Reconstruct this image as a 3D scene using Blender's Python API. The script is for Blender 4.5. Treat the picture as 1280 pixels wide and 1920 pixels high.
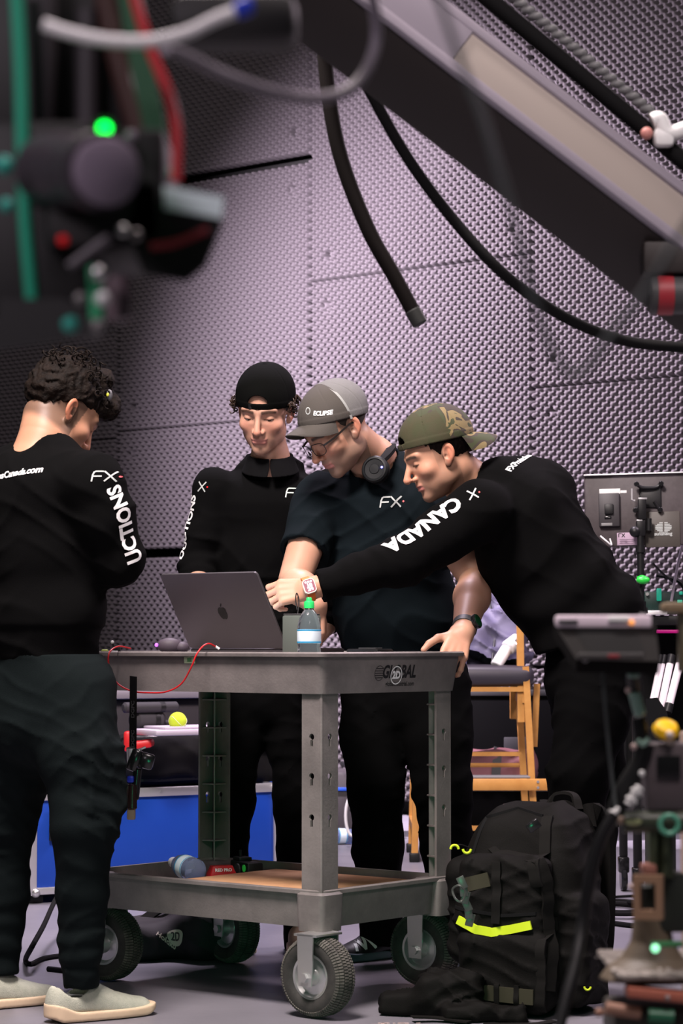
import bpy, bmesh, math, random
import numpy as np
from mathutils import Vector, Matrix
from mathutils.bvhtree import BVHTree

random.seed(7)
rng = np.random.default_rng(7)
for o in list(bpy.data.objects):
    bpy.data.objects.remove(o, do_unlink=True)
scene = bpy.context.scene
COL = scene.collection
PI = math.pi
R = math.radians

# ------------------------------------------------------------------ camera
FPX = 4533.0                     # 85 mm lens on a 36 mm tall frame, 1920 px
CAM_Z = 0.95
PITCH = math.atan2(1202 - 960, FPX)
cam_d = bpy.data.cameras.new('camera')
cam = bpy.data.objects.new('camera', cam_d)
COL.objects.link(cam)
cam.location = (0, 0, CAM_Z)
cam.rotation_euler = (PI / 2 + PITCH, 0, 0)
cam_d.sensor_fit = 'VERTICAL'
cam_d.sensor_height = 36.0
cam_d.sensor_width = 24.0
cam_d.lens = 85.0
cam_d.clip_start = 0.05
cam_d.clip_end = 200
cam_d.dof.use_dof = True
cam_d.dof.focus_distance = 7.0
cam_d.dof.aperture_fstop = 8.0
scene.camera = cam

# ------------------------------------------------------------------ world, lamps, exposure
scene.view_settings.view_transform = 'Standard'
scene.view_settings.look = 'None'
scene.view_settings.gamma = 1.0
scene.view_settings.exposure = 0.2
scene.view_settings.use_curve_mapping = False
world = bpy.data.worlds.new('studio_dark')
scene.world = world
world.use_nodes = True
bg = world.node_tree.nodes['Background']
bg.inputs[0].default_value = (0.32, 0.62, 0.50, 1)
bg.inputs[1].default_value = 0.03


def lamp(name, kind, loc, aim, power, color, size=0.3, spot=60, blend=0.6, size_y=None):
    d = bpy.data.lights.new(name, kind)
    d.energy = power
    d.color = color
    if kind == 'AREA':
        d.size = size
        if size_y:
            d.shape = 'RECTANGLE'
            d.size_y = size_y
    elif kind == 'SPOT':
        d.spot_size = R(spot)
        d.spot_blend = blend
        d.shadow_soft_size = size
    else:
        d.shadow_soft_size = size
    o = bpy.data.objects.new(name, d)
    COL.objects.link(o)
    o.location = loc
    v = Vector(aim) - Vector(loc)
    o.rotation_euler = v.to_track_quat('-Z', 'Y').to_euler()
    return o


lamp('wall_spot', 'SPOT', (-2.25, 10.6, 3.4), (0.82, 12.85, 2.05), 8400, (1.0, 0.83, 0.98), 0.08, 82, 1.0)
lamp('key_softbox', 'AREA', (-0.9, 4.4, 4.6), (0.05, 6.8, 1.1), 400, (1.0, 0.87, 0.84), 1.1)
lamp('rim_panel', 'AREA', (2.9, 8.2, 4.0), (0.2, 6.9, 1.2), 120, (1.0, 0.80, 0.92), 0.9)
lamp('back_floor_spot', 'SPOT', (-0.3, 9.4, 6.2), (0.1, 9.3, 0.0), 1700, (0.98, 0.84, 1.0), 0.5, 75, 0.8)
lamp('front_fill', 'AREA', (0.5, 1.6, 3.4), (0.4, 4.2, 1.0), 60, (1.0, 0.86, 0.86), 0.9)  # added overhead fill for the crane arm and foreground gear
lamp('rig_fill', 'AREA', (-0.75, 0.55, 1.75), (-0.2, 1.45, 1.2), 6.0, (1.0, 0.86, 0.95), 0.3)  # added fill, only there to brighten the foreground camera rig
lamp('green_lamp', 'SPOT', (0.12, 3.0, 0.42), (0.0, 6.9, 0.25), 34, (0.05, 1.0, 0.45), 0.15, 26, 0.8)

# ------------------------------------------------------------------ materials
MATS = {}


def mat(name, color=(0.5, 0.5, 0.5), rough=0.6, metal=0.0, spec=0.5, noise=None, bump=None, emit=None,
        sheen=0.0, trans=0.0, ior=1.45, coat=0.0, color2=None, nscale=8.0, attr=None, sss=0.0, alpha=None, wave=None):
    if name in MATS:
        return MATS[name]
    m = bpy.data.materials.new(name)
    m.use_nodes = True
    nt = m.node_tree
    b = nt.nodes['Principled BSDF']
    b.inputs['Base Color'].default_value = (*color, 1)
    b.inputs['Roughness'].default_value = rough
    b.inputs['Metallic'].default_value = metal
    b.inputs['Specular IOR Level'].default_value = spec
    b.inputs['IOR'].default_value = ior
    if sheen:
        b.inputs['Sheen Weight'].default_value = sheen
        b.inputs['Sheen Roughness'].default_value = 0.5
    if trans:
        b.inputs['Transmission Weight'].default_value = trans
    if coat:
        b.inputs['Coat Weight'].default_value = coat
    if sss:
        b.inputs['Subsurface Weight'].default_value = sss
        b.inputs['Subsurface Radius'].default_value = (0.012, 0.004, 0.002)
        b.inputs['Subsurface Scale'].default_value = 0.6
    if emit:
        b.inputs['Emission Color'].default_value = (*emit[0], 1)
        b.inputs['Emission Strength'].default_value = emit[1]
    tc = nt.nodes.new('ShaderNodeTexCoord')
    if attr:
        a = nt.nodes.new('ShaderNodeAttribute')
        a.attribute_name = attr
        nt.links.new(a.outputs['Color'], b.inputs['Base Color'])
    if color2 is not None:
        n = nt.nodes.new('ShaderNodeTexNoise')
        n.inputs['Scale'].default_value = nscale
        n.inputs['Detail'].default_value = 6
        n.inputs['Roughness'].default_value = 0.65
        nt.links.new(tc.outputs['Object'], n.inputs['Vector'])
        rp = nt.nodes.new('ShaderNodeValToRGB')
        rp.color_ramp.elements[0].position = 0.35
        rp.color_ramp.elements[1].position = 0.68
        rp.color_ramp.elements[0].color = (*color, 1)
        rp.color_ramp.elements[1].color = (*color2, 1)
        nt.links.new(n.outputs['Fac'], rp.inputs['Fac'])
        nt.links.new(rp.outputs['Color'], b.inputs['Base Color'])
    if bump:
        n2 = nt.nodes.new('ShaderNodeTexNoise')
        n2.inputs['Scale'].default_value = bump[0]
        n2.inputs['Detail'].default_value = 4
        nt.links.new(tc.outputs['Object'], n2.inputs['Vector'])
        bp = nt.nodes.new('ShaderNodeBump')
        bp.inputs['Strength'].default_value = bump[1]
        bp.inputs['Distance'].default_value = bump[2] if len(bump) > 2 else 0.01
        nt.links.new(n2.outputs['Fac'], bp.inputs['Height'])
        nt.links.new(bp.outputs['Normal'], b.inputs['Normal'])
    MATS[name] = m
    return m


foam_m = mat('charcoal_foam', (0.066, 0.060, 0.066), 0.95, spec=0.1)
foam_back_m = mat('foam_backing_black', (0.004, 0.004, 0.004), 0.9)
floor_m = mat('painted_floor', (0.165, 0.16, 0.185), 0.42, color2=(0.215, 0.205, 0.235), nscale=1.6, bump=(30, 0.05), spec=0.4)
cartm = mat('grey_cart_plastic', (0.135, 0.121, 0.118), 0.5, color2=(0.215, 0.192, 0.186), nscale=7, bump=(160, 0.12, 0.004))
cartlip_m = mat('cart_lip', (0.16, 0.15, 0.15), 0.45, color2=(0.24, 0.22, 0.22), nscale=14)
rubber_m = mat('tyre_rubber', (0.022, 0.021, 0.02), 0.75, color2=(0.05, 0.046, 0.042), nscale=20)
tread_m = mat('dusty_tread', (0.06, 0.055, 0.05), 0.85, color2=(0.13, 0.12, 0.105), nscale=30)
zinc_m = mat('zinc_steel', (0.62, 0.62, 0.62), 0.32, metal=0.85)
black_m = mat('black_plastic', (0.008, 0.008, 0.009), 0.45, spec=0.35)
black_matte_m = mat('black_matte', (0.006, 0.006, 0.0065), 0.85, spec=0.15)
black_gloss_m = mat('black_gloss', (0.01, 0.01, 0.011), 0.18)
dark_grey_m = mat('dark_grey', (0.05, 0.05, 0.052), 0.55)
grey_m = mat('mid_grey', (0.2, 0.2, 0.2), 0.55)
white_m = mat('white_plastic', (0.78, 0.78, 0.78), 0.45)
print_white_m = mat('white_print', (0.85, 0.85, 0.85), 0.6)
print_grey_m = mat('silver_print', (0.45, 0.48, 0.47), 0.5)
print_black_m = mat('black_print', (0.008, 0.008, 0.009), 0.6)
red_m = mat('red_plastic', (0.62, 0.015, 0.02), 0.4)
red_dim_m = mat('red_dim', (0.30, 0.02, 0.03), 0.5)
blue_case_m = mat('blue_laminate', (0.006, 0.05, 0.36), 0.42, color2=(0.008, 0.06, 0.40), nscale=3)
alu_m = mat('aluminium', (0.66, 0.65, 0.66), 0.38, metal=0.75)
ply_m = mat('plywood', (0.42, 0.22, 0.11), 0.6, color2=(0.55, 0.32, 0.17), nscale=9)
beech_m = mat('beech_wood', (0.52, 0.24, 0.055), 0.42, color2=(0.62, 0.31, 0.08), nscale=14)
cloth_black_m = mat('black_fleece', (0.0034, 0.0034, 0.0036), 0.95, spec=0.05, bump=(500, 0.25, 0.002))
tee_m = mat('charcoal_tee', (0.0045, 0.0075, 0.0095), 0.9, spec=0.06, bump=(500, 0.2, 0.002))
pants_m = mat('dark_green_cargo', (0.0050, 0.0080, 0.0085), 0.85, spec=0.08, bump=(420, 0.3, 0.002))
pants_black_m = mat('black_trousers', (0.0022, 0.0022, 0.0024), 0.9, spec=0.04, bump=(420, 0.2, 0.002))
skin_m = mat('skin', (0.6, 0.35, 0.25), 0.48, attr='col', sss=0.12, spec=0.35, bump=(420, 0.08, 0.001))
hair_m = mat('dark_hair', (0.0050, 0.0036, 0.0030), 0.7, spec=0.12, color2=(0.012, 0.0075, 0.0055), nscale=60, bump=(180, 0.6, 0.004))
hair_brown_m = mat('brown_hair', (0.018, 0.009, 0.005), 0.5, color2=(0.04, 0.02, 0.011), nscale=70)
knit_m = mat('sage_knit', (0.42, 0.44, 0.36), 0.85, bump=(420, 0.6, 0.003), color2=(0.50, 0.51, 0.42), nscale=60)
sole_m = mat('cream_foam_sole', (0.72, 0.55, 0.38), 0.6)


# ------------------------------------------------------------------ helpers
def at(px, py, Y):
    """point on the ray through photograph pixel (px, py) at world depth Y"""
    xc = (px - 640) / FPX
    yc = -(py - 960) / FPX
    c, s = math.cos(PITCH), math.sin(PITCH)
    d = Y / (c - yc * s)
    return Vector((xc * d, Y, CAM_Z + d * (s + yc * c)))


def tag(o, label=None, cat=None, group=None, kind=None):
    if label: o['label'] = label
    if cat: o['category'] = cat
    if group: o['group'] = group
    if kind: o['kind'] = kind
    return o


def thing(name, label, cat, loc=(0, 0, 0), group=None):
    o = bpy.data.objects.new(name, None)
    o.empty_display_size = 0.05
    COL.objects.link(o)
    o.location = loc
    return tag(o, label, cat, group)


def origin_of(o):
    v = Vector((0, 0, 0))
    while o is not None:
        v += o.location
        o = o.parent
    return v


def link_mesh(name, me, mats, parent=None, smooth=True):
    if not isinstance(mats, (list, tuple)):
        mats = [mats]
    for m in mats:
        me.materials.append(m)
    if smooth:
        me.polygons.foreach_set('use_smooth', [True] * len(me.polygons))
    o = bpy.data.objects.new(name, me)
    COL.objects.link(o)
    if parent is not None:
        off = origin_of(parent)
        if off.length > 1e-9:
            me.transform(Matrix.Translation(-off))
        o.parent = parent
    else:
        # own origin at base centre
        n = len(me.vertices)
        if n:
            co = np.empty(n * 3, np.float32)
            me.vertices.foreach_get('co', co)
            co = co.reshape(-1, 3)
            c = (co.min(0) + co.max(0)) / 2
            c = Vector((float(c[0]), float(c[1]), float(co[:, 2].min())))
            me.transform(Matrix.Translation(-c))
            o.location = c
    return o


def rot_to(d, up=(0, 0, 1)):
    """matrix whose Z axis is along d"""
    return Vector(d).normalized().to_track_quat('Z', 'Y').to_matrix().to_4x4()


def frame(o, x, y, z):
    m = Matrix.Identity(4)
    for i, v in enumerate((x, y, z)):
        v = Vector(v)
        m[0][i], m[1][i], m[2][i] = v.x, v.y, v.z
    m[0][3], m[1][3], m[2][3] = o[0], o[1], o[2]
    return m


class MB:
    def __init__(self, T=None):
        self.bm = bmesh.new()
        self.T = T or Matrix.Identity(4)

    def _v(self, co):
        return self.bm.verts.new(self.T @ Vector(co))

    def face(self, vs, mi=0):
        try:
            f = self.bm.faces.new(vs)
            f.material_index = mi
            return f
        except ValueError:
            return None

    def box(self, c, s, bevel=0.0, rot=None, mi=0, seg=2):
        b2 = bmesh.new()
        bmesh.ops.create_cube(b2, size=1.0)
        bmesh.ops.scale(b2, vec=Vector(s), verts=b2.verts)
        if bevel > 0:
            bmesh.ops.bevel(b2, geom=list(b2.edges), offset=min(bevel, min(s) * 0.49), segments=seg, affect='EDGES', profile=0.5)
        M = Matrix.Translation(Vector(c)) @ (rot.to_4x4() if rot is not None else Matrix.Identity(4))
        self._merge(b2, self.T @ M, mi)
        return self

    def _merge(self, b2, M, mi):
        vm = {}
        for v in b2.verts:
            vm[v] = self.bm.verts.new(M @ v.co)
        for f in b2.faces:
            g = self.face([vm[v] for v in f.verts], mi if mi is not None else f.material_index)
        b2.free()

    def ring_loft(self, rings, cap0=True, cap1=True, mi=0, closed=True):
        rs = [[self._v(p) for p in r] for r in rings]
        n = len(rs[0])
        for a, b in zip(rs[:-1], rs[1:]):
            for i in range(n if closed else n - 1):
                j = (i + 1) % n
                self.face([a[i], a[j], b[j], b[i]], mi)
        if cap0: self.face(list(reversed(rs[0])), mi)
        if cap1: self.face(rs[-1], mi)
        return self

    def cyl(self, a, b, r, r2=None, n=16, mi=0, bev=0.0):
        a, b = Vector(a), Vector(b)
        r2 = r if r2 is None else r2
        M = rot_to(b - a)
        L = (b - a).length
        prof = [(r, 0), (r2, L)]
        if bev > 0:
            bev = min(bev, r * 0.5, r2 * 0.5, L * 0.45)
            prof = [(r - bev, 0), (r, bev), (r2, L - bev), (r2 - bev, L)]
        rings = []
        for rr, z in prof:
            rings.append([a + (M @ Vector((rr * math.cos(2 * PI * i / n), rr * math.sin(2 * PI * i / n), z))) for i in range(n)])
        return self.ring_loft(rings, mi=mi)

    def lathe(self, prof, o=(0, 0, 0), axis=(0, 0, 1), n=32, mi=0, cap=True):
        M = rot_to(axis)
        o = Vector(o)
        rings = []
        for rr, z in prof:
            rr = max(rr, 1e-5)
            rings.append([o + (M @ Vector((rr * math.cos(2 * PI * i / n), rr * math.sin(2 * PI * i / n), z))) for i in range(n)])
        return self.ring_loft(rings, cap, cap, mi=mi)

    def tube(self, pts, r, n=8, mi=0, smooth=6, closed=False, flat=None, up=None):
        pts = [Vector(p) for p in pts]
        if smooth and len(pts) > 2:
            out = []
            m = len(pts)
            rng_ = range(m) if closed else range(m - 1)
            for i in rng_:
                p0 = pts[(i - 1) % m] if closed or i > 0 else pts[0] * 2 - pts[1]
                p1, p2 = pts[i], pts[(i + 1) % m]
                p3 = pts[(i + 2) % m] if closed or i + 2 < m else pts[-1] * 2 - pts[-2]
                for k in range(smooth):
                    t = k / smooth
                    out.append(0.5 * ((2 * p1) + (p2 - p0) * t + (2 * p0 - 5 * p1 + 4 * p2 - p3) * t * t + (3 * p1 - p0 - 3 * p2 + p3) * t ** 3))
            if not closed: out.append(pts[-1])
            pts = out
        rr = r if callable(r) else (lambda t: r)
        m = len(pts)
        rings = []
        nrm = None
        for i, p in enumerate(pts):
            if closed:
                tg = (pts[(i + 1) % m] - pts[(i - 1) % m])
            else:
                tg = pts[min(i + 1, m - 1)] - pts[max(i - 1, 0)]
            if tg.length < 1e-9: tg = Vector((0, 0, 1))
            tg.normalize()
            if up is not None:
                nrm = Vector(up)
            elif nrm is None:
                nrm = Vector((0, 0, 1)) if abs(tg.z) < 0.9 else Vector((1, 0, 0))
            nrm = (nrm - tg * nrm.dot(tg))
            if nrm.length < 1e-6: nrm = tg.orthogonal()
            nrm.normalize()
            bn = tg.cross(nrm)
            rad = rr(i / max(1, m - 1))
            if flat:   # ribbon: width along bn, thickness along nrm
                w, h = flat[0] * rad, flat[1] * rad
                ring = [p + bn * w + nrm * h, p - bn * w + nrm * h, p - bn * w - nrm * h, p + bn * w - nrm * h]
            else:
                ring = [p + (nrm * math.cos(2 * PI * k / n) + bn * math.sin(2 * PI * k / n)) * rad for k in range(n)]
            rings.append(ring)
        if closed:
            rings.append(rings[0])
            self.ring_loft(rings, False, False, mi)
        else:
            self.ring_loft(rings, True, True, mi)
        return self

    def sphere(self, c, r, mi=0, u=16, v=10, s=(1, 1, 1)):
        b2 = bmesh.new()
        bmesh.ops.create_uvsphere(b2, u_segments=u, v_segments=v, radius=r)
        M = Matrix.Translation(Vector(c)) @ Matrix.Diagonal((*s, 1))
        self._merge(b2, self.T @ M, mi)
        return self

    def plate(self, outer, holes, depth, mi=0):
        """polygon with holes in local XY extruded along +Z by depth"""
        b2 = bmesh.new()
        es = []
        for loop in [outer] + holes:
            vs = [b2.verts.new((p[0], p[1], 0)) for p in loop]
            for i in range(len(vs)):
                es.append(b2.edges.new((vs[i], vs[(i + 1) % len(vs)])))
        r = bmesh.ops.triangle_fill(b2, use_beauty=True, use_dissolve=False, edges=es)
        faces = [f for f in b2.faces]
        ex = bmesh.ops.extrude_face_region(b2, geom=faces)
        vs = [v for v in ex['geom'] if isinstance(v, bmesh.types.BMVert)]
        bmesh.ops.translate(b2, verts=vs, vec=(0, 0, depth))
        bmesh.ops.recalc_face_normals(b2, faces=b2.faces)
        self._merge(b2, self.T, mi)
        return self

    def build(self, name, mats, parent=None, smooth=None, angle=35):
        me = bpy.data.meshes.new(name)
        bmesh.ops.recalc_face_normals(self.bm, faces=self.bm.faces)
        self.bm.to_mesh(me)
        self.bm.free()
        o = link_mesh(name, me, mats, parent, smooth=True)
        try:
            me.set_sharp_from_angle(angle=R(angle))
        except Exception:
            pass
        return o


def rrect(w, h, r, z, n=4, cx=0, cy=0):
    pts = []
    for (sx, sy, a0) in ((1, 1, 0), (-1, 1, 90), (-1, -1, 180), (1, -1, 270)):
        for k in range(n + 1):
            a = R(a0 + 90 * k / n)
            pts.append((cx + sx * (w / 2 - r) + r * math.cos(a), cy + sy * (h / 2 - r) + r * math.sin(a), z))
    return pts


# ------------------------------------------------------------------ signed distance sculpting
def V3(p):
    return np.array((p[0], p[1], p[2]), np.float32)


def smin(a, b, k):
    if k <= 0: return np.minimum(a, b)
    h = np.clip(0.5 + 0.5 * (b - a) / k, 0, 1)
    return b + (a - b) * h - k * h * (1 - h)


def smax(a, b, k):
    return -smin(-a, -b, k)


def s_cone(P, a, b, r1, r2):
    a, b = V3(a), V3(b)
    ab = b - a
    t = np.clip(((P - a) @ ab) / max(float(ab @ ab), 1e-9), 0, 1)
    return np.linalg.norm(P - a - t[:, None] * ab, axis=1) - (r1 + (r2 - r1) * t)


def s_ell(P, c, rad, M=None):
    q = P - V3(c)
    if M is not None: q = q @ M          # columns of M are the local axes
    rad = V3(rad)
    k0 = np.linalg.norm(q / rad, axis=1)
    k1 = np.linalg.norm(q / (rad * rad), axis=1)
    return k0 * (k0 - 1) / np.maximum(k1, 1e-6)


def s_box(P, c, half, r, M=None):
    q = P - V3(c)
    if M is not None: q = q @ M
    d = np.abs(q) - (V3(half) - r)
    return np.linalg.norm(np.maximum(d, 0), axis=1) + np.minimum(d.max(axis=1), 0) - r


def s_econe(P, a, b, side, wa, da, wb, db):
    """cone with an elliptic section: w along side, d across"""
    a, b, side = V3(a), V3(b), V3(side)
    ab = b - a
    L = np.linalg.norm(ab)
    ax = ab / L
    side = side - ax * (side @ ax)
    side /= np.linalg.norm(side)
    fr = np.cross(ax, side)
    q = P - a
    t = np.clip((q @ ax) / L, 0, 1)
    q = q - (t * L)[:, None] * ax
    w = wa + (wb - wa) * t
    d = da + (db - da) * t
    u = q @ side
    v = q @ fr
    z = q @ ax
    mn = np.minimum(w, d)
    k0 = np.sqrt((u / w) ** 2 + (v / d) ** 2 + (z / mn) ** 2)
    k1 = np.sqrt((u / w ** 2) ** 2 + (v / d ** 2) ** 2 + (z / mn ** 2) ** 2)
    return k0 * (k0 - 1) / np.maximum(k1, 1e-6)


def wob(P, f, amp, seed=0):
    """cheap smooth noise for folds"""
    s = seed * 1.7
    x, y, z = P[:, 0] * f, P[:, 1] * f, P[:, 2] * f
    a = np.sin(x * 1.3 + 1.7 * np.sin(z * 0.9 + s) + s) * np.sin(y * 1.1 + 1.3 * np.sin(x * 0.8 + 2 * s))
    b = np.sin(z * 1.7 + 1.9 * np.sin(y * 1.2 + x * 0.7 + s) + 3 * s)
    c = np.sin(2.3 * x + 1.1 * z + 2.0 * np.sin(1.7 * y + s)) * 0.5
    return (a + b + c) * amp * 0.4


def nets(f, lo, hi, h, stride=4):
    """surface nets over a narrow band; f maps (N,3) -> distance"""
    lo = np.array(lo, np.float32)
    hi = np.array(hi, np.float32)
    nb = np.ceil((hi - lo) / (h * stride)).astype(int) + 1
    n = nb * stride + 1
    cx = [lo[i] + (np.arange(nb[i]) + 0.5) * h * stride for i in range(3)]
    G = np.stack(np.meshgrid(*cx, indexing='ij'), -1).reshape(-1, 3).astype(np.float32)
    F = f(G).reshape(nb)
    act = np.abs(F) < h * stride * 1.75
    D = np.repeat(np.repeat(np.repeat(F, stride, 0), stride, 1), stride, 2)
    D = np.pad(D, ((0, 1), (0, 1), (0, 1)), mode='edge').astype(np.float32)
    mask = np.zeros(n, bool)
    ai = np.argwhere(act)
    rr = np.arange(stride + 1)
    off = np.stack(np.meshgrid(rr, rr, rr, indexing='ij'), -1).reshape(-1, 3)
    idx = (ai[:, None, :] * stride + off[None]).reshape(-1, 3)
    mask[idx[:, 0], idx[:, 1], idx[:, 2]] = True
    I = np.argwhere(mask)
    D[mask] = f((lo + I * h).astype(np.float32))
    S = D < 0
    # cells
    c = n - 1
    S8 = np.zeros(tuple(c), np.int8)
    for dx in (0, 1):
        for dy in (0, 1):
            for dz in (0, 1):
                S8 += S[dx:dx + c[0], dy:dy + c[1], dz:dz + c[2]]
    cell = (S8 > 0) & (S8 < 8)
    ci = np.argwhere(cell)
    vid = -np.ones(tuple(c), np.int64)
    vid[cell] = np.arange(len(ci))
    acc = np.zeros((len(ci), 3), np.float64)
    cnt = np.zeros(len(ci))
    cor = [(0, 0, 0), (1, 0, 0), (0, 1, 0), (1, 1, 0), (0, 0, 1), (1, 0, 1), (0, 1, 1), (1, 1, 1)]
    vals = {k: D[ci[:, 0] + k[0], ci[:, 1] + k[1], ci[:, 2] + k[2]] for k in cor}
    for p in cor:
        for ax in range(3):
            if p[ax] == 0:
                q = list(p); q[ax] = 1; q = tuple(q)
                a, b = vals[p], vals[q]
                m = (a < 0) != (b < 0)
                t = np.where(m, a / np.where(np.abs(a - b) < 1e-12, 1, a - b), 0)
                pt = np.tile(np.array(p, float), (len(ci), 1))
                pt[:, ax] += t
                acc[m] += pt[m]
                cnt[m] += 1
    verts = lo + (ci + acc / cnt[:, None]) * h
    quads = []
    for ax in range(3):
        o1, o2 = [(1, 2), (2, 0), (0, 1)][ax]
        sl0 = [slice(1, -1)] * 3
        sl0[ax] = slice(0, -1)
        sl1 = [slice(1, -1)] * 3
        sl1[ax] = slice(1, None)
        A = S[tuple(sl0)]
        B = S[tuple(sl1)]
        e = np.argwhere(A != B)
        base = e.copy()
        for k in range(3):
            if k != ax: base[:, k] += 1
        inv = A[e[:, 0], e[:, 1], e[:, 2]]
        q = []
        for (d1, d2) in ((-1, -1), (0, -1), (0, 0), (-1, 0)):
            bb = base.copy()
            bb[:, o1] += d1
            bb[:, o2] += d2
            ok = np.ones(len(bb), bool)
            q.append(vid[np.minimum(bb[:, 0], c[0] - 1), np.minimum(bb[:, 1], c[1] - 1), np.minimum(bb[:, 2], c[2] - 1)])
        q = np.stack(q, 1)
        q = np.where(inv[:, None], q, q[:, ::-1])
        quads.append(q[(q >= 0).all(1)])
    return verts, np.concatenate(quads)


def mesh_from(name, parts, color=None):
    """parts: list of (verts, quads); color: list of (N,3) arrays"""
    off = 0
    Vs, Qs = [], []
    for v, q in parts:
        Vs.append(v); Qs.append(q + off); off += len(v)
    V = np.concatenate(Vs).astype(np.float32)
    Q = np.concatenate(Qs).astype(np.int32)
    me = bpy.data.meshes.new(name)
    me.vertices.add(len(V))
    me.vertices.foreach_set('co', V.ravel())
    me.loops.add(len(Q) * 4)
    me.loops.foreach_set('vertex_index', Q.ravel())
    me.polygons.add(len(Q))
    me.polygons.foreach_set('loop_start', np.arange(0, len(Q) * 4, 4, dtype=np.int32))
    me.polygons.foreach_set('loop_total', np.full(len(Q), 4, np.int32))
    me.update(calc_edges=True)
    me.validate()
    if color is not None:
        C = np.concatenate(color).astype(np.float32)
        a = me.color_attributes.new('col', 'FLOAT_COLOR', 'POINT')
        rgba = np.ones((len(C), 4), np.float32)
        rgba[:, :3] = C
        a.data.foreach_set('color', rgba.ravel())
    return me


def sdf_obj(name, f, lo, hi, h, mats, parent=None):
    return link_mesh(name, mesh_from(name, [nets(f, lo, hi, h)]), mats, parent)


# ------------------------------------------------------------------ lettering laid onto surfaces
def text_bm(txt, size, bold=0.0, shear=0.0, align='CENTER', spacing=1.0, maxedge=None, sx=1.0):
    cu = bpy.data.curves.new('lettering', 'FONT')
    cu.body = txt
    cu.size = size
    cu.offset = bold * size
    cu.shear = shear
    cu.align_x = align
    cu.align_y = 'CENTER'
    cu.space_character = spacing
    cu.resolution_u = 3
    o = bpy.data.objects.new('lettering', cu)
    COL.objects.link(o)
    dg = bpy.context.evaluated_depsgraph_get()
    me = bpy.data.meshes.new_from_object(o.evaluated_get(dg))
    bpy.data.objects.remove(o, do_unlink=True)
    bpy.data.curves.remove(cu)
    b = bmesh.new()
    b.from_mesh(me)
    bpy.data.meshes.remove(me)
    for v in b.verts: v.co.x *= sx
    return refine(b, maxedge)


def refine(b, maxedge):
    bmesh.ops.remove_doubles(b, verts=b.verts, dist=1e-6)
    bmesh.ops.triangulate(b, faces=b.faces)
    if maxedge:
        for _ in range(4):
            es = [e for e in b.edges if e.calc_length() > maxedge]
            if not es: break
            bmesh.ops.subdivide_edges(b, edges=es, cuts=1)
            bmesh.ops.triangulate(b, faces=b.faces)
    return b


def strokes_bm(lines, w, maxedge=None):
    b = bmesh.new()
    for ln in lines:
        for p, q in zip(ln[:-1], ln[1:]):
            p, q = Vector(p), Vector(q)
            d = (q - p).normalized()
            n = Vector((-d.y, d.x)) * w / 2
            e = d * w * 0.3
            vs = [b.verts.new((*(x), 0)) for x in (p - e + n, p - e - n, q + e - n, q + e + n)]
            b.faces.new(vs)
    bmesh.ops.triangulate(b, faces=b.faces)
    return refine(b, maxedge)


def disc_bm(c, r, r0=0.0, n=24, sy=1.0):
    b = bmesh.new()
    o = [b.verts.new((c[0] + r * math.cos(2 * PI * i / n), c[1] + sy * r * math.sin(2 * PI * i / n), 0)) for i in range(n)]
    if r0 > 0:
        k = [b.verts.new((c[0] + r0 * math.cos(2 * PI * i / n), c[1] + sy * r0 * math.sin(2 * PI * i / n), 0)) for i in range(n)]
        for i in range(n):
            b.faces.new((o[i], o[(i + 1) % n], k[(i + 1) % n], k[i]))
    else:
        b.faces.new(o)
    return b


def hit(px, py, bvh, back=0.0):
    """where the ray through pixel (px, py) meets a surface"""
    o = Vector((0, 0, CAM_Z))
    d = (at(px, py, 5.0) - o).normalized()
    h, n, _, _ = bvh.ray_cast(o, d, 40)
    return h if h is not None else at(px, py, 6.5)


def bvh_of(o):
    me = o.data
    off = origin_of(o)
    vs = [v.co + off for v in me.vertices]
    return BVHTree.FromPolygons(vs, [tuple(p.vertices) for p in me.polygons])


def lay(name, b, m, parent, o, x, y, bvh=None, lift=0.002, reach=0.5):
    """place flat art (in local xy) at o with axes x, y; project onto a surface when bvh is given"""
    x, y = Vector(x).normalized(), Vector(y)
    y = (y - x * y.dot(x)).normalized()
    n = x.cross(y)
    o = Vector(o)
    dead = []
    for v in b.verts:
        p = o + x * v.co.x + y * v.co.y
        if bvh is not None:
            hit, nn, _, _ = bvh.ray_cast(p + n * reach, -n, reach * 2)
            if hit is None:
                dead.append(v)
                v.co = p
            else:
                if nn.dot(n) < 0: nn = -nn
                v.co = hit + (nn * 0.6 + n * 0.4).normalized() * lift
        else:
            v.co = p + n * lift
    if dead: bmesh.ops.delete(b, geom=dead, context='VERTS')
    if bvh is not None:
        bad = [f for f in b.faces if f.calc_area() > 0.0006 or max(e.calc_length() for e in f.edges) > 0.04]
        if bad: bmesh.ops.delete(b, geom=bad, context='FACES')
    me = bpy.data.meshes.new(name)
    b.to_mesh(me)
    b.free()
    return link_mesh(name, me, m, parent, smooth=False)


FX = [[(0.0, 0.0), (0.10, 0.62), (0.22, 0.92), (0.36, 1.0), (1.0, 1.0)], [(0.12, 0.5), (0.85, 0.5)],
      [(1.12, 1.0), (1.62, 0.5), (1.12, 0.0)], [(2.05, 1.0), (1.62, 0.5), (2.05, 0.0)]]


def fx_logo(parent, o, x, y, h, bvh, m=None, only_x=False):
    ls = FX[2:] if only_x else FX
    ls = [[((px - 1.0) * h, (py - 0.5) * h) for px, py in l] for l in ls]
    lay('chest_logo', strokes_bm(ls, h * 0.15, 0.008), m or print_grey_m, parent, o, x, y, bvh)
    d = disc_bm((1.3 * h, 0.0), h * 0.10, n=10)
    lay('logo_dot', d, red_m, parent, o, x, y, bvh)


# ------------------------------------------------------------------ STRUCTURE: floor and foam wall
mb = MB()
mb.box((0, 9.0, -0.05), (16, 22, 0.1))
tag(mb.build('floor', floor_m), kind='structure')

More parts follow.
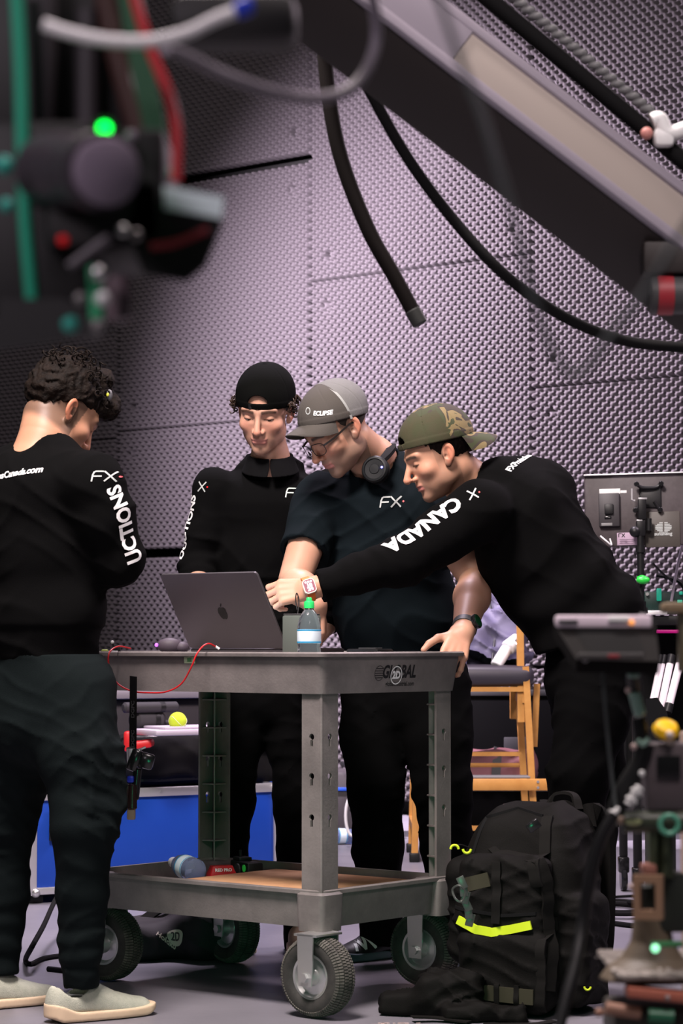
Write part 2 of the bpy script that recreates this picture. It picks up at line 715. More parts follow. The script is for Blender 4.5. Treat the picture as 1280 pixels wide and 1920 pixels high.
WO = Vector((-0.06, 13.5, 0))
WU = Vector((0.755, -0.656, 0)).normalized()
WN = Vector((-0.656, -0.755, 0)).normalized()
wall_T = frame(WO, WU, (0, 0, 1), -WN)     # local x along the wall, y up, z into the wall
wb = MB(wall_T)
wb.box((0.0, 3.1, 0.24), (13.0, 6.2, 0.12))
wall = wb.build('wall_back', foam_back_m)
tag(wall, kind='structure')

PW, PITCH_F, AMP = 1.56, 0.052, 0.026


def foam_mesh(w, hgt, pins):
    nx = int(round(w / PITCH_F)) * 8
    ny = int(round(hgt / PITCH_F)) * 8
    xs = np.linspace(0, w, nx + 1)
    ys = np.linspace(0, hgt, ny + 1)
    X, Y = np.meshgrid(xs, ys, indexing='ij')
    kx = 2 * PI * round(w / PITCH_F) / w
    ky = 2 * PI * round(hgt / PITCH_F) / hgt
    Z = AMP * (np.sin(kx * X) * np.sin(ky * Y))
    S = Z / AMP
    Z = np.where(S > 0, AMP * S, -0.150 * np.abs(S) ** 1.15)
    for (u, v) in pins:
        Z -= 0.05 * np.exp(-(((X - u) ** 2 + (Y - v) ** 2) / 0.022 ** 2))
    edge = np.minimum(np.minimum(X, w - X), np.minimum(Y, hgt - Y))
    Z = np.where(edge < 1e-6, -0.045, Z)
    V = np.stack([X, Y, -Z], -1).reshape(-1, 3)      # local z points into the wall
    i = np.arange(nx)[:, None] * (ny + 1) + np.arange(ny)[None]
    Q = np.stack([i, i + ny + 1, i + ny + 2, i + 1], -1).reshape(-1, 4)
    return mesh_from('foam_panel', [(V, Q)])


pan_cache = {}


def foam_panel(col, z0, z1):
    w = PW - 0.002
    hgt = z1 - z0 - 0.002
    key = round(hgt, 2)
    if key not in pan_cache:
        pins = [(0.13, 0.14), (w - 0.13, 0.14), (0.13, hgt - 0.14), (w - 0.13, hgt - 0.14)] if hgt > 0.5 else []
        me = foam_mesh(w, hgt, pins)
        me.materials.append(foam_m)
        me.polygons.foreach_set('use_smooth', [True] * len(me.polygons))
        pan_cache[key] = me
    o = bpy.data.objects.new('foam_panel', pan_cache[key])
    COL.objects.link(o)
    x0 = -0.159 + col * PW + 0.001
    M = wall_T @ Matrix.Translation((x0, z0 + 0.001, 0)) 
    o.parent = wall
    o.matrix_parent_inverse = Matrix.Identity(4)
    o.matrix_local = Matrix.Translation(-origin_of(wall)) @ M
    return o


rows = {
    -3: [(0.1, 1.2), (1.2, 2.65), (2.65, 4.1), (4.1, 5.55)],
    -2: [(0.01, 0.73), (0.73, 2.18), (2.18, 3.63), (3.63, 5.08)],
    -1: [(0.0, 1.45), (1.50, 2.22), (2.22, 3.67), (3.72, 5.17)],
    0: [(0.08, 1.53), (1.53, 2.98), (2.98, 4.43), (4.43, 5.88)],
    1: [(0.09, 0.81), (0.82, 2.27), (2.27, 3.72), (3.72, 5.17)],
    2: [(0.0, 1.45), (1.45, 2.9), (2.9, 4.35), (4.35, 5.8)],
}
for c, rs in rows.items():
    for (z0, z1) in rs:
        foam_panel(c, z0, z1)

# ------------------------------------------------------------------ CART
LH = Vector((-0.77, 0.638, 0)).normalized()
RH = Vector((0.638, 0.77, 0)).normalized()
CN = Vector((-0.0475, 6.15, 0))                     # near corner on the floor
CLEN, CWID = 0.93, 0.60
CC = CN + LH * CLEN / 2 + RH * CWID / 2
CT = frame(CC, -LH, RH, (0, 0, 1))                  # near corner at (+x, -y)


def on_cart(s, r, z):
    """s along the long side from the near corner, r across"""
    return CN + LH * s + RH * r + Vector((0, 0, z))


cart = thing('utility_cart', 'grey plastic two-tier utility cart on air-filled wheels under the laptop', 'cart', CC)
ZT, ZB = 0.922, 0.316
hl, hw = CLEN / 2, CWID / 2
# top tray
mb = MB(CT)
rings = [rrect(CLEN - 0.035, CWID - 0.035, 0.02, ZT - 0.107),
         rrect(CLEN - 0.012, CWID - 0.012, 0.02, ZT - 0.022),
         rrect(CLEN - 0.012, CWID - 0.012, 0.02, ZT - 0.013),
         rrect(CLEN + 0.012, CWID + 0.012, 0.024, ZT - 0.012),
         rrect(CLEN + 0.014, CWID + 0.014, 0.024, ZT - 0.004),
         rrect(CLEN + 0.006, CWID + 0.006, 0.022, ZT),
         rrect(CLEN - 0.022, CWID - 0.022, 0.018, ZT),
         rrect(CLEN - 0.030, CWID - 0.030, 0.016, ZT - 0.007)]
mb.ring_loft(rings)
top_tray = mb.build('top_tray', cartm, cart)
# lower tray: open, with walls
mb = MB(CT)
LL, LW = CLEN - 0.055, CWID - 0.055
rings = [rrect(LL - 0.025, LW - 0.025, 0.03, ZB - 0.098),
         rrect(LL - 0.004, LW - 0.004, 0.03, ZB - 0.022),
         rrect(LL - 0.004, LW - 0.004, 0.03, ZB - 0.012),
         rrect(LL + 0.018, LW + 0.018, 0.034, ZB - 0.011),
         rrect(LL + 0.018, LW + 0.018, 0.034, ZB - 0.002),
         rrect(LL + 0.010, LW + 0.010, 0.032, ZB),
         rrect(LL - 0.020, LW - 0.020, 0.028, ZB),
         rrect(LL - 0.034, LW - 0.034, 0.025, ZB - 0.080)]
mb.ring_loft(rings)
low_tray = mb.build('lower_tray', cartm, cart)
# plywood insert lying in the lower tray
pw_c = on_cart(0.345, 0.30, 0.292)
pwt = thing('plywood_board', 'bare plywood board lying raised in the lower tray of the cart', 'board', (pw_c.x, pw_c.y, ZB - 0.08))
PT_ = frame(pw_c, -LH, RH, (0, 0, 1))
mb = MB(PT_)
mb.box((0, 0, 0), (0.585, 0.50, 0.012), 0.002)
mb.build('board_sheet', ply_m, pwt)
for sx in (-0.2, 0.2):
    mb = MB(PT_)
    mb.box((sx, 0, -0.031), (0.04, 0.44, 0.049), 0.002)
    mb.build('batten', ply_m, pwt)

PWD = 0.066


def keyhole(cx, cy):
    pts = []
    for k in range(11):
        a = R(-60 + 300 * k / 10)
        pts.append((cx + 0.0085 * math.cos(a), cy + 0.0085 * math.sin(a)))
    pts += [(cx - 0.0042, cy - 0.024), (cx + 0.0042, cy - 0.024)]
    # keep order: circle is ccw from -60 to 240 deg, then the slot
    return pts


z0p, z1p = ZB - 0.02, ZT - 0.10
for (sx, sy) in ((1, -1), (1, 1), (-1, -1), (-1, 1)):
    cx, cy = sx * (hl - 0.026), sy * (hw - 0.026)
    holes_z = [0.705, 0.605, 0.50]
    post = None
    for k, (ax, nx) in enumerate((((0, -sy, 0), (sx, 0, 0)), ((-sx, 0, 0), (0, sy, 0)))):
        ax, nx = Vector(ax), Vector(nx)
        # plate plane: x axis along ax (from the corner inward), y up, extruded inwards
        zax = ax.cross(Vector((0, 0, 1)))
        flip = 1 if zax.dot(-nx) > 0 else -1
        T = CT @ frame((cx, cy, 0), ax, (0, 0, 1), zax)
        m_ = MB(T)
        outer = [(0.004, z0p), (PWD, z0p), (PWD, z1p), (0.004, z1p)]
        holes = [keyhole(PWD * 0.5, z) for z in holes_z]
        m_.plate(outer, holes, 0.007 * flip)
        if post is None:
            # ribs between the two flanges, inside the angle
            m2 = MB(CT)
            zz = z0p + 0.07
            while zz < z1p - 0.03:
                ib = 0.010
                m2.ring_loft([[(cx - sx * ib, cy - sy * ib, zz + dz), (cx - sx * (PWD - 0.006), cy - sy * ib, zz + dz),
                               (cx - sx * (PWD * 0.72), cy - sy * (PWD * 0.72), zz + dz), (cx - sx * ib, cy - sy * (PWD - 0.006), zz + dz)] for dz in (0, 0.004)])
                zz += 0.082
            m2.box((cx - sx * 0.026, cy - sy * 0.026, (z0p + z1p) / 2), (0.004, 0.05, z1p - z0p), rot=Matrix.Rotation(R(-45 * sx * sy), 3, 'Z'))
            # rounded outer edge
            m2.cyl((cx - sx * 0.004, cy - sy * 0.004, z0p), (cx - sx * 0.004, cy - sy * 0.004, z1p), 0.0045, n=12)
            post = m2
        b2 = m_.bm
        vm = {v: post.bm.verts.new(v.co) for v in b2.verts}
        for f in b2.faces: post.face([vm[v] for v in f.verts])
        b2.free()
    post.build('corner_post', cartm, cart)
    # collar of the lower tray round the foot of the post
    m3 = MB(CT)
    kx, ky = sx * (hl - 0.058), sy * (hw - 0.058)
    m3.ring_loft([rrect(0.085, 0.085, 0.014, ZB - 0.105, cx=kx, cy=ky), rrect(0.090, 0.090, 0.015, ZB - 0.05, cx=kx, cy=ky),
                  rrect(0.092, 0.092, 0.016, ZB - 0.012, cx=kx, cy=ky), rrect(0.082, 0.082, 0.016, ZB - 0.006, cx=kx, cy=ky)])
    m3.build('post_socket', cartm, low_tray)

# casters
WAX = (-RH).normalized()
WDIR = WAX.cross(Vector((0, 0, 1)))


def caster(hub, yaw):
    RZ = Matrix.Rotation(yaw, 4, 'Z')
    ax = (RZ @ WAX)
    fw = (RZ @ WDIR)
    hub = Vector(hub)
    fork = MB()
    up = Vector((0, 0, 1))
    topz = 0.214
    for s in (1, -1):
        c = hub + ax * (0.047 * s)
        T = frame(c, fw, up, ax if s > 0 else ax)
        m_ = MB(T)
        m_.plate([(-0.02, -0.022), (0.02, -0.022), (0.024, 0.02), (0.026, topz - hub.z), (-0.026, topz - hub.z), (-0.024, 0.02)], [], 0.004 * s)
        vm = {v: fork.bm.verts.new(v.co) for v in m_.bm.verts}
        for f in m_.bm.faces: fork.face([vm[v] for v in f.verts])
        m_.bm.free()
    M3 = frame((0, 0, 0), fw, ax, up).to_3x3()
    fork.box(hub + up * (topz - hub.z - 0.004), (0.075, 0.102, 0.006), 0.001, rot=M3)
    fork.cyl(hub - ax * 0.058, hub + ax * 0.058, 0.0075, n=12)
    fork.cyl(hub + ax * 0.051, hub + ax * 0.060, 0.0125, n=6)
    fork.cyl(hub - ax * 0.060, hub - ax * 0.051, 0.0125, n=6)
    fk = fork.build('caster_fork', zinc_m, cart)
    t = MB()
    prof = [(0.056, -0.029), (0.066, -0.036), (0.080, -0.038), (0.091, -0.034), (0.098, -0.024), (0.1005, -0.008), (0.1005, 0.008), (0.098, 0.024),
            (0.091, 0.034), (0.080, 0.038), (0.066, 0.036), (0.056, 0.029)]
    t.lathe(prof, hub, ax, n=64, cap=False)
    ty = t.build('tyre', rubber_m, fk)
    tr = MB()
    Mx = rot_to(ax)
    nb = 80
    for i in range(nb):
        for j, (rr, zz, wd, tilt) in enumerate(((0.1012, -0.006, 0.011, 0), (0.1012, 0.007, 0.011, 0), (0.0985, 0.0235, 0.012, 0.5), (0.0985, -0.0225, 0.012, -0.5), (0.0925, 0.0335, 0.010, 1.0), (0.0925, -0.0325, 0.010, -1.0))):
            a = 2 * PI * (i + (0.5 if j % 2 else 0)) / nb
            q = Matrix.Rotation(a, 3, 'Z') @ Matrix.Rotation(-tilt, 3, 'Y')
            p = Mx @ Vector((rr * math.cos(a), rr * math.sin(a), zz))
            b2 = bmesh.new()
            bmesh.ops.create_cube(b2, size=1)
            bmesh.ops.scale(b2, vec=(0.0026, 0.0050, wd), verts=b2.verts)
            tr._merge(b2, Matrix.Translation(hub + p) @ Mx @ q.to_4x4(), 0)
    o = tr.build('tread_blocks', tread_m, fk, angle=10)
    o['kind'] = 'stuff'
    w = MB()
    w.lathe([(0.012, -0.045), (0.02, -0.045), (0.024, -0.024), (0.045, -0.020), (0.051, -0.030), (0.057, -0.031), (0.058, -0.024), (0.058, 0.024),
             (0.057, 0.031), (0.051, 0.030), (0.045, 0.020), (0.024, 0.024), (0.02, 0.045), (0.012, 0.045)], hub, ax, n=40)
    w.build('wheel_rim', zinc_m, fk)


for (px, Y, yw) in ((596, 6.17, 0.0), (206, 6.83, 0.10), (436, 7.20, -0.22), (797, 6.72, 0.04)):
    p = at(px, 1500, Y)
    caster((p.x, p.y, 0.1045), yw)

# printed name on the short side and the round sticker
face_o = on_cart(0.0, 0.325, ZT - 0.066)
fx, fy = RH, Vector((0, 0, 1))
fn = RH.cross(fy)
tray_bvh = bvh_of(top_tray)
b = text_bm('GLOBAL', 0.046, bold=0.035, shear=0.18, sx=0.82, maxedge=0.01)
lay('maker_name', b, print_black_m, top_tray, face_o + Vector((0, 0, 0.012)), fx, fy, tray_bvh, 0.0008, 0.1)
b = text_bm('globalindustrial.com', 0.0165, bold=0.02, maxedge=0.01, sx=0.92)
lay('maker_address', b, print_black_m, top_tray, face_o + RH * 0.008 - Vector((0, 0, 0.019)), fx, fy, tray_bvh, 0.0008, 0.1)
g = disc_bm((0, 0), 0.020, 0.0185, 28)
for yy in (-0.012, -0.006, 0, 0.006, 0.012):
    w_ = math.sqrt(max(0.0185 ** 2 - yy ** 2, 0))
    vs = [g.verts.new(c) for c in ((-w_, yy - 0.001, 0), (w_, yy - 0.001, 0), (w_, yy + 0.001, 0), (-w_, yy + 0.001, 0))]
    g.faces.new(vs)
lay('globe_mark', g, print_black_m, top_tray, face_o - RH * 0.083 + Vector((0, 0, 0.010)), fx, fy, tray_bvh, 0.0008, 0.1)
lay('sticker', disc_bm((0, 0), 0.0245, 0, 28), print_black_m, top_tray, face_o - RH * 0.012 + Vector((0, 0, 0.004)), fx, fy, tray_bvh, 0.0014, 0.1)
lay('sticker_ring', disc_bm((0, 0), 0.0245, 0.0215, 28), print_white_m, top_tray, face_o - RH * 0.012 + Vector((0, 0, 0.004)), fx, fy, tray_bvh, 0.002, 0.1)
lay('sticker_lettering', text_bm('2D', 0.027, bold=0.05, maxedge=0.02), print_white_m, top_tray, face_o - RH * 0.012 + Vector((0, 0, 0.004)), fx, fy, tray_bvh, 0.002, 0.1)

# ---- laptop, lid towards the viewer
lap_s0, lap_len, lap_r = 0.315, 0.357, 0.225
ZTOP = ZT - 0.007
hx = on_cart(lap_s0 + lap_len / 2, lap_r, ZTOP)
lap = thing('laptop', 'space-grey laptop open on the cart, back of its lid to the camera', 'laptop', hx)
LT = frame(hx, -LH, RH, (0, 0, 1))                 # +y away from camera = keyboard side
mb = MB(LT)
mb.box((0, 0.122, 0.009), (lap_len, 0.246, 0.014), 0.006)
base = mb.build('keyboard_base', mat('laptop_grey', (0.17, 0.155, 0.17), 0.36, metal=0.7), lap)
kb = MB(LT)
for r_ in range(6):
    for c_ in range(14):
        kb.box((-0.145 + c_ * 0.0223, 0.035 + r_ * 0.0195, 0.0168), (0.018, 0.0155, 0.002), 0.0008, seg=1)
o = kb.build('keys', black_m, base); o['kind'] = 'stuff'
LIDA = R(31)
LD = LT @ Matrix.Translation((0, -0.002, 0.016)) @ Matrix.Rotation(LIDA, 4, 'X')
mb = MB(LD)
mb.ring_loft([rrect(lap_len, 0.236, 0.010, 0, cx=0, cy=0)], False, False) if False else None
# lid lies in local xz plane: x width, z height, y thickness (negative = back)
lid_pts0 = rrect(lap_len, 0.236, 0.011, 0, 5)
def lidring(y, sh):
    return [(p[0] * (1 - sh), y, p[1] * (1 - sh) + 0.118) for p in lid_pts0]
mb.ring_loft([lidring(0.0045, 0.004), lidring(0.004, 0), lidring(-0.0005, 0), lidring(-0.0015, 0.006)])
lid = mb.build('lid', MATS['laptop_grey'], lap)
mb = MB(LD)
mb.box((0, 0.0052, 0.119), (lap_len - 0.012, 0.0006, 0.222))
mb.build('screen', mat('screen_on', (0.02, 0.02, 0.02), 0.3, emit=((0.75, 0.85, 1.0), 2.2)), lid)
# emblem: bitten fruit with a leaf
ap = bmesh.new()
prof = []
for k in range(36):
    a = 2 * PI * k / 36
    r_ = 0.0175 * (1 + 0.10 * math.cos(2 * a + PI)) * (1 - 0.20 * math.exp(-((a - PI / 2) / 0.35) ** 2)) * (1 - 0.14 * math.exp(-((a - 3 * PI / 2) / 0.22) ** 2))
    x_, y_ = r_ * math.cos(a) * (1.0 if math.sin(a) > 0 else 0.92), r_ * math.sin(a) * 1.08
    bx, by, br = 0.0215, 0.0035, 0.0085
    dd = math.hypot(x_ - bx, y_ - by)
    if dd < br:
        x_, y_ = bx + (x_ - bx) / dd * br, by + (y_ - by) / dd * br
    prof.append(ap.verts.new((x_, y_, 0)))
ap.faces.new(prof)
leaf = [(0.0, 0.0195), (0.001, 0.025), (0.0045, 0.0295), (0.0075, 0.031), (0.007, 0.0265), (0.004, 0.0215)]
ap.faces.new([ap.verts.new((x_, y_, 0)) for x_, y_ in leaf])
bmesh.ops.triangulate(ap, faces=ap.faces)
ex = (LD.to_3x3() @ Vector((1, 0, 0))); ez = (LD.to_3x3() @ Vector((0, 0, 1)))
lay('emblem', ap, black_gloss_m, lid, LD @ Vector((0, -0.0018, 0.112)), ex, ez, None, 0.0006)

# ---- water bottle on the cart
clear_m = mat('clear_plastic', (0.80, 0.90, 1.0), 0.04, trans=0.96, ior=1.2)
water_cap_m = mat('green_cap', (0.03, 0.75, 0.16), 0.4)
label_m = mat('pale_label', (0.72, 0.84, 0.92), 0.5)
label_edge_m = mat('blue_label_edge', (0.02, 0.33, 0.62), 0.5)


def bottle(loc, axis, label, h=0.155, capm=None, body=None):
    loc = Vector(loc)
    t = thing('water_bottle', label, 'bottle', loc)
    k = h / 0.155
    m_ = MB(); 
    m_.lathe([(0.026 * k, 0), (0.0335 * k, 0.004 * k), (0.034 * k, 0.015 * k), (0.0325 * k, 0.022 * k), (0.034 * k, 0.030 * k), (0.034 * k, 0.075 * k),
              (0.033 * k, 0.085 * k), (0.029 * k, 0.103 * k), (0.020 * k, 0.122 * k), (0.0135 * k, 0.130 * k), (0.013 * k, 0.142 * k)], loc, axis, n=36)
    m_.build('bottle_body', body or clear_m, t)
    m_ = MB()
    m_.lathe([(0.0345 * k, 0.033 * k), (0.0350 * k, 0.036 * k), (0.0350 * k, 0.070 * k), (0.0345 * k, 0.073 * k)], loc, axis, n=36, cap=False)
    lb = m_.build('paper_label', label_m, t)
    m_ = MB()
    for zz in (0.034, 0.0685):
        m_.lathe([(0.0353 * k, zz * k), (0.0353 * k, (zz + 0.004) * k)], loc, axis, n=36, cap=False)
    m_.build('label_stripe', label_edge_m, lb)
    m_ = MB()
    ax = Vector(axis).normalized()
    m_.lathe([(0.0150 * k, 0.134 * k), (0.0152 * k, 0.149 * k), (0.0135 * k, 0.154 * k), (0.0085 * k, 0.156 * k), (0.008 * k, 0.163 * k), (0.006 * k, 0.166 * k)], loc, axis, n=24)
    m_.build('cap', capm or water_cap_m, t)
    return t


pb = on_cart(0.145, 0.115, ZTOP)
q = on_cart(0.118, 0.085, ZTOP)
bottle((q.x, q.y, ZTOP), (0, 0, 1), 'small water bottle with green cap standing on the cart beside the laptop', 0.139)
# grey box behind the bottle
q = on_cart(0.225, 0.180, ZTOP)
gb = thing('equipment_box', 'grey-green upright plastic box on the cart behind the water bottle', 'box', (q.x, q.y, ZTOP))
mb = MB(frame((q.x, q.y, ZTOP), -LH, RH, (0, 0, 1)))
mb.box((0, 0, 0.052), (0.088, 0.06, 0.104), 0.006)
mb.build('box_shell', mat('grey_green_plastic', (0.12, 0.14, 0.125), 0.5), gb)
mb = MB(frame((q.x, q.y, ZTOP), -LH, RH, (0, 0, 1)))
mb.box((0, 0, 0.1055), (0.082, 0.054, 0.004), 0.001)
mb.build('box_lid', dark_grey_m, gb)
# thin black cable rising in front of the box
mb = MB()
mb.tube([at(545, 1222, 6.5), at(548, 1200, 6.5), at(552, 1175, 6.51), at(558, 1150, 6.52), at(560, 1125, 6.53), at(556, 1112, 6.53), at(554, 1125, 6.53), at(557, 1143, 6.52)], 0.0016, n=6)
tag(mb.build('thin_cable', black_m), 'thin black cable looping up in front of the grey-green box', 'cable')
# dark gadgets at the rear edge of the tray
q = on_cart(0.17, 0.40, ZTOP)
wr = thing('wallet', 'flat dark pouch lying on the cart behind the water bottle', 'pouch', (q.x, q.y, ZTOP))
mb = MB(frame((q.x, q.y, ZTOP), -LH, RH, (0, 0, 1)))
mb.box((0, 0, 0.007), (0.11, 0.07, 0.014), 0.005)
mb.build('pouch_body', black_m, wr)
mb = MB(frame((q.x, q.y, ZTOP), -LH, RH, (0, 0, 1)))
mb.box((0.01, -0.01, 0.0155), (0.06, 0.03, 0.003), 0.001)
mb.build('flap', dark_grey_m, wr)
# headset-like dark device left of the laptop with a violet lamp
q = at(318, 1214, 6.95)
hd = thing('audio_transmitter', 'rounded dark device with a violet lamp left of the laptop', 'device', (q.x, q.y, ZTOP))
mb = MB(); mb.sphere((q.x, q.y, ZTOP + 0.022), 0.03, s=(1.25, 0.8, 0.75)); mb.sphere((q.x + 0.035, q.y, ZTOP + 0.017), 0.022, s=(1, 1, 0.75))
mb.build('device_body', mat('violet_grey', (0.06, 0.045, 0.06), 0.6), hd)
mb = MB(); mb.sphere((q.x - 0.037, q.y - 0.008, ZTOP + 0.024), 0.0055)
mb.build('indicator_lamp', mat('violet_lamp', (0.2, 0.05, 0.3), 0.4, emit=((0.45, 0.10, 0.9), 2.2)), hd)
# small connectors at the left end
q = at(212, 1216, 6.72)
sc = thing('battery_adapter', 'small battery adapter with green tab and white plug by the left cart edge', 'adapter', (q.x, q.y, ZTOP))
mb = MB(); mb.box((q.x + 0.012, q.y, ZTOP + 0.012), (0.018, 0.02, 0.024), 0.003); mb.cyl((q.x + 0.005, q.y, ZTOP), (q.x - 0.001, q.y, ZTOP + 0.03), 0.0025)
mb.build('adapter_body', black_m, sc)
mb = MB(); mb.box((q.x - 0.022, q.y - 0.01, ZTOP + 0.006), (0.02, 0.012, 0.012), 0.004)
mb.build('tab', mat('lime_tab', (0.45, 0.55, 0.12), 0.5), sc)
mb = MB(); mb.cyl((q.x - 0.010, q.y - 0.015, ZTOP + 0.004), (q.x + 0.014, q.y - 0.015, ZTOP + 0.004), 0.004); mb.sphere((q.x - 0.002, q.y, ZTOP + 0.032), 0.005)
mb.build('plug', white_m, sc)
# red lead hanging over the side, with its white plug
pl = at(409, 1214, 6.36)
mb = MB()
pts = [(405, 1213, 6.42), (392, 1207, 6.40), (380, 1212, 6.38), (368, 1228, 6.365), (358, 1252, 6.37), (340, 1282, 6.395), (312, 1297, 6.42), (280, 1299, 6.46), (248, 1296, 6.50), (222, 1283, 6.53), (208, 1262, 6.545), (203, 1240, 6.55), (206, 1222, 6.56), (222, 1212, 6.60), (245, 1216, 6.66)]
rl = thing('red_lead', 'thin red lead hanging over the left side of the cart', 'cable', pl)
mb.tube([at(*p) for p in pts], 0.0022, n=8)
mb.build('wire', red_m, rl)
mb = MB(); mb.cyl(at(404, 1212, 6.42), at(411, 1217, 6.42), 0.0035, n=10); mb.build('white_plug', white_m, rl)
# small pale label stuck on the side
sd = on_cart(0.3145, 0, 0)
side_b = disc_bm((0, 0), 0.001, 0, 8); side_b.free()
lb = bmesh.new()
lb.faces.new([lb.verts.new(c) for c in ((-0.020, -0.009, 0), (0.020, -0.009, 0), (0.020, 0.009, 0), (-0.020, 0.009, 0))])
refine(lb, 0.01)
p_lab = CN + LH * 0.468 + Vector((0, 0, ZT - 0.022))
lay('paper_tag', lb, mat('mint_tag', (0.55, 0.68, 0.45), 0.6), top_tray, p_lab, -LH, (0, 0, 1), tray_bvh, 0.0012, 0.1)
lb = bmesh.new()
lb.faces.new([lb.verts.new(c) for c in ((-0.008, -0.005, 0), (0.008, -0.005, 0), (0.008, 0.005, 0), (-0.008, 0.005, 0))])
lay('tag_print', lb, mat('green_ink', (0.10, 0.30, 0.12), 0.6), top_tray, p_lab, -LH, (0, 0, 1), tray_bvh, 0.0022, 0.1)

# ---- things in the lower tray
ZL = ZB - 0.080
q = at(368, 1633, 6.76)
q2 = at(318, 1614, 6.90)
ax_b = (Vector(q2) - Vector(q)).normalized()
clear_blue = mat('blue_tint_plastic', (0.45, 0.55, 0.85), 0.06, trans=0.75, ior=1.2)
bt = bottle((q.x, q.y, max(q.z, ZL + 0.045)), ax_b, 'clear water bottle lying on its side in the lower tray of the cart', 0.15, white_m, clear_blue)
q = at(415, 1628, 6.86)
rd = thing('red_battery', 'red battery with white lettering in the lower tray of the cart', 'battery', (q.x, q.y, ZL))
RT = frame((q.x, q.y, ZL), Vector((0.95, 0.3, 0)).normalized(), Vector((-0.3, 0.95, 0)).normalized(), (0, 0, 1))
mb = MB(RT)
mb.ring_loft([rrect(0.075, 0.05, 0.006, 0.0), rrect(0.078, 0.052, 0.006, 0.058), rrect(0.060, 0.034, 0.006, 0.082)])
rs = mb.build('battery_shell', red_m, rd)
lay('battery_lettering', text_bm('RED PRO', 0.012, bold=0.04), print_white_m, rs, RT @ Vector((0, -0.0225, 0.071)), RT.to_3x3() @ Vector((1, 0, 0)), RT.to_3x3() @ Vector((0, 0.35, 1)), None, 0.001)
mb = MB(RT); mb.box((0.044, 0, 0.02), (0.012, 0.04, 0.03), 0.003); mb.build('terminal_block', black_m, rd)
q = at(462, 1618, 6.98)
bd = thing('wireless_receiver', 'black receiver with a round green light in the lower tray of the cart', 'device', (q.x, q.y, ZL))
BT_ = frame((q.x, q.y, ZL), -LH, RH, (0, 0, 1)) @ Matrix.Rotation(R(-25), 4, 'Z')
mb = MB(BT_); mb.box((0.0, 0, 0.042), (0.13, 0.05, 0.084), 0.006); mb.box((-0.03, 0, 0.088), (0.05, 0.04, 0.012), 0.003); mb.cyl((-0.045, 0, 0.08), (-0.045, 0, 0.112), 0.004)
mb.build('receiver_case', black_m, bd)
mb = MB(BT_); mb.cyl((0.045, -0.026, 0.068), (0.045, -0.0285, 0.068), 0.010, n=20)
mb.build('green_light', mat('green_led_dim', (0.02, 0.2, 0.03), 0.4, emit=((0.05, 0.9, 0.1), 0.12)), bd)
mb = MB(BT_); mb.cyl((0.0, -0.026, 0.06), (0.0, -0.031, 0.06), 0.018, n=24)
mb.build('dial', dark_grey_m, bd)

# ---- strap with clamps hanging off the long side
sp = at(249, 1290, 6.50)
st = thing('cable_strap', 'black lettered strap with clamps hanging from the left of the cart', 'strap', sp)
mb = MB()
A, B_ = at(250, 1268, 6.475), at(249, 1408, 6.50)
mb.tube([A, (A + B_) / 2, B_], 1.0, flat=(0.0125, 0.0012), smooth=4, up=(-0.64, -0.77, 0))
web = mb.build('webbing', black_matte_m, st)
for yy in (1330, 1385):
    lay('strap_lettering', text_bm('DGPC', 0.017, bold=0.03), mat('strap_grey', (0.06, 0.06, 0.06), 0.6), web, at(250, yy, 6.481) , (0, 0, 1), (-0.77, 0.638, 0), None, 0.002)
mb = MB(); mb.tube([at(238, 1405, 6.49), at(255, 1407, 6.49), at(273, 1401, 6.49)], 0.003); mb.cyl(at(245, 1402, 6.49), at(247, 1440, 6.5), 0.012); mb.build('carabiner', zinc_m, st)
mb = MB(); q = at(272, 1426, 6.50); mb.box(q, (0.048, 0.03, 0.042), 0.008, rot=Matrix.Rotation(R(15), 3, 'Y')); q = at(252, 1425, 6.49); mb.box(q, (0.03, 0.03, 0.06), 0.008, rot=Matrix.Rotation(R(20), 3, 'Y'))
mb.cyl(at(258, 1440, 6.5), at(252, 1500, 6.5), 0.012, bev=0.004); mb.build('clamp_body', black_gloss_m, st)
mb = MB(); mb.box(at(245, 1461, 6.49), (0.018, 0.02, 0.018), 0.004); mb.build('blue_clip', mat('blue_clip', (0.01, 0.03, 0.5), 0.4), st)
mb = MB(); mb.cyl(at(240, 1470, 6.49), at(232, 1505, 6.49), 0.010, 0.014, bev=0.004); mb.cyl(at(248, 1470, 6.49), at(247, 1518, 6.49), 0.012, 0.014, bev=0.004); mb.build('clamp_jaw', mat('dark_maroon_plastic', (0.025, 0.012, 0.012), 0.25), st)
mb = MB(); mb.box(at(246, 1527, 6.49), (0.022, 0.02, 0.028), 0.004); mb.build('tan_plug', mat('tan_plug', (0.28, 0.20, 0.15), 0.5), st)

# ------------------------------------------------------------------ PEOPLE
def lin(c): return np.array(c, np.float32)


def head_frame(center, fdir, pitch, roll=0.0):
    """columns: left, forward, up"""
    f = Vector((fdir[0], fdir[1], 0)).normalized()
    l = Vector((-f.y, f.x, 0))
    up = Vector((0, 0, 1))
    F = f * math.cos(pitch) - up * math.sin(pitch)
    U = f * math.sin(pitch) + up * math.cos(pitch)
    q = Matrix.Rotation(roll, 3, F)
    l, U = q @ l, q @ U
    return frame(center, l, F, U)


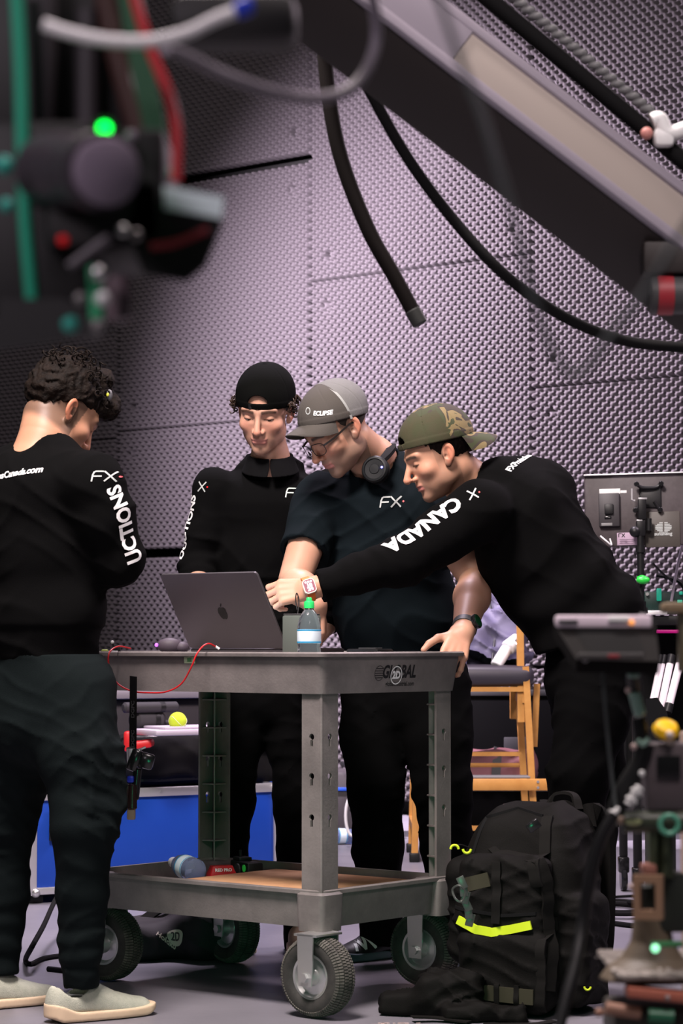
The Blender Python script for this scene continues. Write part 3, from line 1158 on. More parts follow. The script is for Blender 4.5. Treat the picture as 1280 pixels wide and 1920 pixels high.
def head_sdf(q, p):
    """q local points: x to his left, y forward, z up"""
    ax = q.copy()
    ax[:, 0] = np.abs(ax[:, 0])
    jw = p.get('jaw', 1.0)
    d = s_ell(q, (0, -0.016, 0.042), (0.0745, 0.096, 0.084))
    d = smin(d, s_ell(q, (0, 0.034, -0.012), (0.0600, 0.058, 0.088)), 0.03)
    d = smin(d, s_ell(q, (0, 0.038, -0.066), (0.046 * jw, 0.046, 0.044)), 0.026)
    d = smin(d, s_ell(ax, (0.047 * jw, 0.006, -0.058), (0.014, 0.026, 0.024)), 0.030)
    d = smin(d, s_ell(q, (0, 0.074, -0.096), (0.021 * jw, 0.017, 0.0165)), 0.022)
    d = smin(d, s_ell(ax, (0.045, 0.058, -0.022), (0.018, 0.020, 0.016)), 0.022)
    d = smin(d, s_cone(ax, (0.012, 0.087, 0.026), (0.044, 0.072, 0.028), 0.0085, 0.0085), 0.016)
    # nose
    nl = p.get('nose', 1.0)
    d = smin(d, s_cone(q, (0, 0.0865, 0.016), (0, 0.0865 + 0.0245 * nl, -0.027), 0.0072, 0.0098), 0.010)
    d = smin(d, s_ell(q, (0, 0.0845 + 0.0245 * nl, -0.0315), (0.0105, 0.0115, 0.0088)), 0.006)
    d = smin(d, s_ell(ax, (0.0125, 0.094, -0.034), (0.0075, 0.0105, 0.0072)), 0.006)
    d = smax(d, -s_ell(ax, (0.0068, 0.0985, -0.0415), (0.0038, 0.006, 0.0035)), 0.003)
    # eyes
    d = smax(d, -s_ell(ax, (0.031, 0.097, 0.006), (0.0165, 0.016, 0.0115)), 0.012)
    d = smin(d, s_ell(ax, (0.0305, 0.0715, 0.0050), (0.0125, 0.0125, 0.0120)), 0.001)
    lid = s_ell(ax, (0.0305, 0.0718, 0.0055), (0.0150, 0.0142, 0.0135))
    op = p.get('lid', 0.000)
    lid = smax(lid, -(ax[:, 2] - (op + 0.10 * (ax[:, 1] - 0.085))), 0.0015)
    d = smin(d, lid, 0.003)
    low = s_ell(ax, (0.0305, 0.0712, 0.0035), (0.0148, 0.0138, 0.0125))
    low = smax(low, (ax[:, 2] + 0.0050), 0.0015)
    d = smin(d, low, 0.004)
    # lips
    d = smin(d, s_ell(q, (0, 0.0835, -0.055), (0.016, 0.012, 0.013)), 0.012)
    mz = -0.0625
    xq = q[:, 0]
    qc = q.copy()
    qc[:, 1] += 8.0 * xq ** 2 * 1.4
    qc[:, 2] -= 2.0 * xq ** 2
    d = smin(d, s_cone(qc, (-0.019, 0.0925, mz + 0.0045), (0.019, 0.0925, mz + 0.0045), 0.0042, 0.0042), 0.005)
    d = smin(d, s_cone(qc, (-0.016, 0.0905, mz - 0.0055), (0.016, 0.0905, mz - 0.0055), 0.0052, 0.0052), 0.005)
    d = smax(d, -s_cone(qc, (-0.022, 0.0985, mz - 0.0004), (0.022, 0.0985, mz - 0.0004), 0.0022 + p.get('mouth', 0.0), 0.0022 + p.get('mouth', 0.0)), 0.003)
    d = smax(d, -s_ell(q, (0, 0.098, -0.082), (0.018, 0.008, 0.0055)), 0.008)
    # ears
    e = ax - V3((0.0745, -0.010, -0.002))
    ca, sa = math.cos(0.42), math.sin(0.42)
    e2 = np.stack([e[:, 0] * ca + e[:, 1] * sa, -e[:, 0] * sa + e[:, 1] * ca, e[:, 2]], 1)
    tl = math.radians(-12)
    e3 = np.stack([e2[:, 0], e2[:, 1] * math.cos(tl) - e2[:, 2] * math.sin(tl), e2[:, 1] * math.sin(tl) + e2[:, 2] * math.cos(tl)], 1)
    ear = s_ell(e3, (0.003, 0, 0.004), (0.0075, 0.0185, 0.0275))
    ear = smin(ear, s_ell(e3, (0.002, 0.006, -0.024), (0.006, 0.0105, 0.0115)), 0.008)
    ear = smax(ear, -s_ell(e3, (0.0115, 0.001, 0.003), (0.0075, 0.0125, 0.0195)), 0.003)
    ear = smin(ear, s_ell(e3, (0.0055, -0.004, -0.003), (0.003, 0.004, 0.015)), 0.004)
    ear = smax(ear, -s_ell(e3, (0.008, 0.008, -0.006), (0.006, 0.005, 0.006)), 0.003)
    d = smin(d, ear, 0.004)
    return d


def sstep(a, b, x):
    t = np.clip((x - a) / (b - a), 0, 1)
    return t * t * (3 - 2 * t)


def skin_color(q, p):
    base = lin(p['skin'])
    n = len(q)
    C = np.tile(base, (n, 1))
    x, y, z = q[:, 0], q[:, 1], q[:, 2]
    axx = np.abs(x)

    def mix(mask, col, a=1.0):
        m = (mask * a)[:, None]
        C[:] = C * (1 - m) + lin(col) * m
    rosy = base * lin((1.08, 0.80, 0.78))
    mix(np.exp(-(((axx - 0.042) / 0.022) ** 2 + ((z + 0.025) / 0.022) ** 2)) * (y > 0.03), rosy, 0.6)
    mix(np.exp(-((x / 0.016) ** 2 + ((z + 0.03) / 0.014) ** 2)) * (y > 0.085), rosy, 0.7)
    mix(sstep(0.074, 0.080, axx) * (np.abs(z) < 0.05), base * lin((1.08, 0.74, 0.68)), 0.8)
    # stubble
    sb = p.get('stubble', 0.0)
    if sb > 0:
        beard = sstep(-0.030, -0.055, z + 0.25 * np.maximum(0, 0.03 - y) - 0.12 * axx) * (y > -0.03) * sstep(-0.125, -0.108, z)
        must = np.exp(-((z + 0.048) / 0.009) ** 2) * (axx < 0.030) * (y > 0.07)
        side = sstep(0.058, 0.064, axx) * (y > -0.008) * (y < 0.03) * (z < 0.03)
        cheek = np.exp(-(((axx - 0.028) / 0.016) ** 2 + ((z + 0.052) / 0.012) ** 2)) * (y > 0.05) * 0.3
        m = np.clip(np.maximum(np.maximum(beard, must), side * 0.8) - cheek, 0, 1)
        mix(m, lin(p.get('stub_col', (0.10, 0.075, 0.06))), sb)
    # lips
    lip = np.exp(-((z + 0.0635) / 0.0085) ** 2) * (axx < 0.024) * (y > 0.0865 - 14 * x ** 2)
    mix(np.clip(lip * 1.5, 0, 1), lin(p.get('lips', (0.46, 0.17, 0.15))), 0.85)
    # brows
    bz = 0.0255 + 0.10 * axx - 2.4 * np.maximum(axx - 0.033, 0) ** 1 * 0.12
    brow = np.exp(-((z - bz) / 0.0046) ** 2) * sstep(0.008, 0.014, axx) * sstep(0.056, 0.048, axx) * (y > 0.05)
    mix(np.clip(brow * 1.4, 0, 1), lin(p.get('brow', (0.03, 0.018, 0.012))), 0.9)
    # eyes
    ey = np.sqrt(((axx - 0.0305) / 0.0128) ** 2 + ((y - 0.0715) / 0.0128) ** 2 + ((z - 0.005) / 0.0123) ** 2) < 1.03
    op = p.get('lid', 0.0)
    vis = ey & (z < op + 0.10 * (y - 0.085) + 0.0004) & (z > -0.0058) & (y > 0.07)
    C[vis] = lin((0.50, 0.45, 0.42))
    gx = p.get('gaze', 0.0)
    iris = vis & (np.sqrt((x - np.sign(x) * 0.0305 - gx) ** 2 + (z + 0.0025) ** 2) < 0.0058)
    C[iris] = lin((0.035, 0.02, 0.012))
    lash = (np.abs(z - (op + 0.10 * (y - 0.085))) < 0.0012) & (np.abs(axx - 0.0305) < 0.0145) & (y > 0.066)
    C[lash] = C[lash] * 0.25
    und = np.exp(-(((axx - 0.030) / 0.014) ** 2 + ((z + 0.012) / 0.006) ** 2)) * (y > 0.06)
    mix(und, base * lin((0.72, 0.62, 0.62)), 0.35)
    # shaved / short hair painted where hair grows
    if 'buzz' in p:
        C[:] = p['buzz'](q, C)
    return C


class Limb:
    """hand chain builder in world coordinates"""


def hand_caps(wrist, d, n, side, curl, spread=0.12, thumb=(0.6, 0.5), s=1.0, thumb_curl=0.4):
    """d towards fingers, n out of the back of the hand, side: +1 thumb on the d x n side.
    curl: 4 bend angles (radians per joint). Returns list of (a,b,r1,r2)"""
    d = Vector(d).normalized()
    n = Vector(n)
    n = (n - d * n.dot(d)).normalized()
    t = d.cross(n) * side            # towards thumb
    w = Vector(wrist)
    caps = []
    palm = [(0.034, 0.026), (0.012, 0.010), (-0.010, -0.008), (-0.032, -0.023)]
    lens = [(0.044, 0.026, 0.020), (0.049, 0.030, 0.021), (0.045, 0.028, 0.020), (0.035, 0.021, 0.018)]
    rad = [0.0092, 0.0096, 0.0090, 0.0080]
    for i in range(4):
        k0 = w + t * (palm[i][1] * 0.75) * s
        k1 = w + (d * (0.088 - 0.004 * abs(i - 1)) + t * palm[i][0] * 0.88) * s
        caps.append((k0, k1, 0.0135 * s, 0.0115 * s))
        sp = (1.2 - i * 0.8) * spread
        dd = (d + t * sp).normalized()
        bx = dd.cross(n).normalized()
        cur = k1
        ang = 0
        c = curl[i]
        cs = c if isinstance(c, (tuple, list)) else (c, c * 1.1, c * 0.7)
        for j in range(3):
            ang += cs[j]
            v = dd * math.cos(ang) - n * math.sin(ang)
            nx = cur + v * lens[i][j] * s
            caps.append((cur, nx, rad[i] * (1 - 0.08 * j) * s, rad[i] * (0.9 - 0.1 * j) * s))
            cur = nx
    # thumb
    b0 = w + (d * 0.018 + t * 0.018 - n * 0.006) * s
    tv = (d * math.cos(thumb[0]) + t * math.sin(thumb[0]) - n * thumb[1]).normalized()
    b1 = b0 + tv * 0.044 * s
    tv2 = (tv + d * 0.5 - n * thumb_curl * 0.5 - t * thumb_curl * 0.35).normalized()
    b2 = b1 + tv2 * 0.033 * s
    tv3 = (tv2 + d * 0.25 - n * thumb_curl * 0.35 - t * thumb_curl * 0.35).normalized()
    b3 = b2 + tv3 * 0.025 * s
    caps += [(b0, b1, 0.0165 * s, 0.0115 * s), (b1, b2, 0.0112 * s, 0.0100 * s), (b2, b3, 0.0100 * s, 0.0080 * s)]
    return caps


def caps_sdf(P, caps, k=0.004, kp=0.010):
    d = None
    for i, (a, b, r1, r2) in enumerate(caps):
        c = s_cone(P, a, b, r1, r2)
        d = c if d is None else smin(d, c, kp if r1 > 0.0125 else k)
    return d


def bbox(pts, pad):
    A = np.array([[p[0], p[1], p[2]] for p in pts])
    return A.min(0) - pad, A.max(0) + pad


def arm_part(elbow, wrist, caps, r_el=0.043, r_wr=0.028, h=0.0026, flat_n=None):
    mid = Vector(elbow).lerp(Vector(wrist), 0.35)

    def f(P):
        d = s_cone(P, elbow, mid, r_el, r_el * 1.02)
        d = smin(d, s_cone(P, mid, wrist, r_el * 1.02, r_wr), 0.02)
        return smin(d, caps_sdf(P, caps), 0.014)
    pts = [elbow, wrist] + [c[0] for c in caps] + [c[1] for c in caps]
    lo, hi = bbox(pts, 0.06)
    return nets(f, lo, hi, h)


def arm_color(v, p, red=None):
    C = np.tile(lin(p['skin']), (len(v), 1))
    n = wob(v, 45, 0.06, 3)
    return np.clip(C * (1 + n[:, None] * lin((0.5, 1.0, 1.0))), 0, 1)


def shoe_sdf(P, heel, toe, w=0.048, hgt=0.085):
    """heel/toe: ground points (z ignored)"""
    heel = V3((heel[0], heel[1], 0)); toe = V3((toe[0], toe[1], 0))
    f = toe - heel
    L = np.linalg.norm(f); f = f / L
    s = np.array((-f[1], f[0], 0), np.float32)
    q = P - heel
    u = (q @ f) / L
    v = q @ s
    z = q[:, 2]
    return u, v, z, L


def shoe(name, heel, toe, parent, up_m, sole_m_, collar=0.105, side=1, zig=None, base_z=0.0):
    pts = [Vector((heel[0], heel[1], 0)), Vector((toe[0], toe[1], 0.14))]
    lo, hi = bbox(pts, 0.075)
    lo[2] = -0.01

    def width(u):
        return 0.030 + 0.018 * np.sin(np.clip((u - 0.02) / 0.98, 0, 1) * PI * 0.80 + 0.25) + 0.004 * np.exp(-((u - 0.68) / 0.18) ** 2)

    def up(P):
        u, v, z, L = shoe_sdf(P, heel, toe)
        uc = np.clip(u, 0.10, 0.86)
        w = width(uc)
        top = np.interp(uc, [0, 0.08, 0.2, 0.33, 0.45, 0.62, 0.8, 0.9, 1.0], [0.098, 0.100, 0.100, 0.104, 0.092, 0.066, 0.050, 0.044, 0.04])
        du = (u - uc) * L
        hz = top / 2 + 0.01
        zc = z - (top - hz)
        k0 = np.sqrt((du / 0.034) ** 2 + (v / w) ** 2 + (zc / hz) ** 2)
        d = (k0 - 1) * np.minimum(w, 0.04)
        d = smax(d, 0.020 - z + 0.006 * np.sin(u * 6), 0.004)
        # ankle opening
        op = np.sqrt(((u - 0.23) * L / 0.052) ** 2 + (v / 0.036) ** 2) - 1
        d = smax(d, -smax(op * 0.036, 0.060 - z, 0.006), 0.006)
        return d + 0.0

    def so(P):
        u, v, z, L = shoe_sdf(P, heel, toe)
        uc = np.clip(u, 0.11, 0.88)
        w = width(uc) + 0.005
        du = (u - uc) * L
        k0 = np.sqrt((du / 0.039) ** 2 + (v / w) ** 2)
        d = (k0 - 1) * 0.036
        topz = 0.026 + 0.022 * sstep(0.25, 0.0, u) + 0.006 * sstep(0.8, 1.0, u)
        bot = 0.002 + 0.014 * sstep(0.82, 1.0, u) ** 2 + 0.010 * sstep(0.10, 0.0, u)
        d = smax(d, z - topz, 0.005)
        return smax(d, bot - z, 0.004)
    t = sdf_obj(name, up, lo, hi, 0.004, up_m, parent)
    s_ = sdf_obj('sole', so, lo, hi, 0.004, sole_m_, t)
    return t


def make_person(label):
    return thing('person', label, 'person')


def person_at(root, feet):
    c = sum((Vector(f) for f in feet), Vector((0, 0, 0))) / len(feet)
    root.location = (c.x, c.y, 0)


def torso_f(secs, side, k=0.05):
    """secs: list of (center, halfwidth, halfdepth)"""
    def f(P):
        d = None
        for (a, wa, da), (b, wb, db) in zip(secs[:-1], secs[1:]):
            c = s_econe(P, a, b, side, wa, da, wb, db)
            d = c if d is None else smin(d, c, k)
        return d
    return f


def chain(P, pts, k=0.02):
    d = None
    for (a, ra), (b, rb) in zip(pts[:-1], pts[1:]):
        c = s_cone(P, a, b, ra, rb)
        d = c if d is None else smin(d, c, k)
    return d


def fold_rings(P, a, b, amp, freq, seed=0):
    """soft wrinkles round a limb between a and b, strongest mid-way"""
    a, b = V3(a), V3(b)
    ab = b - a
    L = float(np.linalg.norm(ab))
    q = P - a
    t = (q @ ab) / (L * L)
    env = np.exp(-((t - 0.5) / 0.45) ** 2)
    ph = wob(P, 9, 1.6, seed)
    return amp * env * np.sin(t * L * freq + ph * 2.2)


def plane_cut(d, P, o, n, k=0.0):
    n = V3(Vector(n).normalized())
    return smax(d, (P - V3(o)) @ n, k)


def neck_cut(d, P, o, n, r=0.115):
    """trim the cloth above a plane, only near the neck"""
    n = V3(Vector(n).normalized())
    half = (P - V3(o)) @ n
    ball = np.linalg.norm(P - V3(o), axis=1) - r
    return smax(d, -smax(-half, ball, 0.01), 0.005)


def creases(P, amp, f=1.0, seed=0, dirs=((0.5, 0.2, 1.0), (-0.6, 0.4, 0.8))):
    """irregular cloth creases: warped ridges in two directions"""
    out = 0
    for i, dv in enumerate(dirs):
        dv = V3(Vector(dv).normalized())
        ph = (P @ dv) * 62 * f + 2.6 * wob(P, 7 * f, 1.0, seed + i) + 1.7 * wob(P, 15 * f, 1.0, seed + 3 + i)
        ridge = 1 - np.abs(np.sin(ph))
        env = 0.5 + 0.5 * np.sin(5.5 * wob(P, 5 * f, 1.0, seed + 7 + i))
        out = out + amp * ridge * ridge * env
    return -out


# ---- shared pieces
def cap_dome(T, m, parent, cz=0.046, zf=0.045, zb=0.012, rad=(0.0835, 0.1045, 0.0915), hole=None, mats2=None, name='cap'):
    Ti = T.inverted()
    M = np.array(Ti.to_3x3(), np.float32); t = np.array(Ti.translation, np.float32)

    def f(P):
        q = P @ M.T + t
        dd = s_ell(q, (0, -0.014, cz), rad)
        d = np.abs(dd) - 0.0024
        zcut = zb + (zf - zb) * (q[:, 1] + 0.115) / 0.205
        d = smax(d, zcut - q[:, 2], 0.002)
        # button and seams
        d = smin(d, s_ell(q, (0, -0.014, cz + rad[2] + 0.001), (0.007, 0.007, 0.004)), 0.002)
        an = np.arctan2(q[:, 0], q[:, 1] + 0.014)
        d = d + 0.0011 * np.exp(-(np.sin(an * 3) / 0.06) ** 2) * (q[:, 2] < cz + rad[2] * 0.97) - 0.0004
        d = d - 0.0022 * sstep(zcut + 0.020, zcut + 0.017, q[:, 2]) * 0.5
        if hole is not None:
            d = smax(d, -hole(q), 0.002)
        return d
    c = T @ Vector((0, -0.014, cz))
    lo, hi = bbox([c], 0.125)
    return sdf_obj(name, f, lo, hi, 0.0024, m, parent)


def cap_brim(T, m, parent, ang0, length, zbase, droop=0.0, curve=9.0, rad=(0.0835, 0.1045), tilt=-0.12, name='brim', under=None):
    """ang0: direction of the brim about z (0 = forward)"""
    mb = MB(T @ Matrix.Translation((0, -0.014, 0)) @ Matrix.Rotation(ang0, 4, 'Z'))
    nu, nv = 28, 8
    top, bot = [], []
    for i in range(nu + 1):
        u = -1 + 2 * i / nu
        a = u * R(62)
        rowt, rowb = [], []
        bx, by = math.sin(a) * rad[0] * 1.0, math.cos(a) * rad[1] * 0.985
        ext = length * math.sqrt(max(0.0, 1 - (u * 0.995) ** 2)) ** 0.75
        for j in range(nv + 1):
            v = j / nv
            x = bx * (1 + 0.02 * v)
            y = by + ext * v
            z = zbase - curve * x * x * (0.5 + 0.9 * v) + tilt * (y - rad[1] * 0.75) - droop * v * v
            rowt.append(mb._v((x, y, z + 0.0016)))
            rowb.append(mb._v((x, y, z - 0.0016)))
        top.append(rowt); bot.append(rowb)
    for i in range(nu):
        for j in range(nv):
            mb.face([top[i][j], top[i][j + 1], top[i + 1][j + 1], top[i + 1][j]], 0)
            mb.face([bot[i][j], bot[i + 1][j], bot[i + 1][j + 1], bot[i][j + 1]], 1 if under else 0)
        mb.face([top[i][nv], bot[i][nv], bot[i + 1][nv], top[i + 1][nv]], 0)
        mb.face([top[i][0], top[i + 1][0], bot[i + 1][0], bot[i][0]], 0)
    for i in (0, nu):
        for j in range(nv):
            mb.face([top[i][j], top[i][j + 1], bot[i][j + 1], bot[i][j]], 0)
    return mb.build(name, [m, under] if under else m, parent, angle=60)


def head_part(T, p, neck, h=0.0021):
    """neck: list of (point, radius) world; returns verts, quads, colors"""
    Ti = T.inverted()
    M = np.array(Ti.to_3x3(), np.float32); t = np.array(Ti.translation, np.float32)
    sc = p.get('scale', 1.0)

    def f(P):
        q = (P @ M.T + t) / sc
        d = head_sdf(q, p) * sc
        nk = chain(P, neck, 0.03)
        return smin(d, nk, 0.014)
    pts = [T @ Vector((x, y, z)) for x in (-0.09, 0.09) for y in (-0.115, 0.125) for z in (-0.12, 0.13)]
    pts += [n[0] for n in neck]
    lo, hi = bbox(pts, 0.012)
    lo2, hi2 = bbox([neck[-1][0]], neck[-1][1] * 0.6)
    lo = np.minimum(lo, lo2); hi = np.maximum(hi, hi2)
    v, qd = nets(f, lo, hi, h)
    q = ((v @ M.T + t) / sc).astype(np.float32)
    return v, qd, skin_color(q, p)


def local_fn(T, g, sc=1.0):
    Ti = T.inverted()
    M = np.array(Ti.to_3x3(), np.float32); t = np.array(Ti.translation, np.float32)
    return lambda P: g(((P @ M.T + t) / sc).astype(np.float32)) * sc


def hbox(T, pad=0.02):
    return bbox([T @ Vector((x, y, z)) for x in (-0.1, 0.1) for y in (-0.13, 0.13) for z in (-0.12, 0.15)], pad)


def curl_lock(mb, o, d, r, turns, length, rad=0.0028, seed=0):
    d = Vector(d).normalized()
    a = d.orthogonal().normalized()
    b = d.cross(a)
    pts = []
    for k in range(int(turns * 9) + 1):
        t = k / (turns * 9)
        an = 2 * PI * turns * t + seed
        pts.append(Vector(o) + d * length * t + (a * math.cos(an) + b * math.sin(an)) * r * (0.6 + 0.5 * t))
    mb.tube(pts, rad, n=5, smooth=2)


# ================================================================= person 1: back view, left
f1 = Vector((0.62, 0.78, 0)); r1 = Vector((0.78, -0.62, 0))
man1 = make_person('person seen from behind in black sweatshirt and dark cargo trousers, wavy hair clipped up')
heelR, toeR = (-0.731, 6.08), (-0.485, 6.25)
heelL, toeL = (-0.985, 6.28), (-0.745, 6.455)
man1.location = (-0.80, 6.26, 0)
H1 = head_frame(at(116, 775, 6.27), (0.86, 0.51), R(36), 0.0)
P1 = dict(skin=(0.46, 0.24, 0.15), nose=0.85, lid=0.0, brow=(0.02, 0.014, 0.012), lips=(0.42, 0.2, 0.17))


def buzz1(q, C):
    x, y, z = q[:, 0], q[:, 1], q[:, 2]
    m = sstep(-0.075, -0.05, z) * (y < 0.028) * (np.abs(x) < 0.078)
    m = np.maximum(m, (np.abs(x) > 0.055) * (np.abs(x) < 0.079) * (y > 0.005) * (y < 0.03) * (z > -0.03) * 0.9)
    m = np.clip(m, 0, 1)[:, None] * 0.72
    return C * (1 - m) + lin((0.05, 0.04, 0.032)) * m


P1['buzz'] = buzz1
neck1b = at(70, 828, 6.20)
neck1 = [(H1 @ Vector((0, -0.03, -0.035)), 0.060), (at(84, 822, 6.23), 0.060), (at(62, 885, 6.20), 0.080)]
hv, hq, hc = head_part(H1, P1, neck1, 0.0026)
sR1, sL1 = at(174, 908, 6.06), at(-62, 905, 6.33)
eR1, wR1 = at(220, 1048, 6.10), at(190, 1062, 6.38)
eL1, wL1 = at(-118, 1060, 6.40), at(60, 1085, 6.52)
hcapR = hand_caps(wR1, (-0.75, 0.6, 0.15), (0.3, 0.3, 0.9), -1, [0.55] * 4)
hcapL = hand_caps(wL1, (wL1 - eL1).normalized(), (-0.3, 0.2, 0.9), 1, [0.55] * 4)
aR = arm_part(eR1, wR1, hcapR, h=0.0036)
aL = arm_part(eL1, wL1, hcapL, h=0.0036)
me = mesh_from('body', [(hv, hq), aR, aL], [hc, arm_color(aR[0], P1), arm_color(aL[0], P1)])
link_mesh('body', me, skin_m, man1)

side1 = r1
sp = [(at(78, 858, 6.22), 0.115, 0.07), (at(66, 930, 6.19), 0.185, 0.115), (at(76, 1040, 6.20), 0.175, 0.118), (at(84, 1150, 6.20), 0.165, 0.118), (at(86, 1228, 6.20), 0.150, 0.115)]
tf1 = torso_f(sp, side1, 0.05)


def sweat1(P):
    d = tf1(P)
    for s_ in (sR1, sL1):
        c_ = at(84, 862, 6.22)
        c_ = c_ + (s_ - c_).normalized() * 0.06
        d = smin(d, s_cone(P, c_, s_.lerp(c_, 0.15), 0.050, 0.074), 0.04)
    for s_, e_, w_ in ((sR1, eR1, wR1), (sL1, eL1, wL1)):
        arm = chain(P, [(s_, 0.078), (s_.lerp(e_, 0.5), 0.073), (e_, 0.064), (e_.lerp(w_, 0.6), 0.050), (w_, 0.044)], 0.03)
        arm = plane_cut(arm, P, w_, w_ - e_, 0.004)
        arm += fold_rings(P, e_.lerp(s_, 0.35), e_.lerp(w_, 0.5), 0.0018, 150, 1)
        d = smin(d, arm, 0.035)
    d = d + wob(P, 14, 0.006, 1) + creases(P, 0.006, 0.6, 2)
    # hem band
    hem = at(86, 1226, 6.2).z
    d = d + 0.006 * sstep(hem + 0.075, hem + 0.06, P[:, 2])
    d = plane_cut(d, P, (0, 0, hem - 0.016), (0, 0, -1), 0.006)
    # neck opening
    d = smax(d, -chain(P, [(H1 @ Vector((0, -0.03, -0.035)), 0.066), (at(84, 822, 6.23), 0.070), (at(78, 846, 6.22), 0.050)], 0.02), 0.004)
    d = neck_cut(d, P, at(90, 812, 6.22), (0.30, 0.28, 0.9))
    return d


lo, hi = bbox([s[0] for s in sp] + [sR1, sL1, eR1, eL1, wR1, wL1], 0.20)
top1 = sdf_obj('sweatshirt', sweat1, lo, hi, 0.0065, cloth_black_m, man1)
bv = bvh_of(top1)
# printed lettering on the back and right sleeve
bo = at(-54, 900, 6.0)
bx = Vector((0.80, -0.60, 0.12)); 
lay('back_lettering', text_bm('FXProductionsCanada.com', 0.0235, bold=0.035, maxedge=0.008, sx=0.92), print_white_m, top1, hit(2, 893, bv), bx, (0, 0, 1), bv)
# the sleeve reads from the wrist upwards
sd = (sR1 - eR1).normalized()
outw = Vector((0.62, -0.62, 0.1)).normalized()
yv = outw.cross(sd)
o_ = sR1.lerp(eR1, 0.50) + Vector((0.045, -0.045, 0))
lay('sleeve_lettering', text_bm('UCTIONS', 0.058, bold=0.035, maxedge=0.008, sx=0.80, align='RIGHT'), print_white_m, top1, hit(213, 911, bv), sd, yv, bv, 0.002, 0.3)
fx_logo(top1, hit(193, 893, bv), (0.97, -0.22, 0.05), Vector((0.12, 0.0, 1)), 0.0245, bv)

# trousers
hipc = at(90, 1275, 6.20)
hR, hL = hipc + r1 * 0.092 + Vector((0, 0, -0.03)), hipc - r1 * 0.092 + Vector((0, 0, -0.03))
kR, kL = at(158, 1540, 6.08), at(8, 1545, 6.33)
aR_, aL_ = at(152, 1828, 6.12), at(4, 1806, 6.345)


def trous1(P):
    d = s_econe(P, at(88, 1236, 6.2), hipc + Vector((0, 0, -0.10)), side1, 0.150, 0.112, 0.176, 0.135)
    for hh, kk, aa in ((hR, kR, aR_), (hL, kL, aL_)):
        leg = chain(P, [(hh, 0.112), (hh.lerp(kk, 0.5), 0.104), (kk, 0.080), (kk.lerp(aa, 0.45), 0.062), (aa + Vector((0, 0, -0.06)), 0.047)], 0.03)
        leg += fold_rings(P, kk + Vector((0, 0, 0.16)), kk + Vector((0, 0, -0.16)), 0.0015, 85, 4)
        leg += fold_rings(P, aa + Vector((0, 0, 0.20)), aa + Vector((0, 0, -0.02)), 0.0022, 110, 6)
        leg = plane_cut(leg, P, aa + Vector((0, 0, -0.035)), (0, 0, -1), 0.005)
        # gathered cuff
        leg += 0.004 * sstep(aa.z + 0.035, aa.z + 0.025, P[:, 2])
        # cargo pocket
        pc = hh.lerp(kk, 0.66) + (r1 * 0.088 if hh is hR else -r1 * 0.088)
        pk = s_box(P, pc, (0.012, 0.062, 0.085), 0.010, np.array([[r1.x, f1.x, 0], [r1.y, f1.y, 0], [0, 0, 1]], np.float32))
        leg = smin(leg, pk, 0.018)
        d = smin(d, leg, 0.03)
    d = d + wob(P, 12, 0.006, 5) + creases(P, 0.0045, 1.0, 5)
    return plane_cut(d, P, (0, 0, at(88, 1226, 6.2).z), (0, 0, 1), 0.004)


lo, hi = bbox([hR, hL, kR, kL, aR_, aL_, at(88, 1226, 6.2)], 0.18)
tr1 = sdf_obj('trousers', trous1, lo, hi, 0.0065, pants_m, man1)
shoe('shoe', heelR, toeR, man1, knit_m, sole_m)
shoe('shoe', heelL, toeL, man1, knit_m, sole_m)


def ankle(P, a):
    return s_cone(P, (a[0], a[1], 0.05), (a[0], a[1], 0.16), 0.040, 0.042)


# hair
def hair1(q):
    x, y, z = q[:, 0], q[:, 1], q[:, 2]
    d = s_ell(q, (0, -0.022, 0.060), (0.088, 0.104, 0.088))
    d = smin(d, s_ell(q, (-0.012, 0.030, 0.130), (0.042, 0.040, 0.038)), 0.02)
    d = smin(d, s_ell(q, (-0.01, 0.085, 0.085), (0.055, 0.035, 0.040)), 0.02)
    d = smin(d, s_ell(q, (0, -0.075, 0.02), (0.062, 0.045, 0.055)), 0.03)
    n = np.sin(q[:, 0] * 95 + 3 * np.sin(q[:, 1] * 60) + 2 * np.sin(q[:, 2] * 70)) * np.sin(q[:, 2] * 85 + 2.5 * np.sin(q[:, 1] * 75 + q[:, 0] * 40))
    n2 = np.sin(q[:, 0] * 210 + 4 * np.sin(q[:, 1] * 110)) * np.sin(q[:, 2] * 230 + 3 * np.sin(q[:, 0] * 150))
    d = d - 0.0042 * n - 0.0022 * n2
    # hairline: up over the ears, down to the nape, open at the face
    line = np.where(y < -0.02, -0.030 - 0.15 * np.maximum(0, np.abs(x) - 0.03) + 0.9 * np.maximum(0, y + 0.075), 0.030 + 0.15 * (y))
    line = line + 0.004 * np.sin(x * 160 + y * 90)
    d = smax(d, line - z, 0.008)
    face = s_ell(q, (0, 0.095, -0.01), (0.075, 0.055, 0.062))
    return smax(d, -face, 0.008)


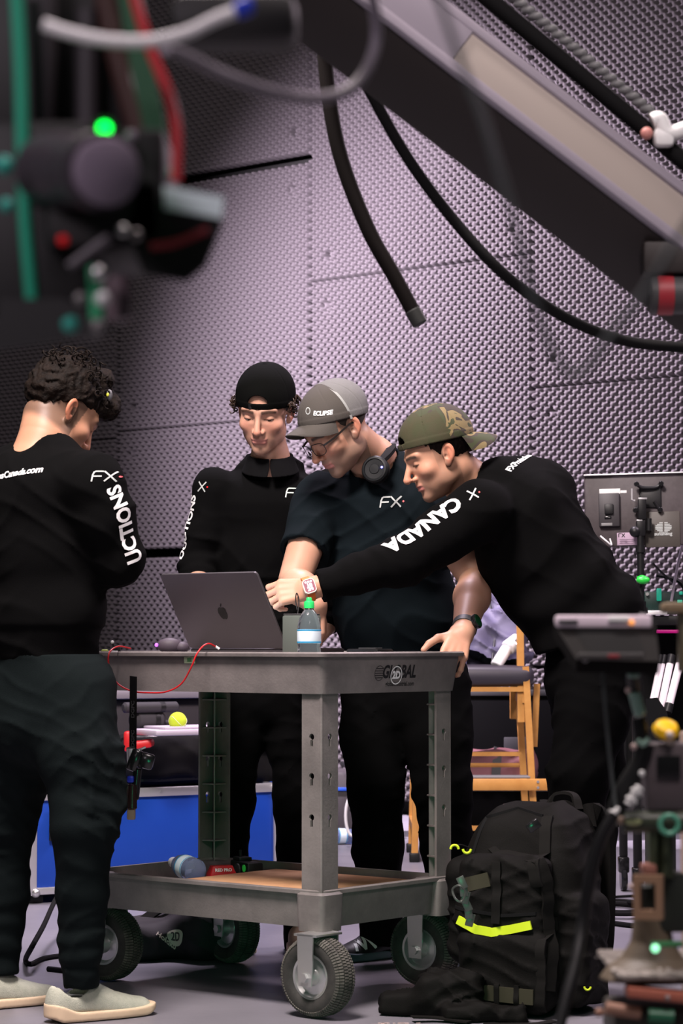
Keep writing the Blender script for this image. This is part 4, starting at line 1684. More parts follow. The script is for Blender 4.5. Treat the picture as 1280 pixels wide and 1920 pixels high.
lo, hi = hbox(H1, 0.045)
hr = sdf_obj('hair', local_fn(H1, hair1), lo, hi, 0.0036, hair_m, man1)
mb = MB()
for k in range(110):
    a = rng.uniform(-PI, PI); b_ = rng.uniform(0.15, 1.35)
    v = Vector((math.cos(a) * math.cos(b_) * 0.09, math.sin(a) * math.cos(b_) * 0.105 - 0.022, 0.062 + math.sin(b_) * 0.090))
    if v.y > 0.06 and v.z < 0.08: continue
    t_ = Vector((rng.normal(), rng.normal(), rng.normal() * 0.5))
    curl_lock(mb, H1 @ v, H1.to_3x3() @ t_, rng.uniform(0.006, 0.014), rng.uniform(0.8, 1.6), rng.uniform(0.015, 0.04), 0.0022, rng.uniform(0, 6))
o = mb.build('loose_curls', hair_m, hr); o['kind'] = 'stuff'
ck = H1 @ Vector((-0.072, 0.055, 0.098))
mb = MB(frame(ck, H1.to_3x3() @ Vector((0, 0.6, -0.8)), H1.to_3x3() @ Vector((-0.9, 0.2, 0.3)), H1.to_3x3() @ Vector((0.3, 0.8, 0.6))))
mb.sphere((0, 0, 0), 0.012, s=(1.25, 0.5, 0.75))
cl_ = mb.build('hair_clip', mat('clip_grey', (0.12, 0.12, 0.13), 0.3), hr)
mb = MB(); mb.sphere(ck + Vector((-0.004, -0.010, 0.0)), 0.004, s=(1, 0.6, 1.4)); mb.build('clip_badge', mat('clip_yellow', (0.55, 0.55, 0.05), 0.5), cl_)
# necklace
mb = MB()
nb = H1.inverted()
pts = []
for k in range(20):
    a = 2 * PI * k / 20
    c = at(86, 826, 6.23)
    pts.append(c + Vector((0.064 * math.cos(a), 0.064 * math.sin(a), 0.018 * math.cos(a + 2.4) * -1)))
mb.tube(pts, 0.0013, n=6, closed=True, smooth=2)
mb.build('necklace', mat('brown_cord', (0.10, 0.035, 0.012), 0.5), man1)

# ================================================================= person 2: black cap worn backwards
def at2(x, y, Y): return at(x, y, Y + 0.12)


f2 = Vector((0.05, -1.0, 0)); l2 = Vector((1.0, 0.05, 0))
man2 = make_person('person in black sweatshirt with black cap worn backwards, looking down behind the laptop')
man2.location = (-0.24, 7.4, 0)
H2 = head_frame(at2(497, 771, 7.26), (-0.22, -0.97), R(24), R(-4))
P2 = dict(skin=(0.56, 0.31, 0.22), jaw=1.0, nose=1.0, lid=0.0030, scale=1.03, brow=(0.03, 0.016, 0.010), lips=(0.56, 0.22, 0.19), stubble=0.10, gaze=0.002)
nk2 = at2(507, 862, 7.33)
neck2 = [(H2 @ Vector((0, -0.025, -0.05)), 0.050), (nk2, 0.054), (at2(507, 900, 7.36), 0.075)]
hv, hq, hc = head_part(H2, P2, neck2, 0.0021)
s2R, s2L = at2(402, 922, 7.34), at2(612, 925, 7.36)
e2R, w2R = at2(374, 1062, 7.36), at2(372, 1170, 7.14)
e2L, w2L = at2(640, 1080, 7.40), at2(610, 1175, 7.22)
caps2R = hand_caps(w2R, (0.25, -0.6, -0.35), (-0.3, -0.3, 0.9), -1, [0.35] * 4)
caps2L = hand_caps(w2L, (-0.4, -0.5, -0.35), (0.2, -0.3, 0.9), 1, [0.35] * 4)
aR = arm_part(e2R, w2R, caps2R, h=0.0036)
aL = arm_part(e2L, w2L, caps2L, h=0.0036)
link_mesh('body', mesh_from('body', [(hv, hq), aR, aL], [hc, arm_color(aR[0], P2), arm_color(aL[0], P2)]), skin_m, man2)
sp2 = [(at2(507, 885, 7.38), 0.10, 0.07), (at2(506, 945, 7.38), 0.178, 0.112), (at2(502, 1040, 7.40), 0.160, 0.112), (at2(498, 1150, 7.42), 0.150, 0.112), (at2(496, 1240, 7.44), 0.160, 0.12)]
tf2 = torso_f(sp2, l2, 0.05)


def sweat2(P):
    d = tf2(P)
    for s_, e_, w_ in ((s2R, e2R, w2R), (s2L, e2L, w2L)):
        arm = chain(P, [(s_, 0.070), (s_.lerp(e_, 0.5), 0.060), (e_, 0.053), (e_.lerp(w_, 0.6), 0.048), (w_, 0.040)], 0.03)
        arm = plane_cut(arm, P, w_, w_ - e_, 0.004)
        arm += fold_rings(P, e_.lerp(s_, 0.35), e_.lerp(w_, 0.9), 0.003, 170, 1)
        d = smin(d, arm, 0.025)
    d = d + wob(P, 14, 0.006, 11) + creases(P, 0.007, 0.7, 12)
    d = plane_cut(d, P, at2(496, 1262, 7.4), (0, 0, -1), 0.006)
    d = smax(d, -chain(P, [(H2 @ Vector((0, -0.01, -0.06)), 0.060), (nk2, 0.062), (at2(507, 868, 7.34), 0.045)], 0.02), 0.004)
    d = neck_cut(d, P, at2(507, 856, 7.30), (0, -0.34, 0.94))
    return d


lo, hi = bbox([s[0] for s in sp2] + [s2R, s2L, e2R, e2L, w2R, w2L], 0.19)
top2 = sdf_obj('sweatshirt', sweat2, lo, hi, 0.0065, cloth_black_m, man2)
bv2 = bvh_of(top2)


# polo collar
def collar2(P):
    q = P - V3(nk2)
    c = np.sqrt((q[:, 0] / 1.0) ** 2 + ((q[:, 1] - 0.0) / 0.95) ** 2)
    rr = 0.066 + 0.42 * np.maximum(0, -q[:, 2] + 0.010)
    tilt = q[:, 2] - 0.28 * (q[:, 1])
    d = np.abs(c - rr) - 0.0045
    d = smax(d, tilt - 0.016, 0.004)
    d = smax(d, -0.036 - tilt - 0.22 * np.abs(q[:, 0]) * 0, 0.004)
    gap = 0.012 + 0.7 * np.maximum(0, -tilt + 0.006) - np.abs(q[:, 0])
    gap = smax(gap, q[:, 1] + 0.0, 0.004)
    return smax(d, -(-gap) if False else -(np.maximum(np.abs(q[:, 0]) - (0.0005 + 0.22 * np.maximum(0, -0.008 - tilt)), q[:, 1])), 0.003)


lo, hi = bbox([nk2], 0.12)
sdf_obj('collar', collar2, lo, hi, 0.003, mat('rib_black', (0.0045, 0.0045, 0.005), 0.9, spec=0.06), top2)
fx_logo(top2, hit(552, 924, bv2), (1, 0, 0), (0, 0, 1), 0.027, bv2, mat('pale_mint_print', (0.55, 0.62, 0.58), 0.5))
sd = (s2R - e2R).normalized()
outw = Vector((-0.86, -0.5, 0.05)).normalized()
yv = outw.cross(sd)
lay('sleeve_lettering', text_bm('DUCTIONS', 0.050, bold=0.035, maxedge=0.008, sx=0.80, align='RIGHT'), print_white_m, top2, hit(363, 928, bv2), sd, yv, bv2, 0.002, 0.3)
fx_logo(top2, hit(371, 912, bv2), (0.9, -0.43, -0.1), (0.1, 0, 1), 0.028, bv2, only_x=True)


def trous(P, hipc, side, hips, legs, seed):
    d = s_econe(P, hipc + Vector((0, 0, 0.06)), hipc + Vector((0, 0, -0.08)), side, hips[0] * 0.95, hips[1] * 0.95, hips[0], hips[1])
    for (hh, kk, aa, r0, rk, ra) in legs:
        leg = chain(P, [(hh, r0), (hh.lerp(kk, 0.5), r0 * 0.92), (kk, rk), (kk.lerp(aa, 0.4), rk * 0.92), (aa + Vector((0, 0, -0.07)), ra)], 0.03)
        leg += fold_rings(P, kk + Vector((0, 0, 0.14)), kk + Vector((0, 0, -0.14)), 0.001, 90, seed)
        leg += fold_rings(P, aa + Vector((0, 0, 0.16)), aa, 0.0016, 110, seed + 1)
        leg = plane_cut(leg, P, aa + Vector((0, 0, -0.04)), (0, 0, -1), 0.005)
        d = smin(d, leg, 0.025)
    return d + wob(P, 10, 0.005, seed) + creases(P, 0.006, 0.9, seed)


hip2 = at2(497, 1262, 7.42)
legs2 = [(hip2 + Vector((-0.082, 0, -0.03)), at2(435, 1500, 7.36), at2(408, 1755, 7.40), 0.090, 0.066, 0.052),
         (hip2 + Vector((0.082, 0, -0.03)), at2(556, 1500, 7.38), at2(566, 1755, 7.42), 0.092, 0.068, 0.052)]
lo, hi = bbox([hip2] + [l[1] for l in legs2] + [l[2] for l in legs2], 0.17)
tb = plane_cut
sdf_obj('trousers', lambda P: plane_cut(trous(P, hip2, l2, (0.155, 0.115), legs2, 21), P, hip2 + Vector((0, 0, 0.05)), (0, 0, 1), 0.004), lo, hi, 0.009, pants_black_m, man2)
tan_m = mat('tan_shoe', (0.30, 0.22, 0.15), 0.7)
for l in legs2:
    a = l[2]
    shoe('shoe', (a.x - 0.005, a.y + 0.075), (a.x + (0.02 if l is legs2[1] else 0.09), a.y - (0.20 if l is legs2[1] else 0.17)), man2, tan_m, sole_m)


def hole_back(q):      # arched opening at the forehead (cap worn backwards)
    w = s_ell(q, (0, 0.09, 0.047), (0.031, 0.05, 0.030))
    strap = 0.0525 - q[:, 2]
    return smax(w, strap, 0.001)


bcap = mat('black_cap', (0.0028, 0.003, 0.0028), 0.9, spec=0.06, bump=(600, 0.2, 0.002))
H2s = H2 @ Matrix.Scale(1.04, 4)
cp2 = cap_dome(H2s, bcap, man2, cz=0.050, zf=0.036, zb=0.006, rad=(0.0850, 0.1055, 0.090), hole=hole_back)
cap_brim(H2s, bcap, cp2, PI, 0.07, 0.012, 0.006, 5.0, (0.085, 0.1055), tilt=-0.2)
mb = MB(H2s); mb.box((-0.022, 0.0905, 0.0445), (0.010, 0.004, 0.015), 0.001); mb.build('strap_buckle', black_gloss_m, cp2)


def hair2(q):
    x, y, z = q[:, 0], q[:, 1], q[:, 2]
    d = s_ell(q, (0, -0.016, 0.042), (0.0795, 0.101, 0.086))
    n = np.sin(x * 130 + 3 * np.sin(y * 90)) * np.sin(z * 140 + 2 * np.sin(y * 120))
    d = d - 0.003 * n
    d = smax(d, z - 0.050, 0.004)
    d = smax(d, -0.045 - z, 0.004)
    d = smax(d, y - 0.030 - 0.35 * (z - 0.0) * (z > 0), 0.006)
    ear = s_ell(np.stack([np.abs(x), y, z], 1), (0.082, -0.008, -0.004), (0.02, 0.022, 0.034))
    return smax(d, -ear, 0.004)


lo, hi = hbox(H2)
hr2 = sdf_obj('hair', local_fn(H2, hair2, 1.03), lo, hi, 0.003, hair_brown_m, man2)
mb = MB()
for k in range(64):
    sd_ = 1 if k % 2 else -1
    v = Vector((sd_ * rng.uniform(0.078, 0.090), rng.uniform(-0.045, 0.042), rng.uniform(0.002, 0.045)))
    if v.y > 0.03: v.z = rng.uniform(0.03, 0.045)
    t_ = Vector((sd_ * rng.uniform(0.4, 1.0), rng.normal() * 0.5, rng.uniform(-0.6, 0.7)))
    curl_lock(mb, H2 @ v, H2.to_3x3() @ t_, rng.uniform(0.004, 0.009), rng.uniform(0.8, 1.7), rng.uniform(0.008, 0.026), 0.0022, rng.uniform(0, 6))
o = mb.build('curls', hair_brown_m, hr2); o['kind'] = 'stuff'

# ================================================================= person 3: grey trucker cap, glasses, headphones
f3 = Vector((-0.45, -0.89, 0)); l3 = Vector((0.89, -0.45, 0))
man3 = make_person('person in charcoal tee with grey mesh-back cap, glasses and headphones round the neck')
man3.location = (0.17, 7.32, 0)
H3 = head_frame(at(634, 806, 7.00), (-0.86, -0.51), R(36), 0.0)
P3 = dict(skin=(0.52, 0.285, 0.195), jaw=1.04, nose=1.05, lid=0.0010, brow=(0.03, 0.02, 0.015), lips=(0.52, 0.20, 0.18), stubble=0.62, stub_col=(0.15, 0.115, 0.09), mouth=0.0008, scale=1.02)
nk3 = at(700, 862, 7.12)
neck3 = [(H3 @ Vector((0, -0.025, -0.045)), 0.058), (nk3, 0.063), (at(706, 905, 7.16), 0.085)]
hv, hq, hc = head_part(H3, P3, neck3, 0.0021)
s3R, s3L = at(602, 935, 7.16), at(806, 945, 7.04)
e3R, w3R = at(552, 1088, 6.98), at(592, 1134, 6.86)
e3L, w3L = at(893, 1085, 6.92), at(868, 1188, 6.68)
caps3R = hand_caps(w3R, (-0.10, -0.05, -0.9), (0.3, -0.8, 0.1), -1, [0.65] * 4, s=0.9)
caps3L = hand_caps(w3L + Vector((-0.006, 0, 0)), (-0.22, -0.62, -0.60), (0.36, -0.55, 0.72), 1, [(0.05, 0.75, 0.5), (0.35, 0.75, 0.6), (0.55, 0.8, 0.6), (0.7, 0.8, 0.6)], spread=0.16, thumb=(1.0, 0.10))
aR = arm_part(e3R, w3R, caps3R, 0.046, 0.031, h=0.003)
aL = arm_part(e3L, w3L, caps3L, 0.049, 0.030, h=0.0028)


def upper3(P):
    d = chain(P, [(s3R.lerp(e3R, 0.45), 0.056), (e3R, 0.047)])
    return smin(d, chain(P, [(s3L.lerp(e3L, 0.45), 0.056), (e3L, 0.050)]), 0.01)


lo, hi = bbox([s3R.lerp(e3R, 0.45), e3R, s3L.lerp(e3L, 0.45), e3L], 0.07)
uu = nets(upper3, lo, hi, 0.005)
link_mesh('body', mesh_from('body', [(hv, hq), aR, aL, uu], [hc, arm_color(aR[0], P3), arm_color(aL[0], P3), arm_color(uu[0], P3)]), skin_m, man3)
sp3 = [(at(706, 888, 7.17), 0.12, 0.08), (at(706, 950, 7.16), 0.195, 0.13), (at(722, 1050, 7.16), 0.190, 0.140), (at(742, 1140, 7.20), 0.178, 0.140), (at(752, 1225, 7.24), 0.172, 0.135)]
tf3 = torso_f(sp3, l3, 0.05)
hem3R = s3R.lerp(e3R, 0.66); hem3L = s3L.lerp(e3L, 0.66)


def tee3(P):
    d = tf3(P)
    for s_, e_, hm in ((s3R, e3R, hem3R), (s3L, e3L, hem3L)):
        slv = chain(P, [(s_, 0.080), (hm, 0.071), (e_, 0.071)], 0.02)
        slv = plane_cut(slv, P, hm, (e_ - s_), 0.003)
        slv = smax(slv, -s_cone(P, hm + (s_ - e_) * 0.05, e_, 0.056, 0.058), 0.002)
        d = smin(d, slv, 0.03)
    d = d + wob(P, 13, 0.007, 31) + creases(P, 0.006, 0.6, 32)
    d = plane_cut(d, P, at(752, 1230, 7.2), (0, 0, -1), 0.006)
    d = smax(d, -chain(P, [(H3 @ Vector((0, -0.02, -0.05)), 0.064), (nk3, 0.068), (at(700, 874, 7.1), 0.064)], 0.02), 0.004)
    d = neck_cut(d, P, at(700, 852, 7.10), (-0.30, -0.42, 0.86))
    return d


lo, hi = bbox([s[0] for s in sp3] + [s3R, s3L, hem3R, hem3L], 0.20)
tee = sdf_obj('tee_shirt', tee3, lo, hi, 0.0055, tee_m, man3)
bv3 = bvh_of(tee)
fx_logo(tee, hit(731, 941, bv3), (0.93, -0.36, 0.03), (0, 0, 1), 0.029, bv3)
hip3 = at(758, 1262, 7.26)
legs3 = [(hip3 - l3 * 0.095 + Vector((0, 0, -0.03)), at(703, 1480, 7.20), at(716, 1745, 7.32), 0.108, 0.078, 0.060),
         (hip3 + l3 * 0.095 + Vector((0, 0, -0.03)), at(830, 1480, 7.16), at(846, 1745, 7.22), 0.108, 0.080, 0.062)]
lo, hi = bbox([hip3] + [l[1] for l in legs3] + [l[2] for l in legs3], 0.18)
t3 = sdf_obj('trousers', lambda P: plane_cut(trous(P, hip3, l3, (0.178, 0.138), legs3, 41), P, hip3 + Vector((0, 0, 0.05)), (0, 0, 1), 0.004), lo, hi, 0.009, pants_black_m, man3)
lay('hip_mark', strokes_bm([[(-0.010, -0.012), (-0.002, 0.012)], [(-0.003, -0.012), (0.005, 0.012)], [(0.005, 0.012), (0.010, 0.0), (0.006, -0.012), (-0.001, -0.012)]], 0.0025), print_white_m, t3, at(872, 1306, 6.9), (0.9, 0.2, 0), (0, 0, 1), bvh_of(t3))
# trainers with a zigzag side
zs = shoe('trainer', (0.195, 7.40), (-0.025, 7.21), man3, black_m, mat('blue_grey_sole', (0.06, 0.08, 0.10), 0.6))
zs2 = shoe('trainer', (0.36, 7.26), (0.28, 7.0), man3, black_m, MATS['blue_grey_sole'])
tri = [(-0.085, -0.018), (-0.085, 0.016), (-0.045, -0.014), (-0.040, 0.022), (0.0, -0.012), (0.006, 0.030), (0.045, -0.002), (0.075, 0.012)]
zb_ = bvh_of(zs)
tri = [(x_ * 0.72, y_ * 0.95) for x_, y_ in tri]
lay('zigzag_stripe', strokes_bm([tri], 0.009, 0.01), print_grey_m, zs, hit(702, 1768, zb_), (0.97, 0.25, 0), (0.0, 0.0, 1), zb_, 0.003, 0.2)

cg = mat('grey_cap_cloth', (0.060, 0.053, 0.046), 0.85, bump=(500, 0.2, 0.002))
mesh_m = mat('grey_cap_mesh', (0.16, 0.16, 0.155), 0.8, bump=(900, 0.7, 0.003))
H3s = H3 @ Matrix.Scale(1.03, 4)
cp3 = cap_dome(H3s, [cg, mesh_m], man3, cz=0.050, zf=0.068, zb=-0.012, rad=(0.0855, 0.1065, 0.088))
# rear panels are mesh: assign by face
me = cp3.data
off = origin_of(cp3)
Hi = H3s.inverted()
for pl_ in me.polygons:
    q = Hi @ (pl_.center + off)
    if q.y < -0.012 - 0.10 * (q.z - 0.05):
        pl_.material_index = 1
cap_brim(H3s, cg, cp3, 0.0, 0.060, 0.068, 0.004, 5.5, (0.0855, 0.1030), tilt=0.16)
mb = MB(H3s)   # pale trim between cloth and mesh
pts = []
for k in range(25):
    a = PI * (k / 24)
    pts.append((0.0875 * math.cos(a), -0.012 - 0.09 * (0.094 * math.sin(a)) , 0.050 + 0.089 * math.sin(a) - (0.028 if False else 0)))
pts = [(p[0], p[1], p[2]) for p in pts]
pts = [(0.0865, -0.008, 0.024)] + pts + [(-0.0865, -0.008, 0.024)]
mb.tube(pts, 1.0, flat=(0.0035, 0.0012), smooth=3, up=None)
mb.build('panel_piping', mat('pale_grey_trim', (0.30, 0.31, 0.30), 0.7), cp3)
bvc = bvh_of(cp3)
# lettering on the front of the cap
l_ = H3s.to_3x3() @ Vector((1, 0, 0)); F_ = H3s.to_3x3() @ Vector((0, 1, 0)); U_ = H3s.to_3x3() @ Vector((0, 0, 1))
nn_ = (l_ * 0.80 + F_ * 0.60).normalized()
xx_ = (l_ * 0.60 - F_ * 0.80).normalized()      # reading to the viewer's right
oo_ = H3s @ Vector((0.062, 0.046, 0.082))
xx_ = (-xx_ if xx_.x < 0 else xx_) - U_ * 0.0
xx_ = Vector((0.92, -0.36, -0.10)).normalized()
lay('cap_lettering', text_bm('ECLIPSE', 0.0150, bold=0.045, maxedge=0.006, sx=1.05), print_white_m, cp3, oo_, xx_, U_, bvc, 0.0012, 0.1)
lay('cap_ring', disc_bm((-0.046, 0.003), 0.0085, 0.0062, 20), print_grey_m, cp3, oo_, xx_, U_, bvc, 0.0012, 0.1)


def hair3(q):
    x, y, z = q[:, 0], q[:, 1], q[:, 2]
    d = s_ell(q, (0, -0.016, 0.042), (0.0770, 0.0985, 0.085))
    d = smax(d, z - 0.045, 0.004)
    d = smax(d, -0.030 - z - 0.3 * np.minimum(0, y), 0.004)
    d = smax(d, y - 0.026, 0.004)
    ear = s_ell(np.stack([np.abs(x), y, z], 1), (0.082, -0.010, -0.004), (0.022, 0.025, 0.036))
    return smax(d, -ear, 0.004)


lo, hi = hbox(H3)
sdf_obj('hair', local_fn(H3, hair3, 1.02), lo, hi, 0.003, mat('short_dark_hair', (0.03, 0.022, 0.017), 0.8), man3)
# glasses
gm = mat('dark_glasses_frame', (0.018, 0.014, 0.013), 0.35)
gl = None
mb = MB(H3 @ Matrix.Scale(1.02, 4))
for s_ in (1, -1):
    pts = []
    for k in range(20):
        a = 2 * PI * k / 20
        cx, cz = 0.031, -0.001
        sx_ = abs(math.cos(a)) ** 0.6 * (1 if math.cos(a) > 0 else -1)
        sz_ = abs(math.sin(a)) ** 0.7 * (1 if math.sin(a) > 0 else -1)
        x_ = cx + 0.0255 * sx_
        pts.append((s_ * x_, 0.108 - 9.0 * max(0, x_ - 0.02) ** 2, cz + 0.0185 * sz_))
    mb.tube(pts, lambda t: 0.0012, n=6, closed=True, smooth=2)
    mb.tube([(s_ * 0.056, 0.0955, 0.006), (s_ * 0.066, 0.090, 0.0075), (s_ * 0.0775, 0.06, 0.010), (s_ * 0.080, 0.0, 0.014), (s_ * 0.0795, -0.022, 0.004)], 1.0, flat=(0.0011, 0.0027), smooth=4, up=(0, 0, 1))
mb.tube([(0.0065, 0.1085, 0.002), (0.0, 0.111, 0.004), (-0.0065, 0.1085, 0.002)], 0.0012, n=6)
gl = mb.build('glasses', gm, man3)
mb = MB(H3 @ Matrix.Scale(1.02, 4))
for s_ in (1, -1):
    b2 = []
    for k in range(20):
        a = 2 * PI * k / 20
        x_ = 0.031 + 0.0245 * abs(math.cos(a)) ** 0.6 * (1 if math.cos(a) > 0 else -1)
        b2.append((s_ * x_, 0.1078 - 9.0 * max(0, x_ - 0.02) ** 2, -0.001 + 0.0178 * abs(math.sin(a)) ** 0.7 * (1 if math.sin(a) > 0 else -1)))
    mb.ring_loft([b2, [(p[0], p[1] - 0.0012, p[2]) for p in b2]])
mb.build('lens', mat('lens_glass', (1, 1, 1), 0.02, trans=1.0, ior=1.05), gl)

# headphones round the neck
hp = thing('headphones', 'black over-ear headphones with a small blue light hanging round a neck', 'headphones', nk3)
mb = MB()
c0 = at(712, 866, 7.12)
pts = []
earL = at(703, 880, 6.98)
earR = at(655, 905, 7.20)
bk = at(742, 842, 7.20)
mb.tube([earL + Vector((0.014, 0.0, 0.02)), at(726, 852, 7.02), at(735, 838, 7.10), at(728, 836, 7.18), at(705, 850, 7.24), earR + Vector((0, 0.02, 0.03))], 1.0, flat=(0.012, 0.006), smooth=6, up=(0, 0, 1))
mb.build('headband', black_matte_m, hp)
axl = Vector((-0.35, -0.92, 0.15)).normalized()
mb = MB(); mb.lathe([(0.020, -0.012), (0.036, -0.010), (0.040, -0.002), (0.040, 0.004), (0.036, 0.009), (0.031, 0.010), (0.029, 0.007), (0.016, 0.0065), (0.014, 0.0085), (0.0, 0.009)], earL, axl, n=32)
ec = mb.build('ear_cup', mat('headphone_black', (0.006, 0.007, 0.008), 0.5, spec=0.3), hp)
mb = MB(); mb.lathe([(0.026, -0.026), (0.036, -0.024), (0.040, -0.017), (0.037, -0.010), (0.022, -0.010)], earL, axl, n=32)
mb.build('ear_cushion', black_matte_m, ec)
mb = MB(); mb.sphere(earL + axl * 0.0085 + Vector((0.022, -0.006, 0.004)), 0.0035); mb.build('blue_light', mat('blue_led', (0.1, 0.1, 0.9), 0.4, emit=((0.16, 0.16, 1.0), 5.0)), ec)
mb = MB(); mb.lathe([(0.020, -0.012), (0.036, -0.010), (0.039, 0.0), (0.036, 0.010), (0.028, 0.016), (0.0, 0.018)], earR, Vector((-0.7, 0.3, 0.2)), n=24)
mb.build('ear_cup', black_gloss_m, hp)
# watch on his left wrist
def watch(name, label, wr, d, n, face_m, strap_m, case_m, square=False, rr=0.031, size=0.021, screen=None):
    t = thing(name, label, 'watch', wr)
    d = Vector(d).normalized(); n = Vector(n); n = (n - d * n.dot(d)).normalized(); s = d.cross(n)
    mb = MB()
    pts = [Vector(wr) + (n * math.cos(a) + s * math.sin(a)) * rr for a in [2 * PI * k / 24 for k in range(24)]]
    T = frame(wr, s, n, d)
    rings = []
    for (r_, z_) in ((rr, -0.011), (rr + 0.003, -0.0105), (rr + 0.003, 0.0105), (rr, 0.011)):
        rings.append([(r_ * math.cos(2 * PI * k / 28), r_ * math.sin(2 * PI * k / 28), z_) for k in range(28)])
    mb = MB(T); mb.ring_loft(rings + [rings[0]], False, False); mb.build('wrist_strap', strap_m, t)
    cw = Vector(wr) + n * (rr + 0.004)
    TT = frame(cw, s, d, s.cross(d))
    sg = 1 if s.cross(d).dot(n) > 0 else -1
    mb = MB(TT)
    if square:
        w, h = size * 2.05, size * 1.75
        mb.ring_loft([rrect(w * 0.96, h * 0.96, 0.010, -0.004 * sg), rrect(w, h, 0.011, 0.0), rrect(w, h, 0.011, 0.005 * sg), rrect(w * 0.94, h * 0.94, 0.010, 0.007 * sg)])
    else:
        mb.lathe([(size * 0.95, -0.004), (size, 0), (size, 0.005), (size * 0.9, 0.008)], (0, 0, 0), (0, 0, sg), n=28)
    cs = mb.build('watch_case', case_m, t)
    mb = MB(TT)
    if square:
        mb.ring_loft([rrect(w * 0.84, h * 0.82, 0.008, 0.0072 * sg), rrect(w * 0.84, h * 0.82, 0.008, 0.0078 * sg)])
    else:
        mb.lathe([(size * 0.82, 0.008), (size * 0.80, 0.0086)], (0, 0, 0), (0, 0, sg), n=28)
    fc = mb.build('watch_face', face_m, cs)
    return t, TT, sg, fc, cs


watch('wristwatch', 'black round watch on the wrist of the hand gripping the cart', w3L.lerp(e3L, 0.12), e3L - w3L, (0.72, -0.66, 0.2),
      mat('dark_watch_face', (0.004, 0.03, 0.012), 0.25), dark_grey_m, black_gloss_m, rr=0.0325, size=0.0215)

# ================================================================= person 4: camouflage cap, leaning in from the right
f4 = Vector((-0.98, -0.2, 0)); l4 = Vector((0.2, -0.98, 0))
man4 = make_person('person leaning in from the right in black sweatshirt with a camouflage cap worn backwards')
man4.location = (0.70, 6.85, 0)
H4 = head_frame(at(822, 855, 6.74), (-0.975, -0.22), R(24), 0.0)
P4 = dict(skin=(0.54, 0.29, 0.19), nose=1.18, lid=0.0020, brow=(0.02, 0.014, 0.01), lips=(0.50, 0.17, 0.15), stubble=0.30, stub_col=(0.12, 0.085, 0.065), mouth=0.0022, scale=0.97)
neck4 = [(H4 @ Vector((0, -0.03, -0.045)), 0.056), (at(862, 893, 6.79), 0.060), (at(905, 925, 6.82), 0.080)]
hv, hq, hc = head_part(H4, P4, neck4, 0.0021)
s4L, s4R = at(902, 955, 6.66), at(925, 935, 6.98)
e4L, w4L = at(752, 1052, 6.60), at(579, 1105, 6.555)
e4R, w4R = at(1000, 1080, 7.04), at(1050, 1180, 6.86)
caps4L = hand_caps(w4L + Vector((0.006, 0, 0)), (-0.97, 0.10, -0.10), (-0.05, -0.90, 0.42), 1, [(0.55, 1.05, 0.6), (0.62, 1.15, 0.7), (0.70, 1.2, 0.7), (0.80, 1.2, 0.7)], spread=0.05, thumb=(0.35, 0.55), s=0.98, thumb_curl=0.7)
caps4R = hand_caps(w4R, (0.2, -0.4, -0.8), (0.6, -0.6, 0.2), -1, [0.3] * 4)
aL = arm_part(e4L, w4L, caps4L, 0.044, 0.0285, h=0.0024)
aR = arm_part(e4R, w4R, caps4R, h=0.004)
link_mesh('body', mesh_from('body', [(hv, hq), aL, aR], [hc, arm_color(aL[0], P4), arm_color(aR[0], P4)]), skin_m, man4)
sp4 = [(at(912, 925, 6.82), 0.11, 0.075), (at(972, 958, 6.83), 0.175, 0.138), (at(1006, 1040, 6.84), 0.168, 0.154), (at(1060, 1115, 6.84), 0.162, 0.154), (at(1100, 1172, 6.84), 0.160, 0.154), (at(1112, 1202, 6.84), 0.158, 0.152)]
tf4 = torso_f(sp4, l4, 0.05)


def sweat4(P):
    d = tf4(P)
    d = smin(d, s_cone(P, at(945, 905, 6.78), at(1010, 925, 6.85), 0.068, 0.09), 0.05)
    for s_, e_, w_, R0 in ((s4L, e4L, w4L, 1.0), (s4R, e4R, w4R, 0.9)):
        cuff = e_.lerp(w_, 0.90)
        arm = chain(P, [(s_, 0.086 * R0), (s_.lerp(e_, 0.5), 0.077 * R0), (e_, 0.062), (e_.lerp(w_, 0.5), 0.051), (cuff, 0.042), (w_, 0.042)], 0.03)
        arm = plane_cut(arm, P, cuff, w_ - e_, 0.004)
        arm += fold_rings(P, e_.lerp(s_, 0.5), e_.lerp(w_, 0.6), 0.002, 120, 51)
        d = smin(d, arm, 0.04)
    d = d + wob(P, 11, 0.007, 52) + creases(P, 0.006, 0.6, 53)
    ax = (sp4[-1][0] - sp4[2][0]).normalized()
    # big drag folds across the waist
    d = d + 0.006 * np.sin((P @ V3(ax)) * 34 + wob(P, 5, 1.4, 54) * 2) * sstep(0.06, 0.30, (P - V3(sp4[1][0])) @ V3(ax))
    d = plane_cut(d, P, at(1108, 1196, 6.84), Vector((0.30, 0, -0.95)), 0.006)
    d = smax(d, -chain(P, [(H4 @ Vector((0, -0.03, -0.05)), 0.060), (at(862, 893, 6.79), 0.064), (at(876, 905, 6.80), 0.060)], 0.02), 0.004)
    d = neck_cut(d, P, at(872, 880, 6.79), (-0.80, -0.1, 0.60))
    return d


